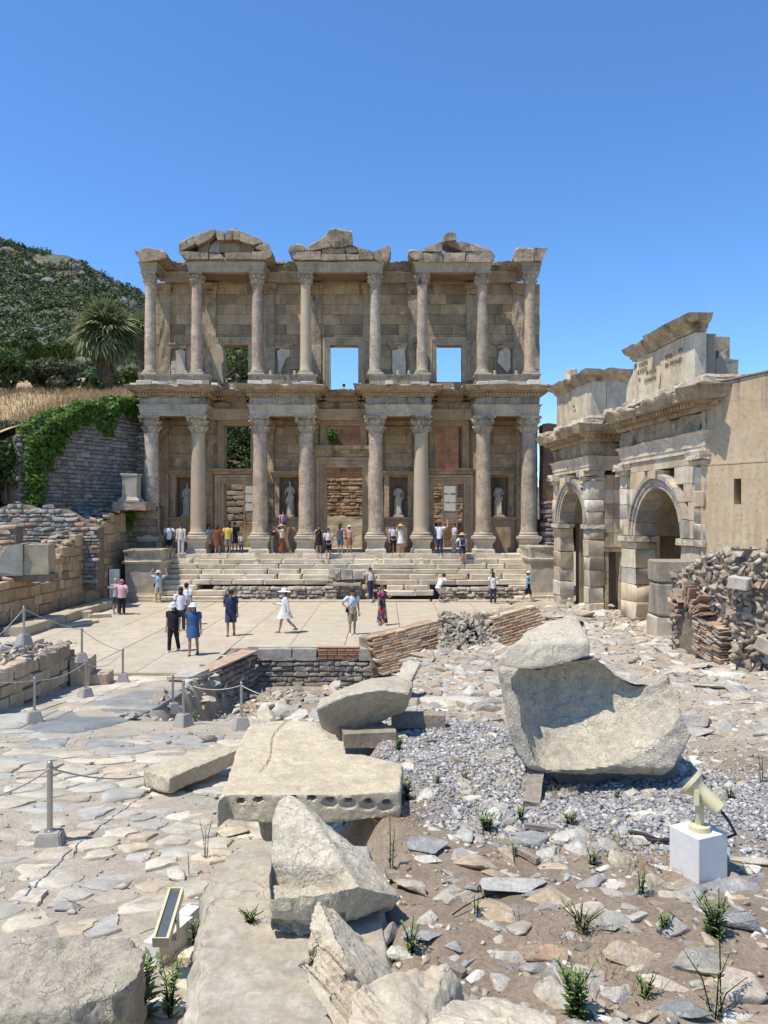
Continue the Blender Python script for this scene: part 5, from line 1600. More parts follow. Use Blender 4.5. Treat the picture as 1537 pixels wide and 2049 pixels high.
# ---------------- square marble pier in front of the gate
sp_ = thing('marble_pier', 'stump of a square marble pier standing by the near arch and rubble wall', 'pier', (8.0, 21.5, 0))
x0, x1 = XP(1318, 21.3), XP(1392, 21.3)
z = .2
bl = blocks_for('ashlar', 'worn')
for k, (h, dx) in enumerate(((.62, .03), (.62, -.02), (.95, 0), (.62, .02))):
 o = new_obj('pier_block', bl[k % len(bl)], sp_, TRS(((x0 + x1) / 2 + dx, 21.8, z + h / 2), (0, 0, -.12), (x1 - x0, .95, h - .01)))
 o.color = (*[(.45, .42, .35), (.47, .43, .36), (.34, .31, .26), (.33, .30, .25)][k], 1)
 z += h
# ---------------- ruined rubble walls at the right edge
MIX = [(.36, .34, .31), (.42, .38, .32), (.30, .28, .26), (.46, .41, .34), (.36, .27, .20), (.25, .25, .25), (.40, .32, .24), (.50, .46, .40)]
rw = thing('rubble_wall', 'tall ruined rubble wall core with a fallen brick arch at the right edge', 'wall', (7, 17, 1))
a0 = Vector((6.56, 17.6, 0)); a1 = Vector((6.86, 15.05, 0))
a0 = Vector((6.45, 17.4, 0)); a1 = Vector((7.0, 15.3, 0))
dv = a1 - a0
Mr = frame_m(a0, dv, Vector((dv.y, -dv.x, 0)))
Wr = dv.length
def rtop(u): return float(np.interp(u, [0, .4, .9, 1.4, 1.9, Wr], [2.85, 3.05, 3.3, 3.45, 3.55, 3.6])) + .05 * math.sin(u * 11) + .03 * math.sin(u * 27)
MIX = [(.36, .30, .235), (.41, .345, .265), (.29, .25, .20), (.45, .38, .29), (.34, .26, .185), (.24, .22, .20), (.38, .31, .225), (.50, .45, .37)]
wall_stones(rw, Mr, Wr, rtop, lambda u: .6, .085, MIX, seed=31, aspect=1.5, depth=.24, proud=.10, limit=230, core='mortar', thick=1.2, core_back=.07, tilt=.9, kind='chunk')
bt = Batch(); bl = blocks_for('brick', 'brick')
for k in range(24):                                   # ring of bricks on edge
 a = math.pi * (.06 + .86 * k / 23) + random.uniform(-.03, .03)
 for ring, rr in ((0, .34), (1, .52)):
  if random.random() < .42: continue
  rr += random.uniform(-.09, .09)
  m4 = Mr @ TRS((.88 - math.cos(a) * rr * 1.05, -.10, 1.98 + math.sin(a) * rr * 1.35), (random.uniform(-.1, .1), (a - math.pi), random.uniform(-.1, .1)), (.2, .3, .036))
  bt.add(bl[k % 5], m4, vary(random.choice([(.40, .26, .18), (.36, .23, .165), (.44, .31, .22), (.36, .30, .24)])), 1)
for row in range(15):                                 # sloping brick courses below
 for q in range(4):
  m4 = Mr @ TRS((1.25 + q * .2 + random.uniform(-.05, .05), -.08 + random.uniform(-.03, .03), 1.35 + row * .055 - q * .05), (random.uniform(-.1, .1), .24, random.uniform(-.1, .1)), (.2, .3, .036))
  bt.add(bl[q], m4, vary(random.choice([(.42, .28, .185), (.46, .35, .25), (.36, .235, .165), (.38, .33, .27)])), 1)
part(B().box(.45, 1.3, -.06, .3, 1.2, 2.15, Mr), 'arch_filling', 'mortar', (1, 1, 1), rw, amp=.06, scale=3, cuts=5)
bt.finish(rw, 'brick', 'brick_a')
rw2 = thing('rubble_wall', 'rubble wall end facing the viewer with two square marble blocks stuck in it', 'wall', (7, 14, 1))
b0 = Vector((6.42, 14.1, 0)); b1 = Vector((9.0, 11.5, 0)); dv = b1 - b0
Mr2 = frame_m(b0, dv, Vector((dv.y, -dv.x, 0)))
def rtop2(u): return float(np.interp(u, [0, .15, .5, .9, 1.8], [3.0, 3.4, 3.62, 3.8, 4.1])) + .04 * math.sin(u * 19)
wall_stones(rw2, Mr2, dv.length, rtop2, lambda u: 1.0, .085, MIX, seed=41, aspect=1.5, depth=.24, proud=.11, limit=230, core='mortar', thick=1.3, core_back=.08, tilt=.9, kind='chunk')
part(B().box(.45, 3.6, .2, 1.2, 3.3, 3.85, Mr2), 'wall_core', 'mortar', (1, 1, 1), rw2, amp=.1, scale=1.5, cuts=4)
for k, (u, z_, w, h, rz, c_) in enumerate([(.12, 3.02, .36, .22, .1, (.45, .44, .42)), (.58, 1.95, .30, .25, .35, (.44, .41, .36)), (.75, 2.22, .34, .13, .3, (.42, .40, .37))]):
 o = new_obj('marble_block', blocks_for('ashlar', 'worn')[k], rw2, Mr2 @ TRS((u, -.06, z_), (.05, rz, .1), (w, .34, h))); o.color = (*c_, 1)
for (obj_, Mx, W_, tp) in ((rw, Mr, Wr, rtop), (rw2, Mr2, Vector((1.18, 1.2)).length, rtop2)):
 u = .1
 while u < W_:
  s_ = random.uniform(.09, .22)
  for yy in (.2, .6):
   o = new_obj('stone', blocks_for('rubble', 'chunk')[random.randrange(5)], obj_, Mx @ TRS((u, yy + random.uniform(-.1, .15), tp(u) + .02), (random.uniform(-.4, .4), random.uniform(-.4, .4), random.uniform(0, 3)), (s_, s_ * .8, s_ * .55)))
   o.color = (*vary(random.choice(MIX)), 1)
  u += s_ * .9
# --- left side: walls, terrace, hill, trees
LB = [(.40, .31, .21), (.44, .35, .245), (.36, .28, .19), (.47, .39, .28), (.40, .29, .18)]
SH = [(.25, .235, .21), (.31, .285, .25), (.205, .195, .18), (.36, .33, .28), (.28, .25, .20)]
w2 = thing('ruined_wall', 'long ruined stone wall stepping down along the left side of the plaza', 'wall', (-13.8, 33, 0))
Mw = frame_m((-13.8, 27.0, 0), (0, 1, 0), (1, 0, 0))
def t2(u): return float(np.interp(u, [0, 3, 4.6, 5.0, 6.2, 8.3, 10.5, 13.2, 14.6], [1.85, 1.8, 1.7, 2.2, 2.95, 3.5, 4.0, 4.55, 4.75])) + .08 * math.sin(u * 5) + .05 * math.sin(u * 13)
wall_stones(w2, Mw, 14.6, t2, lambda u: -.1, .40, LB, seed=51, aspect=1.8, depth=.3, proud=.03, limit=300, core='mortar_light', thick=1.3, tilt=.02, kind='worn', mat='ashlar', gap=.008)
bt = Batch()
for k in range(230):
 u = random.uniform(0, 14.5); s_ = random.uniform(.15, .42)
 bt.add(blocks_for('rubble', 'rough')[k % 5], Mw @ TRS((u, random.uniform(.1, 1.2), t2(u) + random.uniform(-.05, .06)), (random.uniform(-.3, .3), random.uniform(-.3, .3), random.uniform(0, 3)), (s_, s_ * .8, s_ * .4)), vary(random.choice(SH + LB), .2), s_)
bt.finish(w2, 'cap_stone', 'rubble_a', 120)
w2e = thing('end_wall', 'brown wall mass between the ruined side wall and the left library corner', 'wall', (-13.4, 41.7, 0))
wall_stones(w2e, frame_m((-14.2, 41.45, 0), (1, 0, 0), (0, -1, 0)), 1.9, lambda u: 5.0 + .05 * math.sin(u * 9), lambda u: 0, .34, [(.27, .215, .15), (.30, .24, .17), (.24, .19, .135)], seed=52, limit=120, thick=1.5, proud=.02, tilt=.02, depth=.3)
wall_stones(w2e, frame_m((-13.75, 42.9, 0), (1, 0, 0), (0, -1, 0)), .62, lambda u: 8.2 + u * 3.0, lambda u: 4.9, .17, [(.42, .38, .31), (.36, .32, .26), (.30, .27, .22)], seed=53, limit=120, thick=.8, proud=.12, tilt=.15, depth=.4)
pd = thing('marble_stump', 'small moulded marble pedestal on the wall end left of the library', 'pedestal', (-13.6, 40.2, 5))
x0, x1 = XP(246, 40.2), XP(279, 40.2)
part(B().box(x0 + .05, x1 - .05, 39.9, 40.6, 5.3, 6.38).moulding([(x0 + .05, 40.6), (x0 + .05, 39.9), (x1 - .05, 39.9), (x1 - .05, 40.6)], [(-.1, 5.02), (.16, 5.02), (.16, 5.12), (.08, 5.2), (.0, 5.3), (-.1, 5.3)]), 'pedestal_body', 'marble_step', (.40, .38, .34), pd, amp=.02, scale=2, cuts=1)
part(B().box(x0, x1, 39.86, 40.64, 6.385, 6.5), 'pedestal_top', 'marble_step', (.46, .43, .37), pd, amp=.04, scale=2, cuts=4)
part(B().box(x0 - .3, x1 + .5, 39.6, 41.4, 4.6, 5.015), 'pedestal_footing', 'mortar_light', (1, 1, 1), pd, amp=.05, scale=2, cuts=4)
w3 = thing('cross_wall', 'grey layered stone cross wall behind the ruined side wall', 'wall', (-16, 36, 0))
wall_stones(w3, frame_m((-19.5, 35.2, 0), (1, 0, 0), (0, -1, 0)), 6.3, lambda u: 4.75 + .12 * math.sin(u * 3) + .05 * math.sin(u * 11) - max(0, u - 4.2) * .45, lambda u: 1.2, .17, SH + [(.38, .24, .16)], seed=54, aspect=2.2, limit=300, thick=1.1, proud=.05, depth=.3)
w3b = thing('cross_wall', 'short stub of block wall at the far left edge above the marble block', 'wall', (-15.6, 30.5, 0))
wall_stones(w3b, frame_m((-17.5, 31.5, 0), (1, 0, 0), (0, -1, 0)), 2.4, lambda u: 3.9 + .06 * math.sin(u * 8), lambda u: 1.2, .25, LB, seed=55, limit=90, thick=.7, proud=.03)
w1 = thing('retaining_wall', 'tall shaded retaining wall of grey stones left of the library', 'wall', (-15, 40, 5))
r0, r1 = Vector((-17.1, 36.2, 0)), Vector((-13.45, 43.6, 0))
dv = r1 - r0; W1 = dv.length
M1 = frame_m(r0, dv, Vector((dv.y, -dv.x, 0)))
def t1(u): return float(np.interp(u, [0, 1.0, 3.5, W1], [8.1, 8.7, 9.75, 10.75]))
wall_stones(w1, M1, W1, t1, lambda u: 2.5, .20, [(.22, .21, .195), (.27, .255, .23), (.185, .18, .17), (.32, .30, .26), (.25, .225, .19)], seed=56, aspect=1.9, limit=300, thick=1.0, proud=.06, depth=.3)
hb = thing('marble_block', 'grey marble channel block with hollowed end lying on the wall at the far left', 'block', (-14.3, 28.5, 1.8))
b = B(); pr = []
for q in range(9):
 a = q / 8
 pr.append((-.1 - .95 * a ** .7, 1.25 - 1.2 * (1 - math.cos(a * math.pi / 2))))
me = B().prism([(0, 0), (0, 1.25)] + pr + [(-1.3, .0)], 0, 1.0, 'y').mesh('marble_block', M['hero']); rough(me, .03, 2, 3, 1); shade(me, 40)
o = new_obj('block_body', me, hb, TRS(P(45, 1152, 28.6), (0, 0, .2), (1.0, 1.3, .95))); o.color = (.30, .30, .29, 1)
me = B().box(.0, .9, .1, 1.1, 0, 1.2).mesh('block_end', M['hero']); rough(me, .04, 2, 6, 4); shade(me, 40)
o = new_obj('block_end', me, hb, TRS(P(46, 1150, 28.6), (0, 0, .2), (.95, 1.2, .93))); o.color = (.36, .32, .26, 1)
me = B().box(-1.6, 1.0, .2, 1.2, -.25, -.01).mesh('block_bedding', M['mortar']); rough(me, .05, 2, 6, 4)
new_obj('block_bedding', me, hb, TRS(P(46, 1150, 28.6), (0, 0, .2)))
be = thing('marble_bench', 'low marble bench kerb along the foot of the left wall', 'bench', (-13.2, 32, 0))
y = 27.2
while y < 37.2:
 w = random.uniform(1.3, 2.4)
 o = new_obj('bench_block', blocks_for('marble_step', 'worn')[int(y) % 5], be, TRS((-13.05, y + w / 2, .17), (0, 0, random.uniform(-.02, .02)), (.85, w - .02, .38))); o.color = (*vary((.42, .385, .31)), 1)
 y += w
for k, (px, py, sx, sy, sz, rz, lab) in enumerate([(170, 1236, .55, .45, .3, .3, 'squarish worn marble block lying in front of the left bench'), (198, 1235, .9, .5, .16, .5, 'flat marble slab nearest the info board before the left bench'),
  (160, 1250, 1.6, .5, .1, 1.2, 'long thin marble kerb slab lying on the plaza edge before the left bench'), (145, 1219, .5, .35, .22, .2, 'small stacked block standing on the left marble bench')]):
 p = P(px, py, EZ * FPX / (py - HY) if k != 3 else 35.5)
 if k == 3: p.z = .40
 o = new_obj('marble_block', blocks_for('marble_step', 'worn')[k], None, TRS((p.x, p.y, max(p.z, 0) + sz / 2), (0, 0, rz), (sx, sy, sz))); o.color = (*vary((.46, .43, .36)), 1)
 tag(o, lab, 'block', 'loose blocks by the left bench')
w4 = thing('block_wall', 'low wall of big grey blocks topped with rubble at the left of the street', 'wall', (-8.2, 16, 0))
Mw4 = frame_m((-7.95, 11.6, 0), (.02, 1, 0), (1, -.02, 0))
wall_stones(w4, Mw4, 7.9, lambda u: 1.02 + .06 * math.sin(u * 2) - .1 * sstep(6.5, 7.9, u), lambda u: -.1, .24, [(.40, .34, .26), (.46, .40, .31), (.36, .30, .225), (.50, .44, .35)], seed=61, aspect=2.3, limit=120, thick=.6, proud=.03, depth=.34, tilt=.02, kind='worn', mat='ashlar')
me = B().box(-13.4, -8.35, 11.5, 19.5, -.2, .98).mesh('wall_fill', M['mortar_light']); rough(me, .12, 1.1, 4, 14);
new_obj('wall_fill', me, w4)
bt = Batch()
for k in range(420):
 x = -7.75 - abs(random.gauss(0, 1.6)); y = random.uniform(11.8, 19.5)
 if x < -13: continue
 s_ = random.uniform(.08, .4) if random.random() < .6 else random.uniform(.05, .12)
 bt.add(blocks_for('rubble', 'chunk')[k % 5], TRS((x, y, 1.02 + s_ * .15), (random.uniform(-.4, .4), random.uniform(-.4, .4), random.uniform(0, 3)), (s_, s_ * .8, s_ * .5)), vary(random.choice([(.44, .40, .33), (.36, .34, .31), (.40, .33, .25), (.48, .45, .39), (.38, .27, .19)]), .15), s_)
bt.finish(w4, 'stone', 'rubble_a', 260)
for k, (x, y, z, sx, sy, sz) in enumerate([(-7.55, 19.3, .33, .5, .7, .75), (-7.2, 19.4, .15, .6, .6, .35)]):
 o = new_obj('end_block', blocks_for('marble_step', 'worn')[k], w4, TRS((x, y, z), (0, 0, .1), (sx, sy, sz))); o.color = (.40, .35, .28, 1)
# ---------------- terrace with dry grass
def Zt(x, y):
 x = np.asarray(x, float); y = np.asarray(y, float)
 edge = -13.5 - (43.6 - np.minimum(y, 43.6)) * .5
 z = 8.3 + .33 * np.clip(y - 36.2, -8, 7.5) + .20 * np.clip(y - 43.7, 0, 200)
 z = z - 2.4 * sstep(-17.0, -24, x) * (1 - sstep(42, 52, y))
 return z + .18 * fbm(np.stack([x, y, 0 * x], -1), 3, .5, 3)
TXs = np.concatenate([np.arange(-120, -40, 4.), np.arange(-40, -13.2, .6), [-13.0]]); TYs = np.concatenate([np.arange(34, 66, .8), np.arange(66, 118, 4.)])
TX, TY = np.meshgrid(TXs, TYs)
edge = -13.7 - np.clip(43.6 - TY, 0, 20) * .493
TX2 = np.where(TX > edge - .5, np.maximum(np.minimum(TX, edge - .5 + (TX + 13) * 0), -200), TX)
TZ = Zt(TX2, TY)
TZ = np.where(TY < 35.5, 3.0, TZ)
nx_, ny_ = len(TXs), len(TYs)
ii = (np.arange(ny_ - 1)[:, None] * nx_ + np.arange(nx_ - 1)[None, :]).ravel()
m, nt, bs = base_mat('dry_grass_ground')
pos = world_pos(nt, rnd=False)
n1 = nd(nt, 'ShaderNodeTexNoise', Vector=pos, Scale=.35, Detail=6.0, Roughness=.65).outputs['Fac']
n2 = nd(nt, 'ShaderNodeTexNoise', Vector=pos, Scale=6.0, Detail=5.0, Roughness=.7).outputs['Fac']
c = mixc(nt, 'MIX', remap(nt, n1, .4, .62, 0, 1), (.40, .29, .145), (.33, .25, .14))
c = mixc(nt, 'MULTIPLY', 1.0, c, grey(nt, remap(nt, n2, .3, .7, .6, 1.35)))
nt.links.new(c, bs.inputs['Base Color']); bs.inputs['Roughness'].default_value = .95
M['dry_ground'] = m
terr = new_obj('terrace', mesh_np('terrace', np.stack([TX2, TY, TZ], -1).reshape(-1, 3), np.stack([ii, ii + 1, ii + nx_ + 1, ii + nx_], -1), M['dry_ground'], smooth=180))
tag(terr, kind='structure')
def blades(name, pts, h0, h1, w, mat, lean=.3, col=None, kind='stuff', parent=None):
 n = len(pts)
 hh = rng.uniform(h0, h1, n); a = rng.uniform(0, 6.283, n); l = rng.normal(0, lean, (n, 2)) * hh[:, None]
 d = np.stack([np.cos(a), np.sin(a), 0 * a], -1) * (w * rng.uniform(.6, 1.3, n))[:, None]
 tip = pts + np.stack([l[:, 0], l[:, 1], hh], -1)
 mid = pts + np.stack([l[:, 0] * .35, l[:, 1] * .35, hh * .6], -1)
 V = np.concatenate([pts - d, pts + d, mid + d * .7, mid - d * .7, tip], 0)
 i = np.arange(n)
 F = np.concatenate([np.stack([i, i + n, i + 2 * n], -1), np.stack([i, i + 2 * n, i + 3 * n], -1), np.stack([i + 3 * n, i + 2 * n, i + 4 * n], -1)])
 cc = None
 if col is not None:
  cc = np.tile(np.array(col) * 1.0, (5 * n, 1)) * np.tile(rng.uniform(.7, 1.25, (n, 1)), (5, 1))
 o = new_obj(name, mesh_np(name, V, F, mat, cc), parent)
 if kind: o['kind'] = kind
 return o
M['straw'] = leaf_mat('straw', (.40, .30, .155), (.34, .25, .13), .3, 'attr', .3)
n = 16000
gx_ = rng.uniform(-34, -14.2, n); gy_ = 37 + 26 * rng.random(n) ** 1.3
ok = gx_ < -14.4 - np.clip(43.6 - gy_, 0, 20) * .493
gx_, gy_ = gx_[ok], gy_[ok]
blades('dry_grass', np.stack([gx_, gy_, Zt(gx_, gy_) - .03], -1),   .25, .65, .022, M['straw'], .35, (1, 1, 1))
# ---------------- foliage builders
def leaf_cloud(centers, radii, n, size, flat=.0, seed=0, up=.2):
 """n leaf quads spread through a union of ellipsoids; returns V, F, tone"""
 g = np.random.default_rng(seed)
 C = np.array(centers, float); Rr = np.array(radii, float)
 vol = Rr.prod(1) ** .67
 k = g.choice(len(C), n, p=vol / vol.sum())
 d = g.normal(size=(n, 3)); d /= np.linalg.norm(d, axis=1, keepdims=True)
 rad = g.random(n) ** .35
 p = C[k] + d * Rr[k] * rad[:, None]
 nrm = d + g.normal(0, .7, (n, 3)) + np.array([0, 0, up]); nrm /= np.linalg.norm(nrm, axis=1, keepdims=True)
 t = np.cross(nrm, g.normal(size=(n, 3))); t /= np.linalg.norm(t, axis=1, keepdims=True)
 b_ = np.cross(nrm, t)
 s_ = size * g.uniform(.6, 1.4, n)[:, None]
 V = np.concatenate([p - t * s_ * .5, p + b_ * s_ * .32, p + t * s_ * .6, p - b_ * s_ * .32], 0)
 i = np.arange(n)
 F = np.stack([i, i + n, i + 2 * n, i + 3 * n], -1)
 tone = np.tile(g.uniform(.75, 1.2, n), 4)
 return V, F, np.stack([tone, tone, tone], -1)
M['leaf_dark'] = leaf_mat('leaf_dark', (.045, .075, .022), (.075, .11, .03), .35, 'attr')
M['leaf_mid'] = leaf_mat('leaf_mid', (.07, .115, .03), (.10, .15, .04), .35, 'attr')
M['leaf_grey'] = leaf_mat('leaf_grey', (.10, .11, .06), (.14, .14, .085), .3, 'attr')
M['leaf_ivy'] = leaf_mat('leaf_ivy', (.085, .17, .025), (.13, .23, .035), .35, 'attr', .3)
M['leaf_hill'] = leaf_mat('leaf_hill', (.052, .085, .028), (.078, .11, .04), .3, 'attr', .1)
M['bark'] = stone_mat('bark', src='rgb', color=(.16, .12, .085), big=.3, grain=.3, stain=.3, tex=2, bump=1)
def shrub(name, label, cat, c, r3, n, size, mat, seed, stem=True, group=None):
 t = thing(name, label, cat, (c[0], c[1], c[2] - r3[2]), group)
 g = random.Random(seed)
 cs, rs = [], []
 for k in range(9):
  a = g.uniform(0, 6.28); q = g.uniform(.2, .75)
  cs.append((c[0] + math.cos(a) * q * r3[0], c[1] + math.sin(a) * q * r3[1], c[2] + g.uniform(-.55, .6) * r3[2])); s_ = g.uniform(.32, .55)
  rs.append((r3[0] * s_, r3[1] * s_, r3[2] * s_ * .9))
 V, F, tn = leaf_cloud(cs, rs, n, size, seed=seed)
 new_obj('crown', mesh_np('crown', V, F, M[mat], tn), t)
 b = B()
 for k in range(4):
  a = k * 1.6
  b.tube([(c[0] + .1 * math.cos(a), c[1] + .1 * math.sin(a), c[2] - r3[2] * 1.1), (c[0] + .3 * r3[0] * math.cos(a), c[1] + .3 * r3[1] * math.sin(a), c[2] - r3[2] * .2), cs[k]], [.06 * r3[0], .045 * r3[0], .02 * r3[0]], 6)
 new_obj('trunk', b.mesh('trunk', M['bark']), t)
 return t
SHR = [(22, 735, 55, 60, 44, 'leaf_mid', 'bright green leafy bush at the far left edge above the dry grass', 'bush', 1.0), (78, 752, 58, 46, 42, 'leaf_dark', 'dark evergreen bush between two paler bushes above the dry grass', 'bush', 1), (128, 752, 57, 44, 34, 'leaf_grey', 'greyish twiggy bush in the middle of the row above the dry grass', 'bush', .6),
  (182, 778, 56, 26, 34, 'leaf_dark', 'small dark green bush just left of the palm trunk', 'bush', 1), (250, 762, 70, 40, 36, 'leaf_mid', 'green bush right of the palm trunk by the library edge', 'bush', 1), (40, 690, 90, 46, 30, 'leaf_dark', 'rounded dark tree rising behind the bushes at far left', 'tree', 1),
  (120, 705, 95, 50, 26, 'leaf_mid', 'broad low tree behind the greyish bush', 'tree', 1)]
for k, (px, py, Y, rx, rz, mt, lab, cat, dn) in enumerate(SHR):
 c = P(px, py, Y); s_ = Y / FPX
 shrub('bush' if cat == 'bush' else 'tree', lab, cat, c, (rx * s_, rx * s_ * .9, rz * s_), int(3800 * dn), .26 * Y / 57, mt, k + 3, group='bushes above the dry grass')
c = P(478, 905, 56); shrub('bush', 'dark bush growing behind the hall seen through the lower left library window', 'bush', c, (4.2, 3, 4.2), 5200, .28, 'leaf_dark', 31)
c = P(478, 748, 66); shrub('bush', 'green bush seen at the bottom of the upper left library window', 'bush', c, (4.5, 3, 2.4), 3500, .28, 'leaf_mid', 32)
part(B().box(XP(405, 58), XP(625, 58), 58, 58.8, 2, 9.2), 'hall_back_wall', 'mortar', (1, 1, 1), hall, amp=.2, scale=1, cuts=5)
c = P(14, 930, 36.6); shrub('bush', 'dark green bush at the left edge beside the end of the retaining wall', 'bush', c, (1.5, 1, 1.7), 2600, .2, 'leaf_dark', 41)
c = P(20, 872, 37.6); shrub('bush', 'sunlit dry green brush on the slope at the far left edge', 'bush', c, (1.2, .9, .9), 1300, .2, 'leaf_grey', 42)
# ---------------- palms
M['palm'] = leaf_mat('palm_leaf', (.16, .20, .075), (.24, .25, .12), .3, 'attr', .25)
M['palm_dead'] = leaf_mat('palm_dead', (.24, .15, .075), (.19, .115, .06), .3, 'attr', .15)
def fan_leaf(seed, droop):
 g = random.Random(seed); V, F = [], []
 L = 1.0; st = .55
 n = 18
 def seg(a, wdt, ln, dz):
  b = len(V)
  ca, sa = math.cos(a), math.sin(a)
  px_, py_ = -sa * wdt, ca * wdt
  m_ = (st + ca * ln * .6, sa * ln * .6); e = (st + ca * ln, sa * ln)
  V.extend([(st, 0, 0), (m_[0] + px_, m_[1] + py_, -dz * .3), (e[0], e[1], -dz), (m_[0] - px_, m_[1] - py_, -dz * .3)])
  F.append((b, b + 1, b + 2, b + 3))
 for k in range(n):
  a = (k / (n - 1) - .5) * 3.9
  seg(a, .05, L * (1 - .25 * abs(k / (n - 1) - .5)) * g.uniform(.85, 1.05) * .75, droop * g.uniform(.5, 1.2) + .05)
 b = len(V); V.extend([(0, -.015, 0), (0, .015, 0), (st, .012, .0), (st, -.012, .0)]); F.append((b, b + 1, b + 2, b + 3))
 return np.array(V, float), np.array(F)
def palm(label, base, top, rad, tr, seed, nleaf=90, group='fan palms beside the library'):
 t = thing('palm_tree', label, 'palm tree', base, group)
 rad = rad
 g = random.Random(seed)
 h = top[2] - base[2]
 prof = [(tr * 1.05, 0), (tr * .95, .3)] + [(tr * (.95 - .15 * k / 14) * (1.0 + (.06 if k % 2 else -.02)), .3 + (h - .5) * k / 14) for k in range(1, 15)]
 new_obj('trunk', B().lathe(prof, 14, base).mesh('trunk', M['bark'], 60), t)
 live, dead = [], []
 for j in range(5):
  V, F = fan_leaf(seed + j, .5)
  live.append(mesh_np('frond', V, F, M['palm'], np.ones((len(V), 3)) * g.uniform(.8, 1.25)))
  V, F = fan_leaf(seed + j + 50, .4)
  dead.append(mesh_np('dead_frond', V, F, M['palm_dead'], np.ones((len(V), 3)) * g.uniform(.7, 1.2)))
 for k in range(nleaf):
  az = k * 2.39996; el = R(80 - 125 * (k / nleaf) ** .8 + g.uniform(-10, 10))
  sc = rad * g.uniform(.55, .74)
  m4 = Matrix.Translation(top) @ Matrix.Rotation(az, 4, 'Z') @ Matrix.Rotation(-el, 4, 'Y') @ Matrix.Rotation(g.uniform(-.5, .5), 4, 'X') @ Matrix.Scale(sc, 4)
  new_obj('frond', live[k % 5], t, m4)
 for k in range(40):
  az = k * 2.4; z = top[2] - .25 * rad - g.uniform(0, .6) * rad
  m4 = Matrix.Translation((top[0] + math.cos(az) * tr * .7, top[1] + math.sin(az) * tr * .7, z)) @ Matrix.Rotation(az, 4, 'Z') @ Matrix.Rotation(R(g.uniform(62, 84)), 4, 'Y') @ Matrix.Scale(rad * .36, 4)
  new_obj('dead_frond', dead[k % 5], t, m4)
 return t
b_ = P(216, 806, 60); tp = P(212, 668, 60)
palm('tall fan palm with a skirt of dead brown fronds standing left of the library', b_, tp, 3.3, .42, 1, 78)
b_ = P(286, 806, 66); tp = P(283, 662, 66)
palm('fan palm half hidden behind the upper left corner of the library', b_, tp, 2.1, .38, 7)
b_ = P(470, 850, 70); tp = P(478, 712, 70)
palm('fan palm seen through the upper left library window', b_, tp, 2.6, .38, 13)
# ---------------- ivy on the retaining wall
n = 8200
g = np.random.default_rng(8)
u = g.random(n) * (W1 + .1)
drop_px = np.interp(u, [0, .5, 1.4, 2.2, 2.8, 4.5, 4.9, 5.3, 5.7, W1], [4.4, 4.2, 3.0, 2.0, 1.3, 1.1, 2.3, 2.5, 1.1, .8])
drop_px = drop_px * (1 + .3 * fbm(np.stack([u, 0 * u, 0 * u], -1), 3, 1.6, 3))
tt = g.random(n) ** 1.25
top = np.interp(u, [0, 1.0, 3.5, W1], [8.1, 8.7, 9.75, 10.75]) + .35 + .25 * fbm(np.stack([u, 0 * u, 0 * u], -1), 3, 1.3, 6)
z = top - tt * drop_px
yy = -.12 - .5 * g.random(n) * (1 - .5 * tt) + .5 * (tt < .12)
keep = fbm(np.stack([u, yy * 0, z], -1), 3, 1.4, 9) > -.35 - (1 - tt) * .6
u, z, yy = u[keep], z[keep], yy[keep]; n = len(u)
A = np.array(M1)
pw_ = np.stack([u, yy, z], -1) @ A[:3, :3].T + A[:3, 3]
nv = g.normal(0, .55, (n, 3)) + np.array([.45, -.5, .65]); nv /= np.linalg.norm(nv, axis=1, keepdims=True)
t_ = np.cross(nv, g.normal(size=(n, 3))); t_ /= np.linalg.norm(t_, axis=1, keepdims=True); b2 = np.cross(nv, t_)
s_ = .19 * g.uniform(.6, 1.4, n)[:, None]
V = np.concatenate([pw_ - t_ * s_ * .5, pw_ + b2 * s_ * .42, pw_ + t_ * s_ * .6, pw_ - b2 * s_ * .42], 0)
i = np.arange(n); tn = np.tile(g.uniform(.7, 1.25, n), 4)
iv = thing('ivy', 'green ivy draped over the top of the tall retaining wall left of the library', 'ivy', (-15, 40, 9))
new_obj('ivy_leaves', mesh_np('ivy_leaves', V, np.stack([i, i + n, i + 2 * n, i + 3 * n], -1), M['leaf_ivy'], np.stack([tn] * 3, -1)), iv)
b = B()
for k in range(12):
 uu = .3 + k * .62; z0 = float(np.interp(uu, [0, 1.0, 3.5, W1], [8.1, 8.7, 9.75, 10.75]))
 b.tube([M1 @ Vector((uu + .1 * math.sin(q * 2 + k), -.06, z0 - q * .35)) for q in range(5)], [.03, .028, .024, .02, .012], 5)
new_obj('vine_stems', b.mesh('vine_stems', M['bark']), iv)
c = P(66, 912, 38.0)
V, F, tn = leaf_cloud([(c.x, c.y, c.z), (c.x + .6, c.y, c.z - .1)], [(.8, .5, .5), (.5, .4, .4)], 900, .22, seed=4)
o = new_obj('dry_bush', mesh_np('dry_bush', V, F, M['straw'], tn)); tag(o, 'dry tan brushwood hanging from the ivy at the left wall', 'bush')
for (px, py, Y, r_, n_, lab) in ((22, 960, 37.5, 1.3, 1800, 'dark creeper bush at the far left edge beside the retaining wall'), (72, 965, 36.5, .7, 900, 'trailing green creeper hanging at the foot of the ivy'), (258, 1035, 41.2, .35, 420, 'small green caper plant hanging on the brown wall by the library corner'), (455, 790, 41.9, 0, 0, ''), (665, 868, 52.9, .42, 300, 'small green plant growing on the brick wall behind the central window')):
 if not n_: continue
 c = P(px, py, Y)
 V, F, tn = leaf_cloud([(c.x, c.y, c.z), (c.x, c.y, c.z - r_)], [(r_, r_ * .6, r_), (r_ * .7, r_ * .5, r_)], n_, .17, seed=int(px))
 o = new_obj('creeper', mesh_np('creeper', V, F, M['leaf_ivy' if px > 60 else 'leaf_dark'], tn)); tag(o, lab, 'plant')
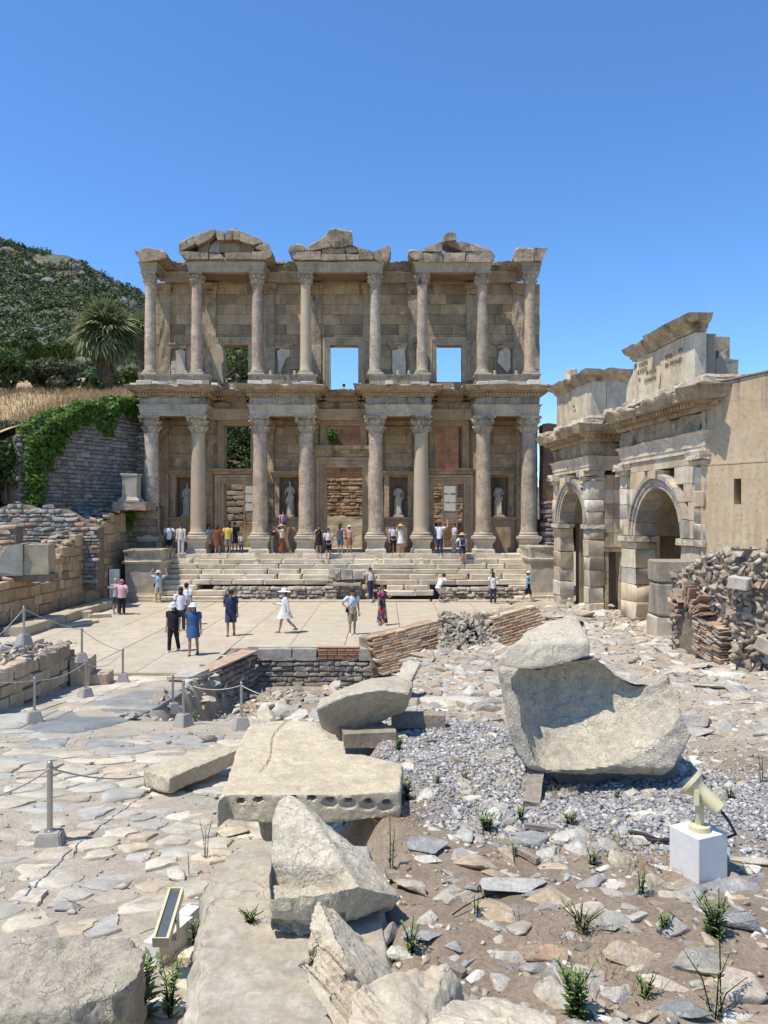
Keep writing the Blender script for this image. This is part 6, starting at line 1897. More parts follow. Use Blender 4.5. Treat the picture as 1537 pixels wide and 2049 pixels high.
# ---------------- wooded hill
def ridge(k):
 px = CX + k * FPX
 y = np.interp(px, [-1200, -500, -60, 0, 25, 60, 140, 165, 200, 240, 285, 380, 470, 560, 640, 700, 900, 1200, 3000], [520, 470, 480, 483, 485, 500, 513, 520, 545, 566, 592, 650, 705, 765, 830, 880, 960, 985, 990])
 return (HY - y) / FPX
HK = np.linspace(-1.3, 1.4, 260); HT = np.linspace(0, 1, 60)
KK, TT = np.meshgrid(HK, HT)
YY = 95 + 260 * TT
rz = ridge(KK) * 355 + EZ
front = np.where(KK < -.05, 14.0, 4.0)
ZZ = front + (rz - front) * (TT ** 1.15)
pp = np.stack([KK * YY, YY, 0 * YY], -1)
ZZ = ZZ + (fbm(pp, 5, .022, 3) * 7 * np.sin(np.pi * np.clip(TT, 0, 1)) + fbm(pp, 4, .12, 5) * 1.2 * TT) * sstep(0.02, .12, ridge(KK))
HVv = np.stack([KK * YY, YY, ZZ], -1)
back = HVv[-1:].copy(); back[..., 1] += 160; back[..., 2] = -5
HVv = np.concatenate([HVv, back], 0)
a_, b_ = len(HK), len(HT) + 1
ii = (np.arange(b_ - 1)[:, None] * a_ + np.arange(a_ - 1)[None, :]).ravel()
m, nt, bs = base_mat('hill_ground')
pos = world_pos(nt, rnd=False)
n1 = nd(nt, 'ShaderNodeTexNoise', Vector=pos, Scale=.05, Detail=8.0, Roughness=.7).outputs['Fac']
n2 = nd(nt, 'ShaderNodeTexNoise', Vector=pos, Scale=.6, Detail=6.0, Roughness=.7).outputs['Fac']
c = mixc(nt, 'MIX', remap(nt, n1, .42, .6, 0, 1), (.07, .085, .04), (.17, .15, .10))
c = mixc(nt, 'MULTIPLY', 1.0, c, grey(nt, remap(nt, n2, .3, .7, .55, 1.4)))
nt.links.new(c, bs.inputs['Base Color']); bs.inputs['Roughness'].default_value = .95
M['hill'] = m
hill = new_obj('hill', mesh_np('hill', HVv.reshape(-1, 3), np.stack([ii, ii + 1, ii + a_ + 1, ii + a_], -1), M['hill'], smooth=180))
tag(hill, kind='structure')
def hill_pt(k, t):
 i = np.clip((k - HK[0]) / (HK[1] - HK[0]), 0, len(HK) - 1.001); j = np.clip(t * (len(HT) - 1), 0, len(HT) - 1.001)
 i0 = i.astype(int); j0 = j.astype(int); fi = (i - i0)[..., None]; fj = (j - j0)[..., None]
 Hh = HVv[:-1]
 return (Hh[j0, i0] * (1 - fi) + Hh[j0, i0 + 1] * fi) * (1 - fj) + (Hh[j0 + 1, i0] * (1 - fi) + Hh[j0 + 1, i0 + 1] * fi) * fj
g = np.random.default_rng(3)
n = 5200
k_ = g.uniform(-.56, -.12, n); t_ = g.random(n) ** .85
pc = hill_pt(k_, t_)
sel = ridge(k_) > .05
dens = fbm(pc, 3, .03, 4)
sel &= (dens > -.55)
pc = pc[sel]; n = len(pc)
tri_n = 60
rad = g.uniform(.8, 2.6, n) * (.7 + .5 * (pc[:, 1] / 300))
C = np.repeat(pc, tri_n, 0); Rr = np.repeat(rad, tri_n)
d = g.normal(size=(n * tri_n, 3)); d[:, 2] = np.abs(d[:, 2]) * 1.0 - .15; d /= np.linalg.norm(d, axis=1, keepdims=True)
p = C + d * Rr[:, None] * np.array([1, 1, .85]) * (g.random(n * tri_n) ** .3)[:, None]
nv = d + g.normal(0, .5, d.shape); nv /= np.linalg.norm(nv, axis=1, keepdims=True)
t2_ = np.cross(nv, g.normal(size=d.shape)); t2_ /= np.linalg.norm(t2_, axis=1, keepdims=True); b2 = np.cross(nv, t2_)
s_ = (Rr * g.uniform(.19, .40, len(Rr)))[:, None]
V = np.concatenate([p - t2_ * s_ * .55, p + b2 * s_ * .5, p + t2_ * s_ * .55, p - b2 * s_ * .5], 0)
i = np.arange(len(p)); tone = np.repeat(g.uniform(.7, 1.2, n), tri_n) * g.uniform(.8, 1.2, n * tri_n)
hue = np.repeat(g.uniform(-.12, .22, n), tri_n)
tn = np.stack([tone * (1 + hue), tone, tone * (1 - hue * .5)], -1)
wood = new_obj('hillside_scrub', mesh_np('hillside_scrub', V, np.stack([i, i + len(p), i + 2 * len(p), i + 3 * len(p)], -1), M['leaf_hill'], np.tile(tn, (4, 1))))
tag(wood, kind='stuff')
OUT = [(45, 528, .86, 62, 22, 'long grey cliff band high on the hill at the far left'), (152, 540, .88, 26, 26, 'grey crag near the hilltop in the middle of the ridge'), (235, 598, .86, 44, 34, 'pale broken cliff on the hillside just left of the library'), (82, 618, .62, 46, 14, 'pale sloping rock ledge halfway up the hill'), (85, 662, .5, 24, 16, 'small grey rock outcrop low on the hill')]
for k, (px, py, t, hw, hh, lab) in enumerate(OUT):
 kk = (px - CX) / FPX
 ts = np.linspace(.1, 1, 200); pts = hill_pt(np.full(200, kk), ts)
 ys = HY - (pts[:, 2] - EZ) / pts[:, 1] * FPX
 j = int(np.argmin(np.abs(ys - py))); c = pts[j]
 s_ = c[1] / FPX
 ro = thing('rock_outcrop', lab, 'rock outcrop', tuple(c), 'rock outcrops on the hill')
 r_ = random.Random(k + 5)
 for q in range(7):
  f = q / 6 * 2 - 1
  me = rock_mesh('crag', 700 + k * 10 + q, 2, 16, .10, 'rubble', 30)
  kx = kk + f * hw * .8 / FPX
  ptl = hill_pt(np.full(1, kx), np.array([ts[j] - f * .04 * (hw / 30)]))[0]
  o = new_obj('crag', me, ro, TRS(tuple(ptl), (r_.uniform(-.3, .3), r_.uniform(-.3, .3), r_.uniform(0, 3)), (hw * s_ * .62, 5, hh * s_ * r_.uniform(.7, 1.5))))
  o.color = (*vary((.20, .19, .18), .2), 1)
# --- fallen marbles in the foreground
def hull_b(pts, b=None):
 bm = bmesh.new()
 vs = [bm.verts.new(p) for p in pts]
 res = bmesh.ops.convex_hull(bm, input=vs)
 bmesh.ops.delete(bm, geom=[g for g in res['geom_interior'] if isinstance(g, bmesh.types.BMVert)], context='VERTS')
 bmesh.ops.recalc_face_normals(bm, faces=bm.faces)
 b = b or B()
 bm.verts.index_update()
 b.add([v.co.copy() for v in bm.verts], [tuple(v.index for v in f.verts) for f in bm.faces])
 bm.free()
 return b
def weather(amp=.02, scale=3, seed=0, fine=.006, extra=None, ridge=0.0):
 def f(co, no):
  d = fbm(co, 4, scale, seed) * amp + fbm(co, 3, scale * 5, seed + 3) * fine
  if ridge:
   d = d - ridge * np.maximum(0, fbm(co, 3, scale * 1.6, seed + 8) - .25)
  co = co + no * d[:, None]
  if extra is not None: co = extra(co, no)
  return co
 return f
def hero(name, label, cat, b, voxel, mat, col, warp, smooth=42, group=None, parent=None):
 me = remeshed(b, voxel, name, warp, M[mat], smooth)
 o = new_obj(name, me, parent); o.color = (*col, 1)
 if label: tag(o, label, cat, group)
 return o
def pz(px, py, z):
 Y = (EZ - z) * FPX / (py - HY)
 return Vector(((px - CX) / FPX * Y, Y, z))
YS = 6.25
gz = float(H(1.75, 6.4))
sil = [(1004, 1352), (1012, 1342), (1090, 1350), (1170, 1332), (1208, 1326), (1222, 1338), (1252, 1362), (1290, 1382), (1330, 1378), (1352, 1366), (1366, 1392), (1366, 1440), (1381, 1468), (1366, 1496), (1350, 1512), (1328, 1543), (1190, 1551), (1080, 1549), (1052, 1536), (1030, 1500), (1018, 1450), (1012, 1400)]
b = B().prism([(XP(a, YS), ZP(c_, YS)) for a, c_ in sil][::-1], YS - .12, YS + .85, 'y')
def scoop(co, no):
 px = CX + co[:, 0] / YS * FPX; py = HY - (co[:, 2] - EZ) / YS * FPX
 front = 1 - sstep(YS - .02, YS + .12, co[:, 1])
 edge_l = 1034 + 8 * np.sin(py / 37.) + 4 * np.sin(py / 13.)
 ex_ = np.where(px < 1105, (px - 1105) / (1105 - edge_l), (px - 1105) / 262.)
 ey_ = np.where(py < 1385, (py - 1385) / 62., (py - 1385) / 152.)
 q_ = np.clip(1 - ex_ ** 2 - ey_ ** 2, 0, 1)
 d = .46 * q_ ** .62
 co = co.copy()
 co[:, 1] += front * d
 dy_ = co[:, 1] - YS
 co[:, 0] += .17 * np.maximum(dy_, 0); co[:, 2] -= .15 * np.maximum(dy_, 0)
 co[:, 1] += .26 * (co[:, 2] - ZP(1550, YS))
 low = sstep(1525, 1553, py) * front
 co[:, 1] += low * .10
 ch = fbm(np.stack([co[:, 0] * 9 + co[:, 2] * 6, co[:, 1] * 2, co[:, 2] * 20 - co[:, 0] * 8], -1), 3, 1.0, 4)
 co[:, 1] += front * sstep(0.02, .12, d) * ch * .012
 return co
hol = hero('hollowed_block', 'big broken marble block with a deep curved hollow propped on a wooden wedge', 'block', b, .016, 'hero_rough', (.47, .435, .385), weather(.022, 3, 2, .008, scoop))
sil2 = [(1006, 1340), (1008, 1328), (1035, 1300), (1065, 1281), (1120, 1268), (1172, 1259), (1192, 1255), (1195, 1300), (1194, 1322), (1140, 1338), (1092, 1346), (1040, 1347)]
b = B().prism([(XP(a, YS), ZP(c_, YS)) for a, c_ in sil2][::-1], YS + .0, YS + .62, 'y')
def lean(co, no):
 co = co.copy(); dy_ = np.maximum(co[:, 1] - YS, 0); co[:, 0] += .17 * dy_; co[:, 2] -= .15 * dy_; co[:, 1] += .26 * (co[:, 2] - ZP(1550, YS)) + .28 * sstep(ZP(1300, YS), ZP(1262, YS), co[:, 2]) * (1 - sstep(YS + .1, YS + .3, co[:, 1]))
 return co
hero('marble_slab', 'thick broken marble slab resting on top of the hollowed block', 'block', b, .016, 'hero', (.47, .44, .385), weather(.02, 3.2, 5, .006, lean))
me = B().box(-.05, .05, -.35, .28, -.07, .07).mesh('wooden_wedge', M['timber']); rough(me, .012, 5, 2, 4); shade(me, 50)
wpos = gp(1072, 1592)
tag(new_obj('wooden_wedge', me, None, TRS((wpos.x, wpos.y + .05, wpos.z + .10), (.32, .1, -.25), (1.25, 1, 1))), 'weathered wooden wedge propping the hollowed marble block', 'wedge')
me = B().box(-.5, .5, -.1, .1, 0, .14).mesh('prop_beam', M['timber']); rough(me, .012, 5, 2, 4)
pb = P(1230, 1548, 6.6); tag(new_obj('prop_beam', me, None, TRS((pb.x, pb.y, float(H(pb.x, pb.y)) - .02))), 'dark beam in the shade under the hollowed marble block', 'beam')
zt = 2.16
top = [(432, 1604), (455, 1588), (560, 1590), (700, 1589), (801, 1582), (805, 1530), (745, 1513), (693, 1506), (689, 1482), (664, 1479), (641, 1457), (634, 1443), (560, 1440), (502, 1445), (472, 1500), (455, 1558)]
poly = [pz(a, c_, zt) for a, c_ in top]
b = B()
n = len(poly)
tri_poly = [(p.x, p.y) for p in poly]
ar = sum(tri_poly[i][0] * tri_poly[(i + 1) % n][1] - tri_poly[(i + 1) % n][0] * tri_poly[i][1] for i in range(n))
if ar < 0: tri_poly = tri_poly[::-1]
b.prism(tri_poly, zt - .205, zt)
socks = [(446, 1609), (481, 1603), (517, 1600), (587, 1598), (624, 1597), (660, 1600), (697, 1602), (736, 1604), (773, 1606)]
yfront = min(p[1] for p in tri_poly)
def sockets(co, no):
 px = CX + co[:, 0] / co[:, 1] * FPX; py = HY - (co[:, 2] - EZ) / co[:, 1] * FPX
 f = (no[:, 1] < -.5).astype(float)
 d = np.zeros(len(co))
 for k, (a, c_) in enumerate(socks):
  e = np.hypot((px - a) / (7.5 + (k % 3)), (py - c_) / 5.0)
  d = np.maximum(d, .075 * (1 - sstep(.75, 1.05, e)))
  if k > 4: d = np.maximum(d, .022 * (1 - sstep(.7, 1.2, np.hypot((px - a) / 15., (py - c_ - 8) / 9.))))
 co = co.copy(); co[:, 1] += f * d
 lip = sstep(zt - .05, zt, co[:, 2]) * (1 - sstep(0, .10, co[:, 1] - yfront))
 co[:, 2] -= lip * .02 * (1 + fbm(co, 2, 6, 1))
 crack = np.abs((px - 545) - (1495 - py) * .55 - 9 * np.sin(py / 17.)) / 3.0
 co[:, 2] -= .018 * (1 - sstep(.3, 1, crack)) * (py < 1545) * (no[:, 2] > .6)
 return co
hero('socket_slab', 'large flat marble slab with a row of square sockets cut in its front edge', 'slab', b, .0125, 'hero', (.52, .465, .37), weather(.014, 2.6, 9, .004, sockets), group=None)
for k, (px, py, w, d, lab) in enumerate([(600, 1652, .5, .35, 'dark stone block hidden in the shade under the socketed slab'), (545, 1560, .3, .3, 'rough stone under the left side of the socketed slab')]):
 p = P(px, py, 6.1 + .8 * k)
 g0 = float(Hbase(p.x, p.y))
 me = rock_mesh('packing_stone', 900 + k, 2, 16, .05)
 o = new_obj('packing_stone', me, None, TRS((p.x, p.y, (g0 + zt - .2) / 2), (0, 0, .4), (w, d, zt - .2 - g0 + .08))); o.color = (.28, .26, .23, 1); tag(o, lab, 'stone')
pts = [P(637, 1418, 8.15), P(642, 1402, 8.25), P(700, 1390, 8.1), P(760, 1381, 8.1), P(822, 1386, 8.15), P(818, 1410, 8.3), P(800, 1430, 8.45), P(740, 1446, 8.45), P(668, 1472, 8.42), P(645, 1456, 8.4),
  P(700, 1370, 8.9), P(745, 1352, 9.0), P(800, 1350, 9.0), P(826, 1364, 8.9), P(800, 1420, 8.9), P(665, 1450, 8.7)]
hero('tilted_boulder', 'thick rounded marble slab tilted up on old timbers behind the socketed slab', 'slab', hull_b(pts), .018, 'hero', (.43, .40, .345), weather(.03, 2.6, 14, .006))
for k, (px, py, Y, L, rz, lab) in enumerate([(738, 1476, 8.15, .56, .12, 'grey weathered timber under the tilted marble slab'), (838, 1440, 8.7, .6, -.1, 'old timber beam sticking out right of the tilted marble slab'), (720, 1462, 8.5, .5, .3, 'short timber offcut wedged under the tilted marble slab')]):
 me = B().box(-L / 2, L / 2, -.1, .1, -.075, .075).mesh('timber_beam', M['timber']); rough(me, .012, 5, k, 5); shade(me, 50)
 p = P(px, py, Y); tag(new_obj('timber_beam', me, None, TRS(p, (0, 0, rz))), lab, 'beam', 'timbers under the tilted slab')
p = gp(705, 1500)
me = rock_mesh('footing_stone', 931, 2, 16, .05); o = new_obj('footing_stone', me, None, TRS((p.x, 8.2, 1.62), (0, 0, .2), (1.1, .6, .25))); o.color = (.36, .34, .31, 1); tag(o, 'flat stone footing beneath the grey weathered timber', 'stone')
pts = [P(288, 1573, 8.95), P(338, 1588, 8.65), P(470, 1530, 9.85), P(288, 1541, 8.95), P(341, 1556, 8.65), P(476, 1500, 9.85), P(440, 1487, 10.25), P(300, 1534, 9.2), P(430, 1520, 10.2)]
hero('marble_beam', 'squared marble block lying on the paving left of the socketed slab', 'block', hull_b(pts), .018, 'hero', (.475, .435, .36), weather(.016, 3.2, 21, .006))
zc = 2.16
L_ = [(-.84, 4.95), (-.98, 4.75), (-.96, 4.4), (-.89, 3.9), (-.77, 3.4), (-.66, 3.0), (-.58, 2.2)]
R_ = [(.12, 2.2), (.08, 3.0), (-.02, 3.8), (-.1, 4.85)]
tp = [(x, y, zc - .015 * (y - 3)) for x, y in L_ + R_]
lo = [(x - (.11 if i < len(L_) else -.1), y + (.06 if y > 4.7 else 0), 1.2) for i, (x, y) in enumerate(L_ + R_)]
md = [(x - (.06 if i < len(L_) else -.05), y + (.05 if y > 4.7 else 0), zc - .16) for i, (x, y) in enumerate(L_ + R_)]
def kerbwarp(co, no):
 co = co.copy()
 left = sstep(.2, .9, -no[:, 0])
 co += no * (left * fbm(co, 4, 6, 3) * .045)[:, None]
 return co
hero('kerb_block', 'long grey and cream marble kerb block under the carved fragments', 'block', hull_b(tp + lo + md), .017, 'curb', (.4, .4, .4), weather(.018, 2.2, 31, .005, kerbwarp), smooth=55)
pts = [P(543, 1862, 3.76), P(612, 1872, 3.75), P(700, 1838, 3.84), P(788, 1815, 4.0), P(540, 1797, 3.72), P(541, 1716, 4.0), P(545, 1640, 4.35), P(556, 1602, 4.52), P(578, 1586, 4.60),
  P(600, 1596, 4.56), P(632, 1680, 4.3), P(678, 1719, 4.1), P(718, 1756, 3.9), P(719, 1775, 3.78), P(630, 1790, 3.71), pz(800, 1794, 2.24), pz(755, 1733, 2.24), pz(718, 1709, 2.24), pz(667, 1672, 2.24), P(560, 1690, 4.8), P(640, 1705, 4.85)]
def frag1(co, no):
 co = co.copy(); px = CX + co[:, 0] / co[:, 1] * FPX
 upf = sstep(.4, .7, no[:, 2])
 lim = 1 - sstep(664, 700, px + (co[:, 1] - 3.9) * 120)
 yv = co[:, 1] + .10 * co[:, 0] + .012 * np.sin(co[:, 0] * 23)
 co[:, 2] -= upf * lim * (.07 * (1 - sstep(3.90, 3.92, yv)) + .06 * np.exp(-((yv - 3.885) / .03) ** 2))
 co[:, 2] -= upf * .035 * np.exp(-((px - 592) / 8.) ** 2 - ((yv - 4.08) / .018) ** 2) + upf * lim * .012 * np.exp(-((yv - 4.08) / .012) ** 2) * (px < 592)
 fr = sstep(.5, .8, -no[:, 1])
 co[:, 1] += fr * .05 * sstep(.0, .03, 2.25 - co[:, 2]) * (px < 690)
 return co
hero('carved_fragment', 'wedge shaped marble fragment with a moulded step lying on the kerb block', 'fragment', hull_b(pts), .0088, 'hero_rough', (.58, .535, .46), weather(.008, 4, 41, .005, frag1, ridge=.02), smooth=34)
for k, (px, py, Y) in enumerate([(560, 1862, 3.85), (600, 1872, 3.82), (770, 1830, 4.05)]):
 me = rock_mesh('support_stone', 940 + k, 1, 12, .05); p = P(px, py, Y)
 o = new_obj('support_stone', me, None, TRS((p.x, p.y, zc + .02), (0, 0, k), (.11, .12, .13))); o.color = (.36, .32, .26, 1)
 tag(o, ['small packing stone under the left corner of the moulded fragment', 'small pale packing stone in front of the moulded fragment', 'packing stone under the right end of the moulded fragment'][k], 'stone', 'packing stones under the fragment')
pts = [P(638, 1803, 3.42), P(655, 1808, 3.5), P(700, 1850, 3.45), P(735, 1900, 3.40), P(792, 1938, 3.38), P(800, 1960, 3.3), P(604, 1928, 3.12), P(612, 1965, 3.02), P(660, 2030, 2.88), P(668, 2062, 2.84), P(702, 2060, 2.84),
  P(712, 1965, 3.0), P(760, 1985, 3.1), P(640, 1830, 3.5), P(690, 1960, 3.5)]
dirv = (P(690, 1995, 2.9) - P(628, 1880, 3.25)).normalized()
vw = Vector((0, 1, -.4)).normalized(); acr = dirv.cross(vw).normalized()
o0 = P(640, 1930, 3.1)
def frag2(co, no):
 co = co.copy()
 t = (co - np.array(o0)) @ np.array(acr)
 px = CX + co[:, 0] / co[:, 1] * FPX
 py = HY - (co[:, 2] - EZ) / co[:, 1] * FPX
 f = sstep(-.05, .2, -no[:, 1]) * (1 - sstep(702, 716, px))
 sl = ((px - 632) * 75 - (py - 1878) * 65) / 99.2
 prof = 0 * t
 for c_, w_, d_ in ((-3, 3.0, .022), (-14, 2.2, .016), (-25, 3.2, .024), (-40, 2.4, .018), (-52, 3.0, .020)):
  prof = prof - d_ * np.exp(-((sl - c_) / w_) ** 2)
 prof = prof + .016 * sstep(2, 5, sl) - .012 * (1 - sstep(-30, -27, sl))
 co += no * (f * prof)[:, None]
 return co
b2 = hull_b(pts)
for (q0, q1, rd) in (((632, 1876, 3.225), (697, 1950, 3.02), .02), ((624, 1888, 3.195), (690, 1964, 3.005), .013), ((615, 1902, 3.165), (684, 1982, 2.985), .022), ((603, 1926, 3.115), (668, 1996, 2.96), .028)):
 b2.tube([P(*q0), P(*q1)], rd, 10)
hero('cornice_fragment', 'broken marble cornice fragment standing on edge with moulded lines', 'fragment', b2, .0075, 'hero', (.50, .45, .38), weather(.008, 5, 51, .004, frag2, ridge=.03), smooth=30)
pts = [P(698, 1992, 2.78), P(760, 1958, 2.88), P(828, 1934, 2.95), P(892, 1930, 3.02), P(922, 1968, 3.02), P(850, 2055, 2.62), P(838, 2100, 2.5), P(700, 2110, 2.5), P(760, 2120, 2.6), P(900, 2120, 2.75), P(940, 2050, 3.1), P(720, 2060, 3.0)]
def frag3(co, no):
 co = co.copy()
 px = CX + co[:, 0] / co[:, 1] * FPX; py = HY - (co[:, 2] - EZ) / co[:, 1] * FPX
 f = sstep(-.05, .2, -no[:, 1]) * (1 - sstep(812, 830, px))
 sl = ((px - 725) * 69 - (py - 1980) * 58) / 90.
 pr_ = .014 * sstep(1, 4, sl)
 for c_, w_, d_ in ((-2, 3.0, .018), (-13, 2.4, .015), (-24, 3.2, .018)):
  pr_ = pr_ - d_ * np.exp(-((sl - c_) / w_) ** 2)
 co += no * (f * pr_)[:, None]
 return co
b2 = hull_b(pts)
for (q0, q1, rd) in (((728, 1976, 2.83), (800, 2068, 2.60), .013), ((716, 1984, 2.80), (786, 2074, 2.585), .018), ((704, 1993, 2.77), (768, 2080, 2.57), .011)):
 b2.tube([P(*q0), P(*q1)], rd, 10)
hero('broken_block', 'broken tan marble block with a moulded face at the bottom edge', 'fragment', b2, .008, 'hero', (.53, .47, .39), weather(.009, 4.5, 61, .005, frag3, ridge=.035), smooth=30)
pts = [P(850, 2050, 2.66), P(905, 1998, 2.88), P(985, 1994, 2.96), P(1040, 2012, 2.92), P(1122, 2036, 2.8), P(1100, 2080, 2.6), P(870, 2110, 2.5), P(900, 2140, 2.7), P(1090, 2140, 2.7)]
hero('broken_block', 'low cream marble lump in front of the tan moulded block', 'fragment', hull_b(pts), .008, 'hero', (.58, .53, .45), weather(.010, 5, 66, .005, None, ridge=.035), smooth=32)
tz = 2.03
top = [(-90, 1925), (0, 1905), (60, 1880), (120, 1868), (190, 1872), (258, 1880), (286, 1908), (280, 1950), (232, 1984), (150, 2014), (40, 2036), (-90, 2044)]
tpv = [pz(a, c_, tz - .03 * (i in (0, 1, 10, 11))) for i, (a, c_) in enumerate(top)]
lo = [Vector((p.x * .96 - .02, p.y + (.10 if p.y < 3.45 else -.05), 1.50)) for p in tpv]
md = [Vector((p.x, p.y - .02, tz - .13)) for p in tpv]
hero('pitted_boulder', 'large pitted grey marble block filling the lower left corner', 'block', hull_b(tpv + lo + md), .0135, 'hero_rough', (.41, .385, .335), weather(.028, 3.4, 71, .010, None, ridge=.06))
# --- rocks of the right foreground, one by one
PROTO = [rock_mesh('rock', 500 + i, 2, 8 + i % 5, .035, smooth=24) for i in range(14)]
SLABP = [rock_mesh('slab_rock', 540 + i, 2, 8 + i % 4, .03, smooth=24) for i in range(6)]
GB, GW, TN, BG, WT, DG = (.33, .335, .335), (.44, .43, .40), (.45, .365, .26), (.47, .425, .35), (.58, .555, .50), (.24, .25, .255)
ROCKS = [
 (858, 1690, 100, 55, GB, 'long blue grey rock at the left end of the rocky strip'), (960, 1724, 88, 75, TN, 'flat tan slab lying among the blue grey rocks'), (898, 1738, 42, 60, GB, 'upright grey and white rock left of the flat tan slab'),
 (850, 1716, 62, 26, WT, 'thin white stone below the long blue grey rock'), (1058, 1676, 78, 52, GB, 'smooth blue grey rock by the small timber stick'), (1008, 1694, 62, 32, GB, 'low grey stone left of the smooth blue grey rock'),
 (932, 1672, 48, 44, GW, 'pale grey knobbly rock beside a green weed'), (1148, 1672, 84, 46, WT, 'white rough rock right of the timber stick'), (1166, 1694, 58, 48, GW, 'round white grey rock in front of the white rough rock'),
 (1218, 1688, 44, 40, GW, 'grey round stone next to the black cable'), (1252, 1716, 64, 52, BG, 'cream and grey rock below the black cable loop'), (1182, 1764, 84, 50, GB, 'grey rock with an orange patch in its middle'),
 (1032, 1772, 165, 44, GW, 'long flat pale grey stone across the middle of the soil'), (945, 1774, 40, 36, DG, 'small dark cube like stone by the long pale stone'), (838, 1772, 84, 54, BG, 'rough crumbly rock at the left edge of the bare soil'),
 (1092, 1798, 90, 50, TN, 'craggy tan rock right of the long pale stone'), (1180, 1826, 82, 60, BG, 'grey faced rock with a tan edge behind the weeds'), (1046, 1856, 54, 48, BG, 'rounded half grey half tan rock on bare soil'),
 (846, 1872, 96, 44, GB, 'flat grey slab beside a feathery green weed'), (912, 1892, 38, 48, GB, 'small pointed grey stone right of the flat slab'), (1106, 1908, 105, 36, (.42, .30, .2), 'low reddish brown stone half sunk in soil'),
 (1072, 1938, 58, 32, GB, 'ribbed grey stone above two cream boulders'), (1108, 1988, 84, 60, BG, 'cream boulder behind the green weed at the bottom'), (1184, 1962, 80, 60, BG, 'pale tan boulder right of its cream neighbour'),
 (1282, 1912, 132, 54, TN, 'large orange tan boulder with grey patches'), (1386, 1782, 84, 56, GB, 'blue grey rock at the foot of the white lamp block'), (1490, 1716, 110, 46, BG, 'broad pale slab right of the white lamp block'),
 (1470, 1768, 120, 46, GB, 'layered grey slab lying right of the red tag'), (1492, 1838, 130, 76, DG, 'big dark blue grey boulder at the right edge'), (1352, 1852, 62, 74, GW, 'tall pale veined rock left of the leafy weed'),
 (1226, 1858, 42, 20, GB, 'thin grey triangular flake on the soil'), (1280, 1832, 42, 38, WT, 'small cream pointed stone on the soil'), (1396, 1936, 96, 54, GW, 'pale flat rock in the lower right soil'),
 (1516, 1892, 52, 36, WT, 'white stone at the right edge below the big boulder'), (1492, 1972, 96, 84, BG, 'pale beige boulder near the lower right corner'), (1238, 1992, 66, 46, GW, 'grey white wedge stone at the bottom'),
 (1186, 2012, 96, 48, TN, 'flat tan stone at the bottom beside the weed'), (1372, 2022, 130, 44, DG, 'long dark slab at the bottom right'), (1494, 2040, 100, 36, WT, 'white rock cut off by the bottom right corner'),
 (1296, 2032, 64, 40, TN, 'tan stone at the bottom between grey ones'), (1338, 1970, 46, 24, GB, 'small flat grey stone left of the beige boulder'), (1400, 1462, 66, 56, GW, 'leaning pale slab at the right tip of the hollowed block'),
 (1402, 1330, 66, 30, GW, 'pale rounded slab by the foot of the rubble wall'), (1446, 1372, 140, 34, BG, 'broad cream slab in front of the rubble wall'), (1512, 1404, 60, 26, WT, 'white flat stone at the right edge beyond the hollowed block'),
 (905, 1398, 170, 42, WT, 'broad white slab lying behind the gravel bed'), (1000, 1360, 60, 44, GW, 'white rock behind the left shoulder of the hollowed block'), (462, 1664, 62, 42, (.54, .47, .36), 'cream cube of stone under the left corner of the socketed slab'),
 (672, 1366, 36, 54, GW, 'small upright marble stump in the sunken pit'), (420, 1362, 40, 34, GW, 'pale rock on the pit edge behind the rope'), (452, 1378, 36, 34, GB, 'grey rock on the pit edge by the leaning posts'),
 (405, 1395, 50, 30, BG, 'flat rock jutting from the pit edge beside the rope posts'), (575, 1412, 60, 50, GW, 'squared white block lying in the pit'), (640, 1436, 60, 36, GB, 'grey slab leaning at the pit side of the socketed slab'),
 (524, 1432, 44, 34, GB, 'grey stone in the pit behind the rope post'), (1100, 1236, 90, 18, (.30, .28, .25), 'dark flat slab on the rubble heap left of the gate'), (365, 1750, 64, 42, WT, 'bright white stone among the paving right of its flags'),
 (130, 1815, 50, 34, GB, 'dark blue grey flag at the left of the paving'),
]
for k, (px, py, w, h, col, lab) in enumerate(ROCKS):
 pw_ = gp(px, py + h * .22)
 s_ = pw_.y / FPX
 W = w * s_ * 1.32
 down = (EZ - pw_.z) / pw_.y                   # steepness of the view
 depth = min(W * .95, max(h * s_ * 1.7, W * .45))
 Hh = max(.05, min(h * s_ * .62, W * .5))
 flat = 'flat' in lab or 'slab' in lab or 'long' in lab or 'thin' in lab
 if flat: Hh *= .62
 pr = SLABP[k % 6] if flat else PROTO[k % 14]
 r_ = random.Random(k)
 o = new_obj('rock', pr, None, TRS((pw_.x, pw_.y + depth * .15, pw_.z + Hh * .04), (r_.uniform(-.15, .15), r_.uniform(-.15, .15), r_.uniform(-.25, .25)), (W, depth, Hh * 1.25)))
 o.color = (*vary(col, .07, .015), 1)
 tag(o, lab, 'rock', 'rocks among the ruins')
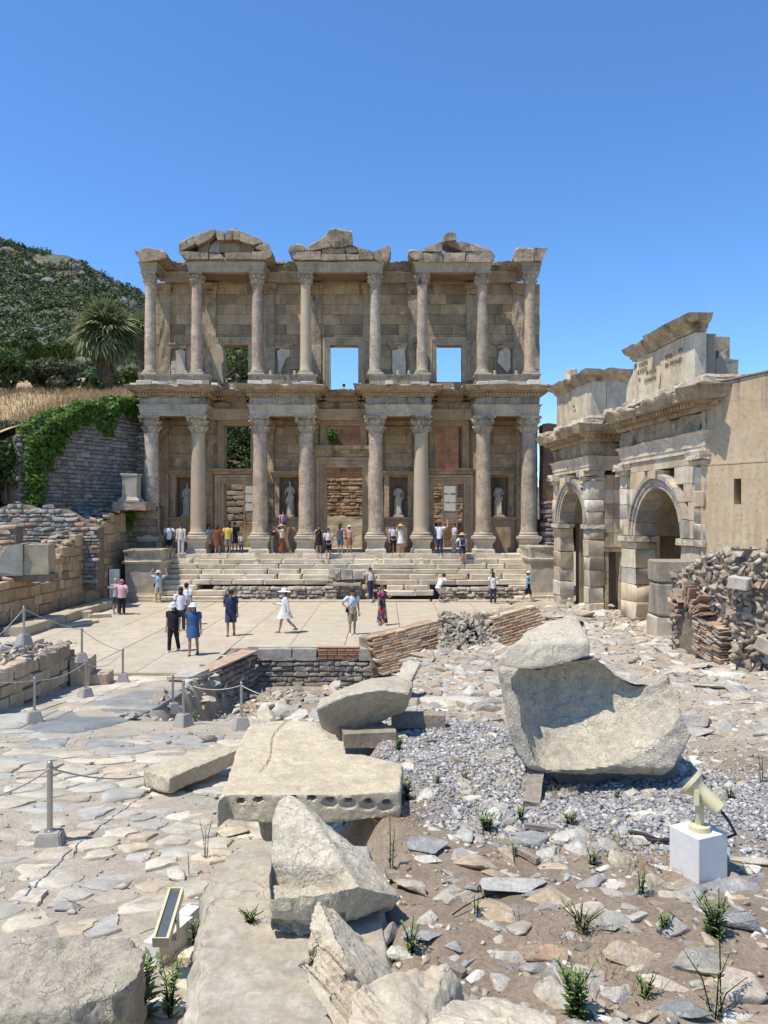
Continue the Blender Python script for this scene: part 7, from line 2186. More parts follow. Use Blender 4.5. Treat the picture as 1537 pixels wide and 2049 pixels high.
# --- loose stones bedded in the right hand ground
LOW = [blocks_for('rock', 'chunk')[i] for i in range(5)]
MID = [rock_mesh('stone', 560 + i, 1, 7 + i % 5, .035, smooth=24) for i in range(10)]
bt = Batch()
rr = random.Random(99)
cols_r = [GB, GW, TN, BG, WT, WT, GW, (.44, .42, .38), (.36, .33, .29), (.33, .31, .28), (.40, .35, .28), (.30, .26, .21)]
N = 0
while N < 8200:
 Y = 2.5 * math.exp(rr.random() ** .95 * math.log(34 / 2.5)); X = rr.uniform(-.6, 11)
 xb = float(np.interp(Y, _xbY, _xbX))
 if X < xb + .08 or X / Y > .9: continue
 if Y > 24.5 and X < xb + .5: continue
 if 4.8 < Y < 5.7 and X < .25: continue
 n_ = float(fbm(np.array([X, Y, 0.]), 3, 1.0, 14))
 s_ = min(.19, (.027 if Y < 6 else .024) * math.exp(abs(rr.gauss(0, 1)) * .95)) * (1 + Y * .06) * (1.3 if Y > 8 else 1)
 if Y < 5.5 and n_ < -.25 and rr.random() < .8: continue
 if 5.6 < Y < 9.5 and X < 1.9 and rr.random() < .7: continue
 z_ = float(H(X, Y))
 if Y > 9: s_ *= 1.15
 me = MID[rr.randrange(10)] if s_ > .05 else LOW[rr.randrange(5)]
 bt.add(me, TRS((X, Y, z_ - s_ * .03), (rr.uniform(-.16, .16), rr.uniform(-.16, .16), rr.uniform(0, 6.28)), (s_ * rr.uniform(1.0, 1.7), s_ * rr.uniform(.7, 1.2), s_ * rr.uniform(.35, .65))), vary(cols_r[rr.randrange(len(cols_r))], .15), s_ / Y * (X / Y < .51))
 N += 1
bt.finish(ground, 'stone', 'rock_a', 300, 'small_stones')
bt = Batch()
for k in range(1500):
 Y = 2.7 * math.exp(rr.random() * math.log(14 / 2.7)); X = rr.uniform(-6.5, -.4)
 if abs(X / Y) > .53 or X > float(np.interp(Y, _xbY, _xbX)) - .2: continue
 s_ = .012 * math.exp(abs(rr.gauss(0, 1)) * .7) * (1 + Y * .05)
 bt.add(LOW[k % 5], TRS((X, Y, float(H(X, Y)) + s_ * .2), (rr.uniform(-.4, .4), rr.uniform(-.4, .4), rr.uniform(0, 6)), (s_ * 1.4, s_, s_ * .6)), vary(cols_r[rr.randrange(len(cols_r))], .15), s_)
bt.finish(street, 'chip', 'rock_a', 0, 'stone_chips')
bt = Batch()
for k in range(900):
 Y = rr.uniform(14.8, 24); X = rr.uniform(-5.2, .4)
 s_ = .08 * math.exp(abs(rr.gauss(0, 1)) * .75)
 s_ = min(s_, .5)
 bt.add(MID[k % 10], TRS((X, Y, float(H(X, Y)) + s_ * .15), (rr.uniform(-.4, .4), rr.uniform(-.4, .4), rr.uniform(0, 6)), (s_ * 1.5, s_ * 1.1, s_ * .75)), vary(cols_r[rr.randrange(len(cols_r))], .15), s_)
bt.finish(ground, 'stone', 'rock_a', 120, 'pit_stones')
def pebbles(name, pts, s0, s1, mat, cols, seed):
 g = np.random.default_rng(seed)
 n = len(pts)
 base = np.array([(-.5, -.4, -.25), (.45, -.5, -.3), (.55, .4, -.25), (-.4, .5, -.3), (-.3, -.3, .3), (.35, -.25, .35), (.3, .3, .25), (-.35, .25, .32)])
 T = np.array([(0, 2, 1), (0, 3, 2), (4, 5, 6), (4, 6, 7), (0, 1, 5), (0, 5, 4), (1, 2, 6), (1, 6, 5), (2, 3, 7), (2, 7, 6), (3, 0, 4), (3, 4, 7)])
 s_ = (s0 * (s1 / s0) ** (g.random(n) ** 2))
 ax = g.uniform(.6, 1.4, (n, 3)); ax[:, 2] *= .7
 a = g.uniform(0, 6.283, n); ti = g.normal(0, .4, n)
 W = base[None] * ax[:, None, :] * s_[:, None, None] + g.normal(0, .12, (n, 8, 3)) * s_[:, None, None]
 y_ = W[..., 1] * np.cos(ti)[:, None] - W[..., 2] * np.sin(ti)[:, None]; z_ = W[..., 1] * np.sin(ti)[:, None] + W[..., 2] * np.cos(ti)[:, None]
 x2 = W[..., 0] * np.cos(a)[:, None] - y_ * np.sin(a)[:, None]; y2 = W[..., 0] * np.sin(a)[:, None] + y_ * np.cos(a)[:, None]
 V = np.stack([x2, y2, z_], -1) + pts[:, None, :] + np.array([0, 0, .15]) * s_[:, None, None]
 F = T[None] + (np.arange(n) * 8)[:, None, None]
 C = np.array(cols)[g.integers(0, len(cols), n)] * g.uniform(.75, 1.25, (n, 1))
 o = new_obj(name, mesh_np(name, V.reshape(-1, 3), F.reshape(-1, 3), mat, np.repeat(C, 8, 0)))
 tag(o, kind='stuff')
 return o
g = np.random.default_rng(17)
xs_, ys_ = [], []
n = 60000
x_ = g.uniform(-.1, 4.2, n); y_ = g.uniform(4.6, 10.5, n)
w_ = np.exp(-(((x_ - .9) / .95) ** 2) - ((y_ - 7.3) / 1.8) ** 2) + np.exp(-(((x_ - 2.5) / 1.35) ** 2) - ((y_ - 5.75) / .75) ** 2) + .35 * np.exp(-(((x_ - 3) / 1.2) ** 2) - ((y_ - 7.5) / 1.5) ** 2)
w_ = w_ + .25 * fbm(np.stack([x_, y_, 0 * x_], -1), 3, 1.6, 8)
ok = (g.random(n) < np.clip((w_ - .22) * 1.2, 0, .8)) & (x_ > np.interp(y_, _xbY, _xbX) + .25) & (x_ / y_ < .56)
x_, y_ = x_[ok], y_[ok]
pebbles('gravel', np.stack([x_, y_, H(x_, y_)], -1), .016, .05, M['gravel_a'], [(.36, .36, .355), (.42, .415, .40), (.29, .30, .305), (.47, .46, .435), (.37, .345, .30)], 5)
n = 12000
x_ = g.uniform(-.8, 9, n); y_ = 2.4 * np.exp(g.random(n) * math.log(26 / 2.4))
ok = (x_ > np.interp(y_, _xbY, _xbX) + .1) & (x_ / y_ < .9)
x_, y_ = x_[ok], y_[ok]
pebbles('grit', np.stack([x_, y_, H(x_, y_)], -1), .007, .045, M['rock_a'], [(.42, .40, .37), (.36, .33, .29), (.48, .45, .40), (.33, .26, .19), (.30, .30, .30)], 6)
# --- fallen brick vault by the plaza
va = thing('brick_vault', 'fallen brick vault with slanting courses of thin bricks at the plaza edge', 'ruin', (1.5, 25, .3))
BRC = [(.50, .35, .22), (.46, .31, .19), (.54, .41, .28), (.42, .28, .18), (.52, .42, .31)]
def slant(p0, p1, rows, rh, lean_, seed, tp):
 dv = p1 - p0; L = math.hypot(dv.x, dv.y)
 n_ = Vector((dv.y, -dv.x, 0)).normalized()
 Mw = frame_m(p0, Vector((dv.x, dv.y, 0)), n_)
 tilt = math.atan2(dv.z, L)
 r = random.Random(seed); bt = Batch(); bl = blocks_for('brick', 'brick')
 for k in range(rows):
  u = r.uniform(-.2, 0)
  while u < dv.length:
   w = r.uniform(.24, .42)
   if tp(u + w / 2, k) :
    m4 = Mw @ Matrix.Rotation(-tilt, 4, 'Y') @ TRS((u + w / 2, .12 + k * lean_ + r.uniform(-.03, .03), -k * rh), (r.uniform(-.04, .04), r.uniform(-.03, .03), r.uniform(-.05, .05)), (w - .012, .34, rh - .016))
    bt.add(bl[r.randrange(5)], m4, vary(BRC[r.randrange(5)], .12), w)
   u += w
 bt.finish(va, 'brick', 'brick_a')
 b = B().box(-.1, dv.length, .2, 1.0, -rows * rh, -.10, Mw @ Matrix.Rotation(-tilt, 4, 'Y'))
 part(b, 'vault_core', 'mortar_light', (1, 1, 1), va, amp=.09, scale=2, cuts=5, seed=seed)
slant(P(748, 1276, 24.1), P(925, 1232, 25.4), 14, .082, -.035, 1, lambda u, k: True)
slant(P(983, 1238, 24.6), P(1062, 1216, 25.3), 16, .085, -.04, 2, lambda u, k: True)
bt = Batch()
for k in range(420):
 t = rr.random(); px = 880 + 120 * rr.random(); py = 1224 + 100 * rr.random() ** .8
 p = P(px, py, 24.9 - (py - 1228) * .012)
 s_ = rr.uniform(.08, .3)
 bt.add(MID[k % 10], TRS(p, (rr.uniform(-1, 1), rr.uniform(-1, 1), rr.uniform(0, 6)), (s_ * 1.3, s_, s_ * .9)), vary(random.choice([(.33, .31, .28), (.28, .27, .25), (.38, .35, .30), (.36, .30, .23)]), .12), s_)
bt.finish(va, 'core_stone', 'rock_a', 140)
me = hull_b([P(900, 1262, 24.9), P(925, 1236, 25.2), P(958, 1222, 25.4), P(990, 1228, 25.2), P(995, 1300, 24.4), P(890, 1320, 24.2), P(950, 1300, 27), P(905, 1260, 26.5), P(990, 1240, 26.5)]).mesh('core_lump', M['mortar'])
rough(me, .16, 1.8, 3, 5); new_obj('core_lump', me, va)
# --- rope barrier, lamps, signs
def make_post(hm, name='barrier_post'):
 t = thing(name, 'x', 'barrier post', (0, 0, 0), 'rope barrier posts')
 bw, bt_, bh = .15, .095, .235
 V = [(-bw, -bw, 0), (bw, -bw, 0), (bw, bw, 0), (-bw, bw, 0), (-bt_, -bt_, bh), (bt_, -bt_, bh), (bt_, bt_, bh), (-bt_, bt_, bh)]
 me = B().add(V, [(3, 2, 1, 0), (4, 5, 6, 7), (0, 1, 5, 4), (1, 2, 6, 5), (2, 3, 7, 6), (3, 0, 4, 7)]).mesh('foot', M['concrete'])
 bm = bmesh.new(); bm.from_mesh(me); bmesh.ops.bevel(bm, geom=list(bm.edges), offset=.012, segments=2, affect='EDGES'); bm.to_mesh(me); bm.free()
 shade(me, 40)
 new_obj('foot', me, t)
 pole = new_obj('pole', B().lathe([(.026, bh - .02), (.026, bh + hm - .02), (.024, bh + hm), (.012, bh + hm + .012)], 14).mesh('pole', M['steel'], 50), t)
 new_obj('collar', B().lathe([(.05, bh), (.05, bh + .008), (.03, bh + .016)], 14).mesh('collar', M['steel'], 50), t)
 new_obj('rope_ring', B().lathe([(.032, bh + hm - .065), (.036, bh + hm - .055), (.032, bh + hm - .045)], 12).mesh('rope_ring', M['steel'], 50), t)
 return t
post0 = make_post(.62)
POSTS = [(100, 1688, None, 'nearest rope barrier post, its foot sunk among the flags at lower left'), (69, 1446, None, 'rope post before the low block wall with a pale foot at the left'), (171, 1397, None, 'rope post beside the end of the low block wall'),
   (246, 1365, None, 'rope post standing alone at the edge of the plaza'), (346, 1427, None, 'left of the two close rope posts beside the pit'), (367, 1453, None, 'right and nearer of the two close rope posts beside the pit'), (483, 1460, None, 'rope post in front of the pit near the tilted slab'),
   (22, 1259, None, 'rope post with a pale foot at the left edge before the bench'), (48, 1290, 17.2, 'rope post rising from the rubble on the low block wall'), (164, 1325, 19.0, 'rope post at the far end of the low block wall'), (80, 1222, 33.5, 'thin rope post in front of the old side wall'), (168, 1212, 36.2, 'far rope post in front of the old side wall near the info board')]
post_top = {}
first = True
for k, (px, py, Y, lab) in enumerate(POSTS):
 t = post0 if k == 0 else copy_tree(post0)
 if Y is None:
  p = gp(px, py)
  if k == 7: p = P(px, py, 28.3); p.z = 0.0
 else:
  p = P(px, py, Y)
 t.location = (p.x, p.y, p.z); t.rotation_euler = (0, 0, .2 + k * .37 % 1.0)
 t['label'] = lab
 if k == 0: t.location.z -= .12
 post_top[k] = Vector((p.x, p.y, p.z + .235 + .62 - .055 - (.12 if k == 0 else 0)))
def rope(a, b_, sag, lab, r=.0085, n=18):
 pts = []
 for i in range(n + 1):
  t = i / n; q = a.lerp(b_, t); pts.append((q.x, q.y, q.z - sag * 4 * t * (1 - t)))
 o = new_obj('rope', B().tube(pts, r, 6).mesh('rope', M['rope'], 60)); tag(o, lab, 'rope', 'ropes of the barrier')
rope(post_top[0], P(289, 1553, 9.0), .06, 'rope from the nearest post to the squared marble block')
rope(P(-60, 1605, 5.4), post_top[0], .05, 'rope leaving the nearest post towards the left edge')
rope(P(-40, 1364, 13.5), post_top[1], .03, 'rope from the pale footed left post out of the frame')
rope(post_top[1], post_top[2], .10, 'rope hanging along the low block wall')
rope(post_top[2], post_top[3], .22, 'rope from the wall end to the lone plaza post', .009)
rope(post_top[9], post_top[3], .08, 'straight rope down from the wall end post to the lone plaza post', .009)
rope(post_top[5], post_top[6], .10, 'pale rope sagging before the sunken pit')
rope(post_top[6], P(636, 1392, 10.2), .12, 'pale rope from the pit post towards the tilted slab')
rope(post_top[4], post_top[4] + Vector((.75, 1.6, -.15)), .06, 'short rope from the left close post to the pit edge')
rope(post_top[8], post_top[9], .06, 'thin rope above the low block wall', .009)
rope(P(-20, 1288, 16.5), post_top[8], .03, 'thin rope from the wall rubble to the left edge', .009)
rope(post_top[7], post_top[10], .25, 'rope rising from the left edge post before the old side wall', .012)
rope(post_top[10], post_top[11], .3, 'far rope sagging before the old side wall', .012)
rope(P(-15, 1250, 27), post_top[7], .2, 'rope falling from the left edge post out of the frame', .012)
rope(P(755, 1442, 7.7), P(808, 1418, 8.3), .0, 'short cord lying across the gap left of the tilted slab', .006) if False else None
gpt = gp(1392, 1762)
sb = Vector((gpt.x, gpt.y + .17, gpt.z))
bx = Vector((XP(1397, 4.62), 4.62, 0)); bx.z = float(H(bx.x, bx.y))
s_ = 4.55 / FPX
ztop = ZP(1668, 4.55)
me = B().box(-.115, .115, -.115, .115, 0, ztop - bx.z + .02).mesh('lamp_block', M['white_block'])
bm = bmesh.new(); bm.from_mesh(me); bmesh.ops.bevel(bm, geom=list(bm.edges), offset=.004, segments=1, affect='EDGES'); bm.to_mesh(me); bm.free()
tag(new_obj('lamp_block', me, None, TRS((bx.x, bx.y, bx.z - .02), (0, 0, R(24)))), 'white squared limestone block carrying the cream spotlight', 'block')
sl_ = thing('spotlight', 'cream metal spotlight tilted up on its white stone block', 'spotlight', (bx.x, bx.y, ztop))
Ms = Matrix.Translation((bx.x + .0, bx.y - .02, ztop)) @ Matrix.Scale(1.0, 4)
b = B().lathe([(.062, 0), (.062, .03), (.058, .034), (.03, .036)], 22)
new_obj('base', b.mesh('base', M['lamp_cream'], 40), sl_, Ms)
new_obj('stem', B().box(-.022, .022, -.012, .012, .03, .19).mesh('stem', M['lamp_cream']), sl_, Ms)
b = B().cbox((-.066, 0, .215), (.012, .03, .09), (0, .0, 0)).cbox((.066, 0, .215), (.012, .03, .09)).cbox((0, 0, .18), (.14, .03, .014))
new_obj('bracket', b.mesh('bracket', M['lamp_cream']), sl_, Ms @ Matrix.Rotation(R(55), 4, 'Z'))
Mh = Ms @ Matrix.Translation((0.0, 0, .235)) @ Vector((-.66, .42, .62)).to_track_quat('Z', 'Y').to_matrix().to_4x4() @ Matrix.Scale(.86, 4)
hd = new_obj('lamp_head', B().lathe([(.0, -.17), (.046, -.17), (.052, -.165), (.056, -.02), (.06, .01), (.085, .05), (.094, .055), (.094, .062), (.104, .064), (.106, .088), (.10, .092)], 30).mesh('lamp_head', M['lamp_cream'], 35), sl_, Mh)
new_obj('lens', B().lathe([(.0, .0885), (.096, .0885), (.094, .0925), (.0, .093)], 26).mesh('lens', M['glass_dark'], 40), hd, Mh)
new_obj('rear_cap', B().box(-.03, .03, -.005, .005, -.18, -.168).mesh('rear_cap', M['lamp_cream']), hd, Mh)
hw = Mh @ Vector((0, .0, -.16))
pts = [hw, hw + Vector((.05, -.01, -.06)), hw + Vector((.10, .0, -.15)), hw + Vector((.07, .05, -.19)), hw + Vector((-.02, .08, -.18))]
new_obj('cable', B().tube(pts, .009, 8).mesh('cable', M['black_rubber'], 60), sl_)
c0 = gp(1350, 1688); c1 = gp(1262, 1680)
pts = []
for i in range(26):
 t = i / 25
 x = c0.x + (c1.x - c0.x) * min(1, t * 1.8) if t < .55 else c1.x + (c0.x - c1.x) * (t - .55) * 2.1
 y = c0.y - .02 + (.0 if t < .55 else .0) + (.10 * math.sin(math.pi * min(1, max(0, (t - .3) * 2.2))) if t > .3 else 0) + t * .06
 pts.append((x, y, float(H(x, y)) + .025 + .012 * math.sin(t * 12)))
tag(new_obj('power_cable', B().tube(pts, .013, 8).mesh('power_cable', M['black_rubber'], 60)), 'black cable looping on the gravel left of the white lamp block', 'cable')
p = gp(1420, 1748)
b = B().box(-.015, .015, -.006, .006, 0, .13).box(-.015, .05, -.006, .006, .131, .15)
tag(new_obj('red_tag', b.mesh('red_tag', M['red']), None, TRS((p.x, p.y - .04, p.z + .03), (0, .12, .1))), 'small bent red plastic tag in front of the white lamp block', 'tag')
ll = thing('bar_light', 'cream bar floodlight leaning on two small white blocks at the lower left paving', 'floodlight', tuple(gp(335, 1900)))
a = P(322, 1884, 4.22); b_ = P(352, 1786, 4.58)
dv = b_ - a; L = dv.length
ax = dv.normalized(); sd = ax.cross(Vector((0, .5, 1))).normalized(); up = sd.cross(ax)
Ml = Matrix.Identity(4)
for i in range(3): Ml[i][0] = ax[i]; Ml[i][1] = sd[i]; Ml[i][2] = up[i]; Ml[i][3] = a[i]
if up.z < 0: Ml = Ml @ Matrix.Rotation(math.pi, 4, 'X')
hs_ = new_obj('lamp_housing', B().box(0, L, -.045, -.03, -.03, .03).box(0, L, .03, .045, -.03, .03).box(0, L, -.03, .03, -.03, .012).box(-.008, -.001, -.045, .045, -.03, .03).box(L + .001, L + .008, -.045, .045, -.03, .03).mesh('lamp_housing', M['lamp_cream']), ll, Ml)
new_obj('lens', B().box(.01, L - .01, -.028, .028, .0125, .02).mesh('lens', M['glass_dark']), hs_, Ml)
new_obj('bracket', B().cbox((L * .45, .055, -.06), (.05, .008, .15)).cbox((L * .45, .0, -.135), (.05, .11, .008)).mesh('bracket', M['steel']), ll, Ml)
for (px, py, Y, sx, sy, sz, rz, lab) in ((322, 1938, 4.18, .11, .34, .13, -.35, 'white block under the lower end of the bar floodlight'), (372, 1888, 4.42, .09, .12, .17, -.3, 'small white block beside the middle of the bar floodlight')):
 g_ = gp(px, py); x, Y, z = g_.x, g_.y + sy / 2, g_.z
 me = B().box(-sx / 2, sx / 2, -sy / 2, sy / 2, 0, sz + .02).mesh('lamp_block', M['white_block'])
 tag(new_obj('lamp_block', me, None, TRS((x, Y, z - .01), (0, 0, rz))), lab, 'block', 'white blocks under the bar floodlight')
ib = thing('info_board', 'white information board on dark posts in front of the left stair pedestal', 'sign', tuple(P(228, 1226, 36.5)))
Y0 = 36.6; x0, x1 = XP(219, Y0), XP(238, Y0); zb, zt_ = ZP(1196, Y0), ZP(1139, Y0)
Mi = Matrix.Translation((x0, Y0, 0)) @ Matrix.Rotation(R(14), 4, 'Z')
wd = (x1 - x0) * 1.03
new_obj('panel', B().box(0, wd, -.02, .02, zb, zt_).mesh('panel', M['white_panel']), ib, Mi)
new_obj('post', B().box(-.05, -.002, -.03, .03, -.05, zt_ + .02).mesh('post', M['black_metal']), ib, Mi)
new_obj('post', B().box(wd + .002, wd + .05, -.03, .03, -.05, zt_ + .02).mesh('post', M['black_metal']), ib, Mi)
b = B()
r = random.Random(4)
for k in range(11):
 b.box(.05, .05 + r.uniform(.12, .19), -.0235, -.0215, zt_ - .14 - k * .055, zt_ - .125 - k * .055)
b.box(.27, .40, -.0235, -.0215, zt_ - .62, zt_ - .40)
new_obj('print', b.mesh('print', plain('print_grey', (.30, .30, .31), .7)), ib, Mi)
def small_lamp(loc, lab, s=1.0, mat='lamp_cream', grp='small floodlights of the library'):
 t = thing('small_floodlight', lab, 'floodlight', loc, grp)
 Mx = Matrix.Translation(loc) @ Matrix.Scale(s, 4)
 new_obj('lamp_base', B().box(-.14, .14, -.12, .12, 0, .13).mesh('lamp_base', M['white_block']), t, Mx)
 new_obj('lamp_head', B().lathe([(.05, .131), (.06, .2), (.10, .24), (.11, .33), (.07, .38)], 12).mesh('lamp_head', M[mat], 40), t, Mx)
for k, px in enumerate((395, 513, 612, 753, 843, 968)):
 i_ = 7
 small_lamp((XP(px, 40.95), 40.97, i_ * .251 + .0), ['first small floodlight from the left on the upper step', 'second small floodlight from the left on the upper step, right of the left door', 'third small floodlight from the left on the upper step', 'fourth small floodlight on the upper step, right of the ruined niche', 'fifth small floodlight on the upper step, before the paired columns', 'last small floodlight at the right on the upper step'][k], .8)
for k, (px, py) in enumerate(((346, 750), (372, 750), (541, 750), (589, 750), (796, 750), (818, 750), (990, 750), (1033, 750))):
 p = P(px, py, 41.75); small_lamp((p.x, 41.8, 11.95), 'small floodlight on the upper podium of the library, %s' % ['far left', 'left by the second upper column', 'left of the broken second niche', 'right of the broken second niche', 'in front of the third niche', 'right of the third niche', 'left of the last niche', 'right of the last niche'][k], .62)
p = P(688, 778, 42.6); small_lamp((p.x, 42.75, 11.34), 'dark floodlight on the cornice below the central upper window', .8, 'black_metal')
p = P(463, 770, 42.6); small_lamp((p.x, 42.75, 11.34), 'pale floodlight on the cornice below the left upper window', .7)
p = P(905, 778, 42.6); small_lamp((p.x, 42.75, 11.34), 'pale floodlight on the cornice below the right upper window', .7)
for k, (px, py, Y, lab) in enumerate(((1098, 1196, 36.5, 'small white post lamp at the foot of the right stair pedestal'), (1140, 1196, 34.3, 'small white lamp by the far arch foot'))):
 p = P(px, py, Y); small_lamp((p.x, p.y, max(0, float(H(p.x, p.y)))), lab, .8)
# --- weeds
M['weed'] = leaf_mat('weed', (.15, .23, .06), (.20, .28, .09), .2, 'attr', .25)
M['weed_pale'] = leaf_mat('weed_pale', (.20, .24, .10), (.25, .27, .13), .25, 'attr', .25)
def tuft(lab, px, py, h_px, w_px, nst, nlf, mat='weed', seed=0, lf=.035, upright=.8, at=None):
 """a weed: stems with narrow leaves"""
 p = gp(px, py) if at is None else at
 s_ = p.y / FPX
 g = random.Random(seed + int(px))
 t = thing('weed', lab, 'plant', tuple(p), 'weeds among the stones')
 hh = h_px * s_; ww = w_px * s_ * .5
 bS = B(); V = []; F = []
 for k in range(nst):
  a = k * 2.4 + g.uniform(-.4, .4); o_ = ww * g.uniform(.25, 1) * (1 if nst > 1 else .12)
  top = Vector((p.x + math.cos(a) * o_, p.y + math.sin(a) * o_ * .7, p.z + hh * g.uniform(.65, 1)))
  base = Vector((p.x + math.cos(a) * .01, p.y + math.sin(a) * .01, p.z - .01))
  midp = base.lerp(top, .5) + Vector((-math.cos(a) * o_ * .2, 0, hh * .08))
  path = [base, base.lerp(midp, .5), midp, midp.lerp(top, .55), top]
  bS.tube(path, [.0035, .003, .0028, .002, .0012], 4)
  for q in range(nlf):
   f = (q + .5) / nlf
   i0 = min(3, int(f * 4)); c = path[i0].lerp(path[i0 + 1], f * 4 - i0)
   aa = q * 2.4 + g.uniform(-.5, .5); L_ = lf * g.uniform(.7, 1.3) * (1.15 - .5 * f)
   d = Vector((math.cos(aa), math.sin(aa), g.uniform(.3, 1.2) * upright)).normalized()
   sdv = d.cross(Vector((0, 0, 1)))
   if sdv.length < .01: sdv = Vector((1, 0, 0))
   sdv = sdv.normalized() * L_ * .15
   b0 = len(V); m_ = c + d * L_ * .5
   V += [c, m_ + sdv, c + d * L_ - Vector((0, 0, L_ * .12)), m_ - sdv]; F.append((b0, b0 + 1, b0 + 2, b0 + 3))
 new_obj('stem', bS.mesh('stem', M[mat]), t)
 V = np.array([tuple(v) for v in V]); n_ = len(V)
 tn = np.repeat(np.random.default_rng(seed).uniform(.75, 1.3, n_ // 4), 4)
 new_obj('leaves', mesh_np('leaves', V, np.array(F), M[mat], np.stack([tn] * 3, -1)), t)
WEEDS = [
 (1152, 2035, 105, 100, 11, 26, 'weed', .05, 'leafy green weed at the bottom edge between pale boulders'), (1430, 1872, 78, 95, 16, 16, 'weed', .05, 'bushy green weed below the white lamp block'), (975, 1662, 36, 52, 16, 9, 'weed', .05, 'green tuft at the edge of the gravel above the tan slab'),
 (1042, 1646, 34, 26, 8, 9, 'weed', .045, 'small green tuft by the wooden wedge'), (1140, 1652, 30, 50, 12, 9, 'weed_pale', .045, 'spreading green tuft right of the wooden wedge'), (822, 1905, 70, 80, 6, 16, 'weed', .035, 'feathery green weed beside the flat grey slab'),
 (952, 1836, 44, 14, 2, 14, 'weed', .03, 'tiny upright weed alone on the bare soil'), (1284, 1792, 56, 28, 4, 18, 'weed', .035, 'upright weed before the tan rock left of the lamp block'), (1186, 1732, 36, 30, 6, 10, 'weed', .04, 'small weed between the white grey rocks'),
 (1328, 1868, 40, 34, 6, 12, 'weed', .04, 'small dark weed left of the tall veined rock'), (1165, 1868, 60, 110, 16, 9, 'weed_pale', .03, 'sparse olive weed in front of the tan edged rock'), (1292, 1996, 50, 44, 6, 12, 'weed', .035, 'small feathery weed near the bottom'),
 (1438, 2030, 300, 16, 1, 30, 'weed_pale', .035, 'tall thin weed stalk rising in front of the lamp block'), (1430, 2034, 120, 160, 4, 18, 'weed_pale', .035, 'low branching weed at the foot of the tall stalk'), (783, 1757, 140, 16, 2, 26, 'weed', .035, 'tall single weed stalk between the fragment and the soil'),
 (412, 1722, 96, 34, 3, 20, 'weed', .03, 'tall weed stalk left of the kerb block'), (376, 1756, 60, 8, 1, 10, 'weed_pale', .02, 'thin dry stalk among the paving flags'), (798, 1502, 30, 26, 9, 9, 'weed', .05, 'green tuft at the corner of the timber'),
 (815, 1600, 42, 26, 9, 10, 'weed', .05, 'dark green tuft at the right end of the socketed slab'), (876, 1568, 20, 16, 6, 6, 'weed_pale', .04, 'tiny pale tuft at the left of the gravel'), (930, 1560, 20, 20, 6, 6, 'weed', .04, 'tiny green tuft in the gravel'),
 (1235, 1598, 20, 16, 6, 6, 'weed', .04, 'tiny tuft under the hollowed block'), (1462, 1598, 24, 34, 8, 7, 'weed_pale', .04, 'pale tuft in the gravel right of the lamp'), (1524, 1566, 70, 12, 2, 16, 'weed', .03, 'dark stalk at the right edge beyond the lamp'),
 (575, 1418, 34, 22, 8, 10, 'weed', .06, 'green weed in the pit beside the white block'), (440, 1404, 30, 40, 10, 9, 'weed', .06, 'green weeds behind the rope post at the pit'), (390, 1444, 24, 30, 8, 8, 'weed', .06, 'low weed by the feet of the rope posts'),
 (1030, 1716, 30, 10, 2, 10, 'weed', .03, 'thin weed beside the smooth blue grey rock'), (690, 1650, 36, 40, 5, 8, 'weed', .035, 'weed in the shade under the socketed slab'), (285, 2030, 150, 100, 9, 16, 'weed', .09, 'big leafy weed beside the pitted boulder at the bottom'),
 (340, 2035, 130, 60, 7, 22, 'weed', .05, 'feathery weed next to the big leafy one at the bottom'), (390, 1898, 60, 40, 8, 8, 'weed_pale', .05, 'grey green weed at the foot of the kerb block'),
]
for k, (px, py, h_, w_, ns, nl, mt, lf, lab) in enumerate(WEEDS):
 tuft(lab, px, py, h_, w_, ns, nl, mt, k, lf)
tuft('small bright green plant growing in a crack on the kerb block', 500, 1840, 26, 70, 14, 7, 'weed', 77, .025, .6, at=pz(500, 1842, 2.15))
g = np.random.default_rng(23)
cl = []
for (px, py, n_, sp) in ((1140, 1588, 160, .12), (1230, 1690, 160, .14), (1070, 1585, 90, .08), (930, 1600, 120, .2), (820, 1640, 120, .2), (1300, 1740, 120, .12), (1160, 1900, 120, .15), (385, 1930, 160, .12), (430, 1400, 80, .3), (850, 1560, 110, .25), (1000, 1420, 90, .3), (1210, 1960, 90, .12), (690, 1390, 70, .4), (1110, 1230, 60, .5), (1290, 1280, 60, .6), (930, 1320, 90, .7)):
 c = gp(px, py)
 q = np.stack([c.x + g.normal(0, sp, n_), c.y + g.normal(0, sp, n_)], -1)
 cl.append(np.concatenate([q, H(q[:, 0], q[:, 1])[:, None]], 1))
blades('dry_straw', np.concatenate(cl), .02, .09, .0022, M['straw'], .9, (1, 1, 1))
for k, (px0, py0, px1, py1, lab) in enumerate([(905, 1838, 1050, 1770, 'long dry twig lying across the bare soil'), (955, 1800, 962, 1768, 'short dry stem beside the dark small stone')]):
 a, b_ = gp(px0, py0), gp(px1, py1)
 pts = [a.lerp(b_, t) + Vector((0, 0, .02 + .02 * math.sin(t * 5))) for t in np.linspace(0, 1, 8)]
 tag(new_obj('twig', B().tube(pts, .0035, 5).mesh('twig', M['straw'])), lab, 'twig')
for k, (px, py, L, rz, lab) in enumerate([(1080, 1662, .22, -.15, 'short pale timber stick behind the smooth grey rock'), (1052, 1716, .2, -.9, 'split pale wood chip on the soil'), (905, 1948, .13, -.7, 'weathered wood stump end behind the broken tan block'), (862, 1488, .14, .5, 'small orange brown chip of wood on the gravel'), (920, 1528, .12, -.6, 'small white chip of marble on the gravel')]):
 p = gp(px, py)
 me = B().box(-L / 2, L / 2, -.022, .022, 0, .035).mesh('wood_piece', M['timber']); rough(me, .006, 9, k, 3)
 tag(new_obj('wood_piece', me, None, TRS((p.x, p.y, p.z + .005), (0, .08, rz))), lab, 'wood', None)
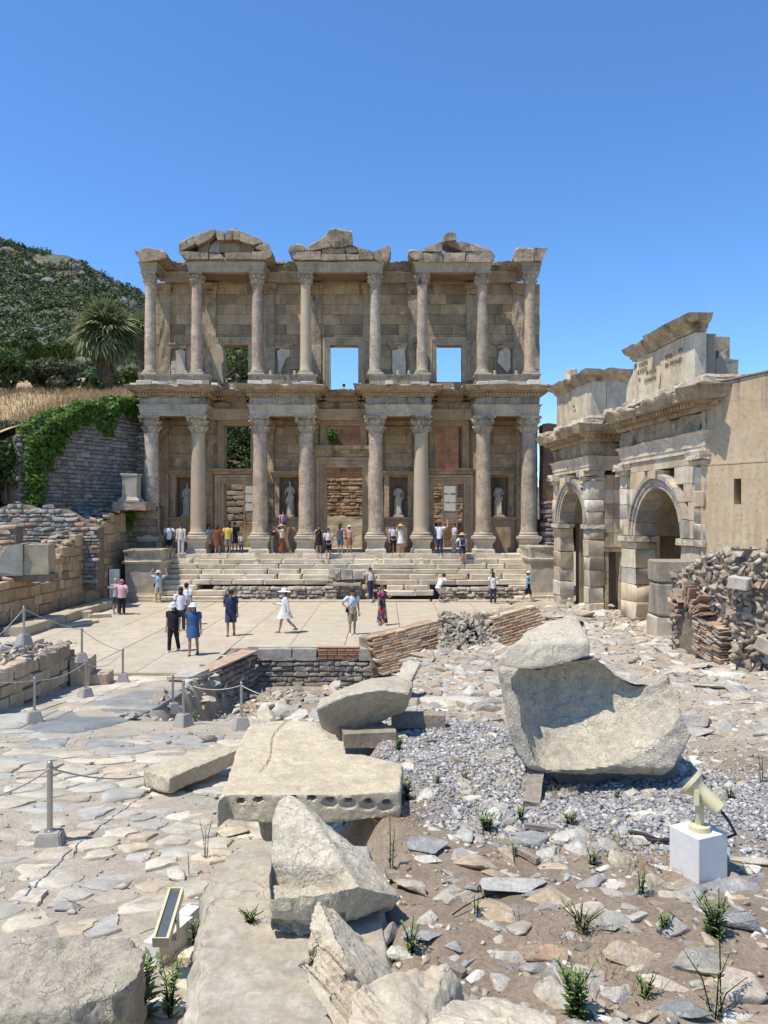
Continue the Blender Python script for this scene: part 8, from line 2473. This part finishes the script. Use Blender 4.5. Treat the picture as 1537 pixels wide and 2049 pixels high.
# --- people
def obj_mat(name, rough_=.85, var=.12, scale=25):
 m, nt, bs = base_mat(name)
 c = nt.nodes.new('ShaderNodeObjectInfo').outputs['Color']
 n = nd(nt, 'ShaderNodeTexNoise', Vector=world_pos(nt), Scale=float(scale), Detail=3.0).outputs['Fac']
 c = mixc(nt, 'MULTIPLY', 1.0, c, grey(nt, remap(nt, n, .3, .7, 1 - var, 1 + var)))
 nt.links.new(c, bs.inputs['Base Color']); bs.inputs['Roughness'].default_value = rough_
 bs.inputs['Specular IOR Level'].default_value = .25
 nt.links.new(nd(nt, 'ShaderNodeBump', Strength=.4, Distance=.02, Height=n).outputs[0], bs.inputs['Normal'])
 return m
M['cloth'] = obj_mat('cloth'); M['skin'] = obj_mat('skin', .6, .05); M['hair'] = obj_mat('hair', .6, .2, 60)
m, nt, bs = base_mat('floral_cloth')
vo = nd(nt, 'ShaderNodeTexVoronoi', Vector=world_pos(nt, rnd=False), Scale=9.0)
cr = nt.nodes.new('ShaderNodeValToRGB'); cr.color_ramp.interpolation = 'CONSTANT'
sepc = nt.nodes.new('ShaderNodeSeparateColor'); nt.links.new(vo.outputs['Color'], sepc.inputs[0]); nt.links.new(sepc.outputs[0], cr.inputs[0])
els = cr.color_ramp.elements
els[0].color = (.03, .03, .07, 1); els[1].position = .3; els[1].color = (.5, .05, .06, 1)
for p_, c_ in ((.5, (.03, .15, .35, 1)), (.66, (.55, .22, .03, 1)), (.8, (.04, .04, .05, 1)), (.9, (.45, .09, .25, 1))):
 e = els.new(p_); e.color = c_
nt.links.new(cr.outputs[0], bs.inputs['Base Color']); bs.inputs['Roughness'].default_value = .85
M['floral'] = m
def skin_mesh(name, verts, edges, rad, root=0, sub=1):
 me = bpy.data.meshes.new('tmp'); me.from_pydata(verts, edges, [])
 o = bpy.data.objects.new('tmp', me); COL.objects.link(o)
 mod = o.modifiers.new('s', 'SKIN'); mod.use_smooth_shade = True
 for i, sv in enumerate(me.skin_vertices[0].data):
  r = rad[i]; sv.radius = r if hasattr(r, '__len__') else (r, r); sv.use_root = (i == root)
 if sub:
  sb = o.modifiers.new('u', 'SUBSURF'); sb.levels = sub; sb.render_levels = sub
 out = eval_mesh(o, name)
 out.materials.clear(); out.materials.append(M['skin'])
 bpy.data.objects.remove(o); bpy.data.meshes.remove(me)
 shade(out, 180)
 return out
def rot_x(v, a, piv):
 """lean forward (towards -y) by a about an x axis through piv"""
 d = Vector(v) - Vector(piv)
 c, s_ = math.cos(a), math.sin(a)
 return Vector(piv) + Vector((d.x, d.y * c - d.z * s_, d.y * s_ + d.z * c))
def person(lab, feet, h, yaw, top=None, bottom=None, legs=((0, 0), (0, 0)), arms=((.1, 0), (.1, 0)), lean=0.0, crouch=0.0, skin=(.42, .27, .19), hair=(.03, .022, .018), hairlen=0, hat=None, hatcol=(.6, .55, .45), bag=None, shoes=(.5, .5, .5), sleeve=.55, slim=1.0, head_tilt=0.0):
 """top/bottom = (kind, colour). arms: two ('pose') tuples: elbow vector, forearm vector. faces -y at yaw 0"""
 t = thing('person', lab, 'person', tuple(feet), 'visitors at the ruins', yaw)
 Mw = Matrix.Translation(feet) @ Matrix.Rotation(yaw, 4, 'Z') @ Matrix.Scale(h, 4)
 hz = .52
 J = []
 drop = 0
 ends = []
 for k, (a1, a2) in enumerate(legs):
  sx = -1 if k == 0 else 1
  hip = Vector((sx * .052, 0, hz - .01))
  kn = hip + Vector((sx * .006, -math.sin(a1) * .235, -math.cos(a1) * .235))
  an = kn + Vector((0, -math.sin(a1 - a2) * .235, -math.cos(a1 - a2) * .235))
  J.append([hip, kn, an]); ends.append(an.z - .038)
 dz = -min(ends)
 sh = Vector((0, 0, dz))
 for l in J:
  for i in range(3): l[i] = l[i] + sh
 pel = Vector((0, 0, hz)) + sh
 S = lambda x, y, z: rot_x(Vector((x, y, z)) + sh, lean, pel)
 V = [pel, S(0, 0, .60), S(0, .004, .69), S(0, .004, .775), S(0, .0, .835), S(0, -.008, .868), S(0, -.014, .915), S(0, -.010, .965)]
 Rd = [(.080 * slim, .062 * slim), (.066 * slim, .052 * slim), (.078 * slim, .058 * slim), (.070, .05), (.030, .030), (.036, .040), (.047, .056), (.036, .044)]
 E = [(i, i + 1) for i in range(7)]
 for l in J:
  n = len(V); V += [l[0] + Vector((0, 0, -.03)), l[0].lerp(l[1], .5), l[1], l[1].lerp(l[2], .4), l[2], l[2] + Vector((0, -.075, -.022))]
  Rd += [(.050 * slim, .054 * slim), (.043, .045), .031, .034, .020, (.022, .016)]
  E += [(0, n)] + [(n + i, n + i + 1) for i in range(5)]
 AR = []
 for k, (e_, f_) in enumerate(arms):
  sx = -1 if k == 0 else 1
  shd = S(sx * .112, .004, .79)
  ev = Vector((sx * e_[0], e_[1], e_[2])).normalized() * .165
  fv = Vector((sx * f_[0], f_[1], f_[2])).normalized() * .145
  if lean: ev = rot_x(ev, lean * .5, (0, 0, 0)); fv = rot_x(fv, lean * .5, (0, 0, 0))
  el = shd + ev; wr = el + fv; hd = wr + fv.normalized() * .045
  AR.append((shd, el, wr, hd))
  n = len(V); V += [shd, el, wr, hd]
  Rd += [.036, .024, .0165, (.021, .012)]
  E += [(3, n), (n, n + 1), (n + 1, n + 2), (n + 2, n + 3)]
 me = skin_mesh('body', [tuple(v) for v in V], E, Rd)
 body = new_obj('body', me, t, Mw); body.color = (*skin, 1)
 b = B()
 for (shd, el, wr, hd) in AR:
  d = (hd - wr).normalized(); sd = d.cross(Vector((0, 1, .2))); sd = sd.normalized() if sd.length > .1 else Vector((1, 0, 0))
  for q in range(4):
   o_ = sd * (q - 1.5) * .0105
   L_ = (.042, .048, .045, .035)[q]
   b.tube([hd + o_ * .8, hd + o_ + d * L_ * .5 + Vector((0, -.003, 0)), hd + o_ + d * L_ + Vector((0, -.009, 0))], [.0062, .0058, .0042], 5)
  b.tube([wr + d * .02 + sd * .014, wr + d * .04 + sd * .03, wr + d * .062 + sd * .034], [.0075, .0068, .005], 5)
 new_obj('fingers', b.mesh('fingers', M['skin'], 180), t, Mw).color = (*skin, 1)
 Mh = Matrix.Translation(V[6]) @ Matrix.Rotation(lean + head_tilt, 4, 'X')
 b = B().add([(-.009, -.052, -.008), (.009, -.052, -.008), (0, -.070, -.006), (0, -.053, .016)], [(0, 1, 2), (1, 3, 2), (3, 0, 2), (0, 3, 1)])
 b.ball((-.049, .0, -.002), (.006, .013, .018), 6).ball((.049, .0, -.002), (.006, .013, .018), 6)
 b.box(-.014, .014, -.0565, -.051, -.030, -.026)
 f_ = new_obj('face', b.mesh('face', M['skin'], 60), t, Mw @ Mh); f_.color = (skin[0] * .9, skin[1] * .8, skin[2] * .8, 1)
 b = B().ball((-.018, -.050, .006), (.007, .005, .004), 6).ball((.018, -.050, .006), (.007, .005, .004), 6)
 new_obj('eyes', b.mesh('eyes', M['hair']), t, Mw @ Mh).color = (.03, .02, .015, 1)
 def ring(c, rx, ry, n=14, fr=lean, wav=0, ph=0):
  out = []
  for i in range(n):
   a = 2 * math.pi * i / n
   w = 1 + wav * math.sin(5 * a + ph)
   p = Vector((rx * math.cos(a) * w, ry * math.sin(a) * w, 0))
   out.append(c + rot_x(p, fr, (0, 0, 0)))
  return out
 if hair is not None:
  b = B().ball((0, .012, .018), (.053, .060, .056), 12)
  if hairlen:
   b.loft([ring(Vector((0, .03, .02)), .05, .035, 10, 0), ring(Vector((0, .045, -.06)), .052, .028, 10, 0), ring(Vector((0, .052, -.06 - hairlen * .6)), .046, .022, 10, 0), ring(Vector((0, .05, -.06 - hairlen)), .025, .012, 10, 0)])
  else:
   b.ball((0, .03, -.015), (.046, .036, .04), 10)
  new_obj('hair', b.mesh('hair', M['hair'], 180), t, Mw @ Mh).color = (*hair, 1)
 if hat:
  b = B()
  if hat == 'bucket': b.lathe([(.098, .012), (.095, .018), (.066, .036), (.060, .070), (.045, .084), (.0, .086)], 16)
  elif hat == 'wide': b.lathe([(.15, .020), (.14, .026), (.066, .034), (.060, .075), (.045, .09), (.0, .092)], 18)
  elif hat == 'cap':
   b.lathe([(.062, .026), (.062, .05), (.048, .078), (.0, .088)], 14)
   b.prism([(-.04, -.05), (-.032, -.105), (0, -.118), (.032, -.105), (.04, -.05)], .026, .034)
  elif hat == 'scarf':
   b.ball((0, .012, .012), (.060, .066, .066), 12).ball((0, .03, -.05), (.05, .045, .04), 8)
  new_obj('hat', b.mesh('hat', M['cloth'], 60), t, Mw @ Mh).color = (*hatcol, 1)
 if top:
  kind, col = top
  mat = M['floral'] if kind == 'floral' else M['cloth']
  z0 = .475 if kind in ('shirt', 'floral', 'loose') else .53
  k_ = 1.12 if kind == 'loose' else 1.0
  b = B()
  prof = [(z0, .092, .075), (.53, .092, .075), (.60, .085, .068), (.68, .094, .072), (.75, .100, .068), (.80, .088, .052), (.828, .042, .040)]
  b.loft([ring(S(0, .002, z), rx * slim * k_, ry * slim * k_, wav=.02) for z, rx, ry in prof])
  if sleeve:
   for (shd, el, wr, hd) in AR:
    if sleeve <= 1:
     e = shd.lerp(el, sleeve)
     b.tube([shd + (shd - S(0, .004, .79)) * -.25, shd, shd.lerp(e, .6), e], [.046, .048, .044, .041], 10)
    else:
     b.tube([shd + (shd - S(0, .004, .79)) * -.25, shd, el, wr], [.046, .048, .034, .026], 10)
  o = new_obj('top', b.mesh('top', mat, 60), t, Mw); o.color = (*col, 1)
 if bottom:
  kind, col = bottom
  mat = M['floral'] if kind == 'floral_skirt' else M['cloth']
  b = B()
  if kind in ('shorts', 'trousers'):
   b.loft([ring(S(0, 0, .605), .084 * slim, .066 * slim), ring(pel + Vector((0, 0, .02)), .094 * slim, .074 * slim), ring(pel + Vector((0, 0, -.05)), .092 * slim, .072 * slim)])
   for l in J:
    if kind == 'shorts':
     e = l[0].lerp(l[1], .92)
     b.tube([l[0] + Vector((0, 0, -.01)), l[0].lerp(l[1], .5), e], [.056 * slim, .056 * slim, .054 * slim], 10)
    else:
     b.tube([l[0] + Vector((0, 0, -.01)), l[0].lerp(l[1], .5), l[1], l[1].lerp(l[2], .5), l[2] + Vector((0, 0, -.005))], [.056 * slim, .052 * slim, .042, .040, .036], 10)
  else:
   hem = {'skirt': .30, 'mini': .36, 'dress': .30, 'short_dress': .35, 'long_skirt': .09, 'floral_skirt': .07}[kind]
   kx = (J[0][1] + J[1][1]) / 2
   spread = abs(J[0][1].y - J[1][1].y) * .5
   n = 5; rings = [ring(S(0, 0, .62), .074 * slim, .060 * slim, 18)]
   for q in range(1, n + 1):
    z = .60 + (hem - .60) * q / n
    f = q / n
    c = pel.lerp(Vector((kx.x, kx.y * f, 0)), 0); c = Vector((0, kx.y * f * .8, z + sh.z))
    rings.append(ring(c, (.088 + .03 * f) * slim, (.072 + .03 * f) * slim + spread * f, 18, 0, .05 * f, q))
   b.loft(rings)
  o = new_obj('lower_garment', b.mesh('lower_garment', mat, 60), t, Mw); o.color = (*col, 1)
 b = B()
 for l in J:
  c = l[2] + Vector((0, -.03, -.022))
  b.loft([ring(c + Vector((0, 0, -.016)), .026, .066, 10, 0), ring(c + Vector((0, .004, .004)), .027, .064, 10, 0), ring(c + Vector((0, .02, .02)), .02, .035, 10, 0)])
 new_obj('shoes', b.mesh('shoes', M['cloth'], 60), t, Mw).color = (*shoes, 1)
 if bag:
  kind, col = bag
  b = B()
  if kind == 'backpack':
   b.cbox(S(0, .105, .70), (.13, .07, .17)); b.tube([S(-.07, -.05, .62), S(-.08, -.07, .72), S(-.075, .0, .835)], .008, 5).tube([S(.07, -.05, .62), S(.08, -.07, .72), S(.075, .0, .835)], .008, 5)
  else:
   sx = 1 if kind == 'side' else -1
   c = S(sx * .12, -.02, .53)
   b.cbox(c, (.04, .09, .085)); b.tube([c + Vector((0, 0, .04)), S(0, -.085, .70), S(-sx * .07, -.01, .836)], .006, 5).tube([c + Vector((0, .03, .04)), S(0, .085, .70), S(-sx * .07, .02, .836)], .006, 5)
  new_obj('bag', b.mesh('bag', M['cloth']), t, Mw).color = (*col, 1)
 return t, AR, Mw
DOWN = ((.12, .02, -1), (.06, -.2, -1))
D2 = (DOWN, DOWN)
BENT = ((.2, .1, -1), (-.2, -1, .35))
PHOTO = ((.35, -.75, -.35), (-.35, -.5, .85))
UPP = ((.8, -.3, .2), (-.35, -.3, .9))
HIP = ((.7, .25, -.8), (-.55, -.3, -.45))
SWF = ((.1, -.4, -1), (.05, -.7, -.8)); SWB = ((.1, .4, -1), (.05, .15, -1))
STAND = ((.03, .02), (-.02, .03)); WALK = ((.38, .12), (-.30, .35)); STEP = ((.2, .1), (-.18, .2))
def at_plaza(px, py):
 Y = EZ * FPX / (py - HY); return Vector((XP(px, Y), Y, .002))
def at_plat(px, Y): return Vector((XP(px, Y), Y, ZPL - .01))
BLK, NAVY, WHT = (.018, .018, .02), (.025, .035, .08), (.68, .68, .69)
person('woman in black clothes and a pale bucket hat walking towards the viewer on the plaza', at_plaza(347, 1304), 1.56, -.15, ('loose', BLK), ('trousers', BLK), STEP, (DOWN, DOWN), hat='bucket', hatcol=(.52, .55, .58), hairlen=.1, slim=1.15, shoes=(.6, .6, .6), head_tilt=.25)
person('woman in a blue denim dress and pale hat walking beside the woman in black', at_plaza(387, 1311), 1.62, .05, ('loose', (.04, .09, .19)), ('short_dress', (.04, .09, .19)), STEP, (SWB, DOWN), hat='bucket', hatcol=(.62, .66, .70), hairlen=.13, slim=1.08, shoes=(.12, .07, .05), skin=(.36, .22, .15))
person('dark haired person in a white shirt seen from behind, left of two', at_plaza(362, 1262), 1.66, 3.3, ('shirt', WHT), ('trousers', (.05, .05, .07)), STAND, D2, hairlen=.08)
person('dark haired person in a white shirt standing just behind the other white shirt', at_plaza(373, 1250), 1.68, 2.9, ('shirt', (.64, .65, .68)), ('shorts', (.2, .2, .24)), STAND, D2)
person('woman in a pink top and pink headscarf pointing by the info board', at_plaza(244, 1230), 1.56, 2.9, ('loose', (.62, .38, .42)), ('trousers', (.02, .02, .03)), STAND, (HIP, ((.9, -.1, -.35), (1, -.2, .05))), hat='scarf', hatcol=(.48, .16, .26), hair=None, slim=1.12)
person('blond visitor in a grey top with a red bag reading the info board', at_plaza(232, 1229), 1.6, 2.7, ('shirt', (.30, .36, .42)), ('shorts', (.05, .05, .08)), STAND, (BENT, DOWN), hair=(.45, .34, .18), bag=('side', (.40, .02, .03)))
person('person in a pink hat and light blue shirt with both arms raised', Vector((XP(317, 38.0), 38.0, .002)), 1.62, 3.25, ('shirt', (.34, .47, .62)), ('shorts', (.52, .47, .37)), STAND, (UPP, UPP), hat='bucket', hatcol=(.66, .46, .44), bag=('side', BLK))
person('man in dark blue shirt and shorts with a cap walking across the plaza', at_plaza(462, 1272), 1.66, .1, ('loose', NAVY), ('shorts', (.05, .06, .11)), STEP, (BENT, DOWN), hat='cap', hatcol=(.03, .03, .035), slim=1.18, shoes=(.06, .04, .03), skin=(.34, .2, .14))
person('woman in a short white dress and white hat striding left across the plaza', at_plaza(570, 1267), 1.66, -1.45, ('loose', (.70, .69, .66)), ('short_dress', (.70, .69, .66)), ((.32, .1), (-.36, .45)), (((.15, -.3, -1), (.1, -1, .1)), SWB), hat='wide', hatcol=(.74, .73, .70), hair=(.025, .02, .02), bag=('left', BLK), shoes=(.3, .18, .1), sleeve=1.5)
person('man in white tee, khaki shorts, cap and chest bag on the plaza', at_plaza(705, 1270), 1.68, .25, ('shirt', (.56, .60, .66)), ('shorts', (.33, .27, .17)), ((.12, .05), (-.08, .05)), (HIP, DOWN), hat='cap', hatcol=(.03, .035, .05), bag=('left', BLK), shoes=(.68, .68, .68))
person('woman in a long colourful floral dress crossing the plaza', at_plaza(765, 1251), 1.62, .9, ('floral', (1, 1, 1)), ('floral_skirt', (1, 1, 1)), STEP, (DOWN, BENT), hairlen=.08, hair=(.10, .06, .035), bag=('left', BLK))
person('man in a white vest and navy trousers leaning in the ruined niche', Vector((XP(741, 38.25), 38.25, .09)), 1.68, .6, ('vest', (.66, .66, .66)), ('trousers', (.03, .04, .08)), ((.25, .1), (-.05, .05)), (DOWN, BENT), sleeve=0, shoes=(.66, .66, .66))
person('man in white shirt and pale shorts stooping to take a photo by the steps', Vector((XP(877, 38.05), 38.05, .002)), 1.72, 2.2, ('shirt', (.72, .72, .72)), ('shorts', (.50, .51, .49)), ((.95, 1.25), (.75, 1.15)), (PHOTO, PHOTO), lean=.55, shoes=(.5, .5, .5))
person('woman in a white top with a small bag photographing the library from the right', Vector((XP(987, 37.6), 37.6, .002)), 1.58, 2.95, ('shirt', (.62, .60, .58)), ('trousers', (.045, .04, .07)), STAND, (PHOTO, DOWN), hairlen=.05, bag=('side', (.45, .36, .26)))
person('person in light blue top, black shorts and white cap walking by the steps', Vector((XP(1057, 37.9), 37.9, .002)), 1.62, 1.3, ('shirt', (.16, .40, .58)), ('shorts', BLK), ((.35, .15), (-.35, .3)), (BENT, BENT), hat='cap', hatcol=(.62, .62, .63), sleeve=1.5)
YP = 41.25
person('man in pale tee and black shorts with crossbody strap at left of platform', at_plat(338, 41.2), 1.68, 3.3, ('shirt', (.55, .60, .68)), ('shorts', BLK), STAND, (HIP, DOWN), bag=('side', BLK))
person('woman dressed in white trousers and blouse at the left end of the platform', at_plat(362, 41.2), 1.66, -.1, ('loose', (.60, .55, .47)), ('trousers', (.66, .64, .6)), STAND, D2, hairlen=.1, sleeve=1.5, slim=.95)
person('person in a pale dress standing close behind the second column', at_plat(417, 42.9), 1.62, .6, ('loose', (.5, .5, .56)), ('skirt', (.5, .5, .56)), STAND, D2, hairlen=.1)
person('woman in a rust brown dress seen from behind beside the yellow shirt', at_plat(435, 41.3), 1.6, 3.1, ('loose', (.20, .06, .035)), ('dress', (.20, .06, .035)), STAND, (BENT, DOWN), hairlen=.05, slim=1.1)
person('person in a yellow shirt and grey shorts seen from behind at the left door', at_plat(456, 41.4), 1.70, 3.2, ('shirt', (.62, .44, .09)), ('shorts', (.22, .22, .23)), STAND, (DOWN, BENT), hair=(.06, .04, .03), slim=1.12, bag=('side', BLK))
person('man in a dark navy tee and shorts standing inside the left door', at_plat(470, 43.2), 1.74, .2, ('shirt', (.02, .025, .045)), ('shorts', (.02, .025, .04)), STAND, (BENT, DOWN))
person('dark haired person deep inside the left doorway', at_plat(459, 45.0), 1.75, 2.0, ('shirt', (.05, .05, .06)), ('trousers', (.05, .05, .06)), STAND, D2, hairlen=.12)
person('small child in pale clothes by the left door of the library', at_plat(483, 41.7), 1.12, .4, ('shirt', (.5, .42, .4)), ('trousers', (.08, .08, .11)), STAND, D2)
person('person in black clothes with a red bag between the third and fourth columns', at_plat(547, 41.5), 1.64, 1.2, ('shirt', (.03, .03, .035)), ('trousers', (.16, .15, .13)), STAND, (PHOTO, BENT), hairlen=.12, bag=('side', (.3, .03, .03)))
person('woman in a straw hat, white blouse and long rust skirt photographing', at_plat(564, 41.45), 1.62, -1.2, ('vest', (.62, .58, .5)), ('long_skirt', (.21, .07, .035)), STAND, (PHOTO, PHOTO), hat='wide', hatcol=(.50, .38, .2), sleeve=.5)
sit = person('person in a lilac top sitting on the ledge at the feet of the second statue', Vector((XP(567, 43.2), 43.2, 3.32)), 1.6, .2, ('shirt', (.46, .36, .50)), ('shorts', (.2, .15, .18)), ((1.35, 1.3), (1.3, 1.25)), (DOWN, BENT), hairlen=.1)
person('woman in black dress with long dark hair and orange bag at the central door', at_plat(638, 41.25), 1.62, .2, ('vest', BLK), ('dress', BLK), STAND, (DOWN, BENT), hairlen=.2, bag=('left', (.55, .2, .04)), sleeve=0)
person('man in a white shirt and black shorts stepping down before the central door', Vector((XP(657, 40.95), 40.95, 2.01)), 1.68, .1, ('shirt', (.60, .57, .53)), ('shorts', BLK), STEP, (BENT, DOWN), shoes=BLK)
person('dark long haired woman in denim shorts standing in the central doorway', at_plat(681, 41.6), 1.68, 2.6, ('vest', (.09, .09, .13)), ('shorts', (.07, .12, .2)), STAND, (PHOTO, DOWN), hairlen=.22, sleeve=0)
person('woman in a sun hat and orange brown skirt in the central doorway', at_plat(699, 41.6), 1.58, 2.8, ('vest', (.50, .32, .26)), ('skirt', (.26, .11, .05)), STAND, (DOWN, BENT), hat='bucket', hatcol=(.5, .42, .3), bag=('side', (.1, .06, .04)), sleeve=0)
person('person in a lilac top and black trousers posing beside the straw hat woman', at_plat(787, 41.35), 1.62, .1, ('shirt', (.55, .50, .58)), ('trousers', BLK), STAND, (DOWN, HIP), hairlen=.1)
person('woman in a straw hat and white short dress posing between the right columns', at_plat(802, 41.3), 1.62, 0, ('vest', (.66, .63, .58)), ('mini', (.66, .66, .66)), STAND, (HIP, DOWN), hat='wide', hatcol=(.58, .42, .2), hairlen=.12, sleeve=0)
person('man in a white tee and navy jeans raising a camera at the right door', at_plat(880, 41.25), 1.76, 2.5, ('shirt', (.62, .64, .68)), ('trousers', (.03, .04, .075)), STAND, (UPP, PHOTO))
person('person with a pale backpack behind the man in navy jeans', at_plat(873, 43.0), 1.7, 3.1, ('shirt', (.3, .3, .32)), ('shorts', (.4, .4, .42)), STAND, D2, bag=('backpack', (.5, .47, .42)))
person('man in a pale lilac tee and grey trousers standing inside the right door', at_plat(909, 41.6), 1.7, -1.3, ('shirt', (.52, .48, .56)), ('trousers', (.16, .17, .19)), STAND, D2)
person('woman in straw hat and dark dungarees with a backpack climbing the steps', Vector((XP(925, 40.75), 40.75, 1.757)), 1.66, 3.1, ('shirt', (.62, .62, .62)), ('short_dress', (.03, .035, .06)), STEP, (SWB, HIP), hat='wide', hatcol=(.54, .42, .24), bag=('backpack', (.03, .035, .06)))
# --- statues in the niches
def statue(lab, nic, head, seed, arm, h=1.72):
 a, b_, c_, d = nic
 x = (a + b_) / 2; y = YW + .30
 t = thing('statue', lab, 'statue', (x, y, c_), 'marble statues in the facade niches')
 z0 = c_ + .10
 b = B(); g = random.Random(seed)
 sway = g.uniform(-.04, .04)
 rings = []
 for (z, rx, ry) in ((0, .25, .19), (.06, .26, .2), (.3, .235, .18), (.6, .21, .165), (.85, .215, .165), (1.0, .18, .14), (1.15, .17, .135), (1.3, .20, .14), (1.40, .215, .13), (1.46, .16, .10), (1.50, .07, .065)):
  f = z / 1.5
  ring_ = []
  for i in range(32):
   an = 2 * math.pi * i / 32
   fold = (1 - f * .75) * .09 * math.sin(9 * an + seed + 2.5 * f) + (1 - f) * .04 * math.sin(17 * an + seed)
   ring_.append((x + sway * math.sin(f * 3) + rx * math.cos(an) * (1 + fold), y + ry * math.sin(an) * (1 + fold), z0 + z * h / 1.72))
  rings.append(ring_)
 b.loft(rings)
 s_ = h / 1.72
 def pt(dx, dy, z): return (x + dx, y + dy, z0 + z * s_)
 b.tube([pt(-.2, 0, 1.38), pt(-.27, -.02, 1.12), pt(-.24 if arm else -.1, -.16, .98 if arm else 1.05)], [.062, .055, .04], 10)
 b.tube([pt(.2, 0, 1.38), pt(.27, -.02, 1.13), pt(.1, -.19, 1.12) if arm else pt(.25, -.1, .88)], [.062, .055, .04], 10)
 b.tube([pt(.2, -.05, 1.42), pt(.02, -.17, 1.12), pt(-.18, -.14, .82), pt(-.24, -.02, .6)], [.05, .045, .05, .03], 8)
 b.tube([pt(.22, -.1, 1.0), pt(.1, -.19, .6), pt(.13, -.19, .1)], [.045, .05, .055], 8)
 if head:
  b.tube([pt(0, 0, 1.46), pt(0, -.01, 1.58)], [.055, .05], 10)
  b.ball(pt(0, -.015, 1.665), (.078, .09, .108), 14)
  b.ball(pt(0, .03, 1.70), (.088, .085, .085), 12)
  b.tube([pt(0, -.10, 1.67), pt(0, -.115, 1.64)], [.012, .016], 6)
 me = remeshed(b, .02, 'figure', weather(.006, 9, seed, .003), M['statue'], 180)
 new_obj('figure', me, t)
 new_obj('plinth', B().box(x - .30, x + .30, y - .24, y + .24, c_ + .013, z0 + .01).mesh('plinth', M['statue']), t)
statue('draped marble woman statue with one bent arm in the far left niche', NICH[0], True, 1, True, 1.76)
statue('tall draped marble woman statue with raised hands in the second niche', NICH[1], True, 2, True, 1.9)
statue('headless draped marble statue in the third niche', NICH[2], False, 3, False, 1.78)
statue('headless draped marble statue with broken arms in the far right niche', NICH[3], False, 4, True, 1.80)
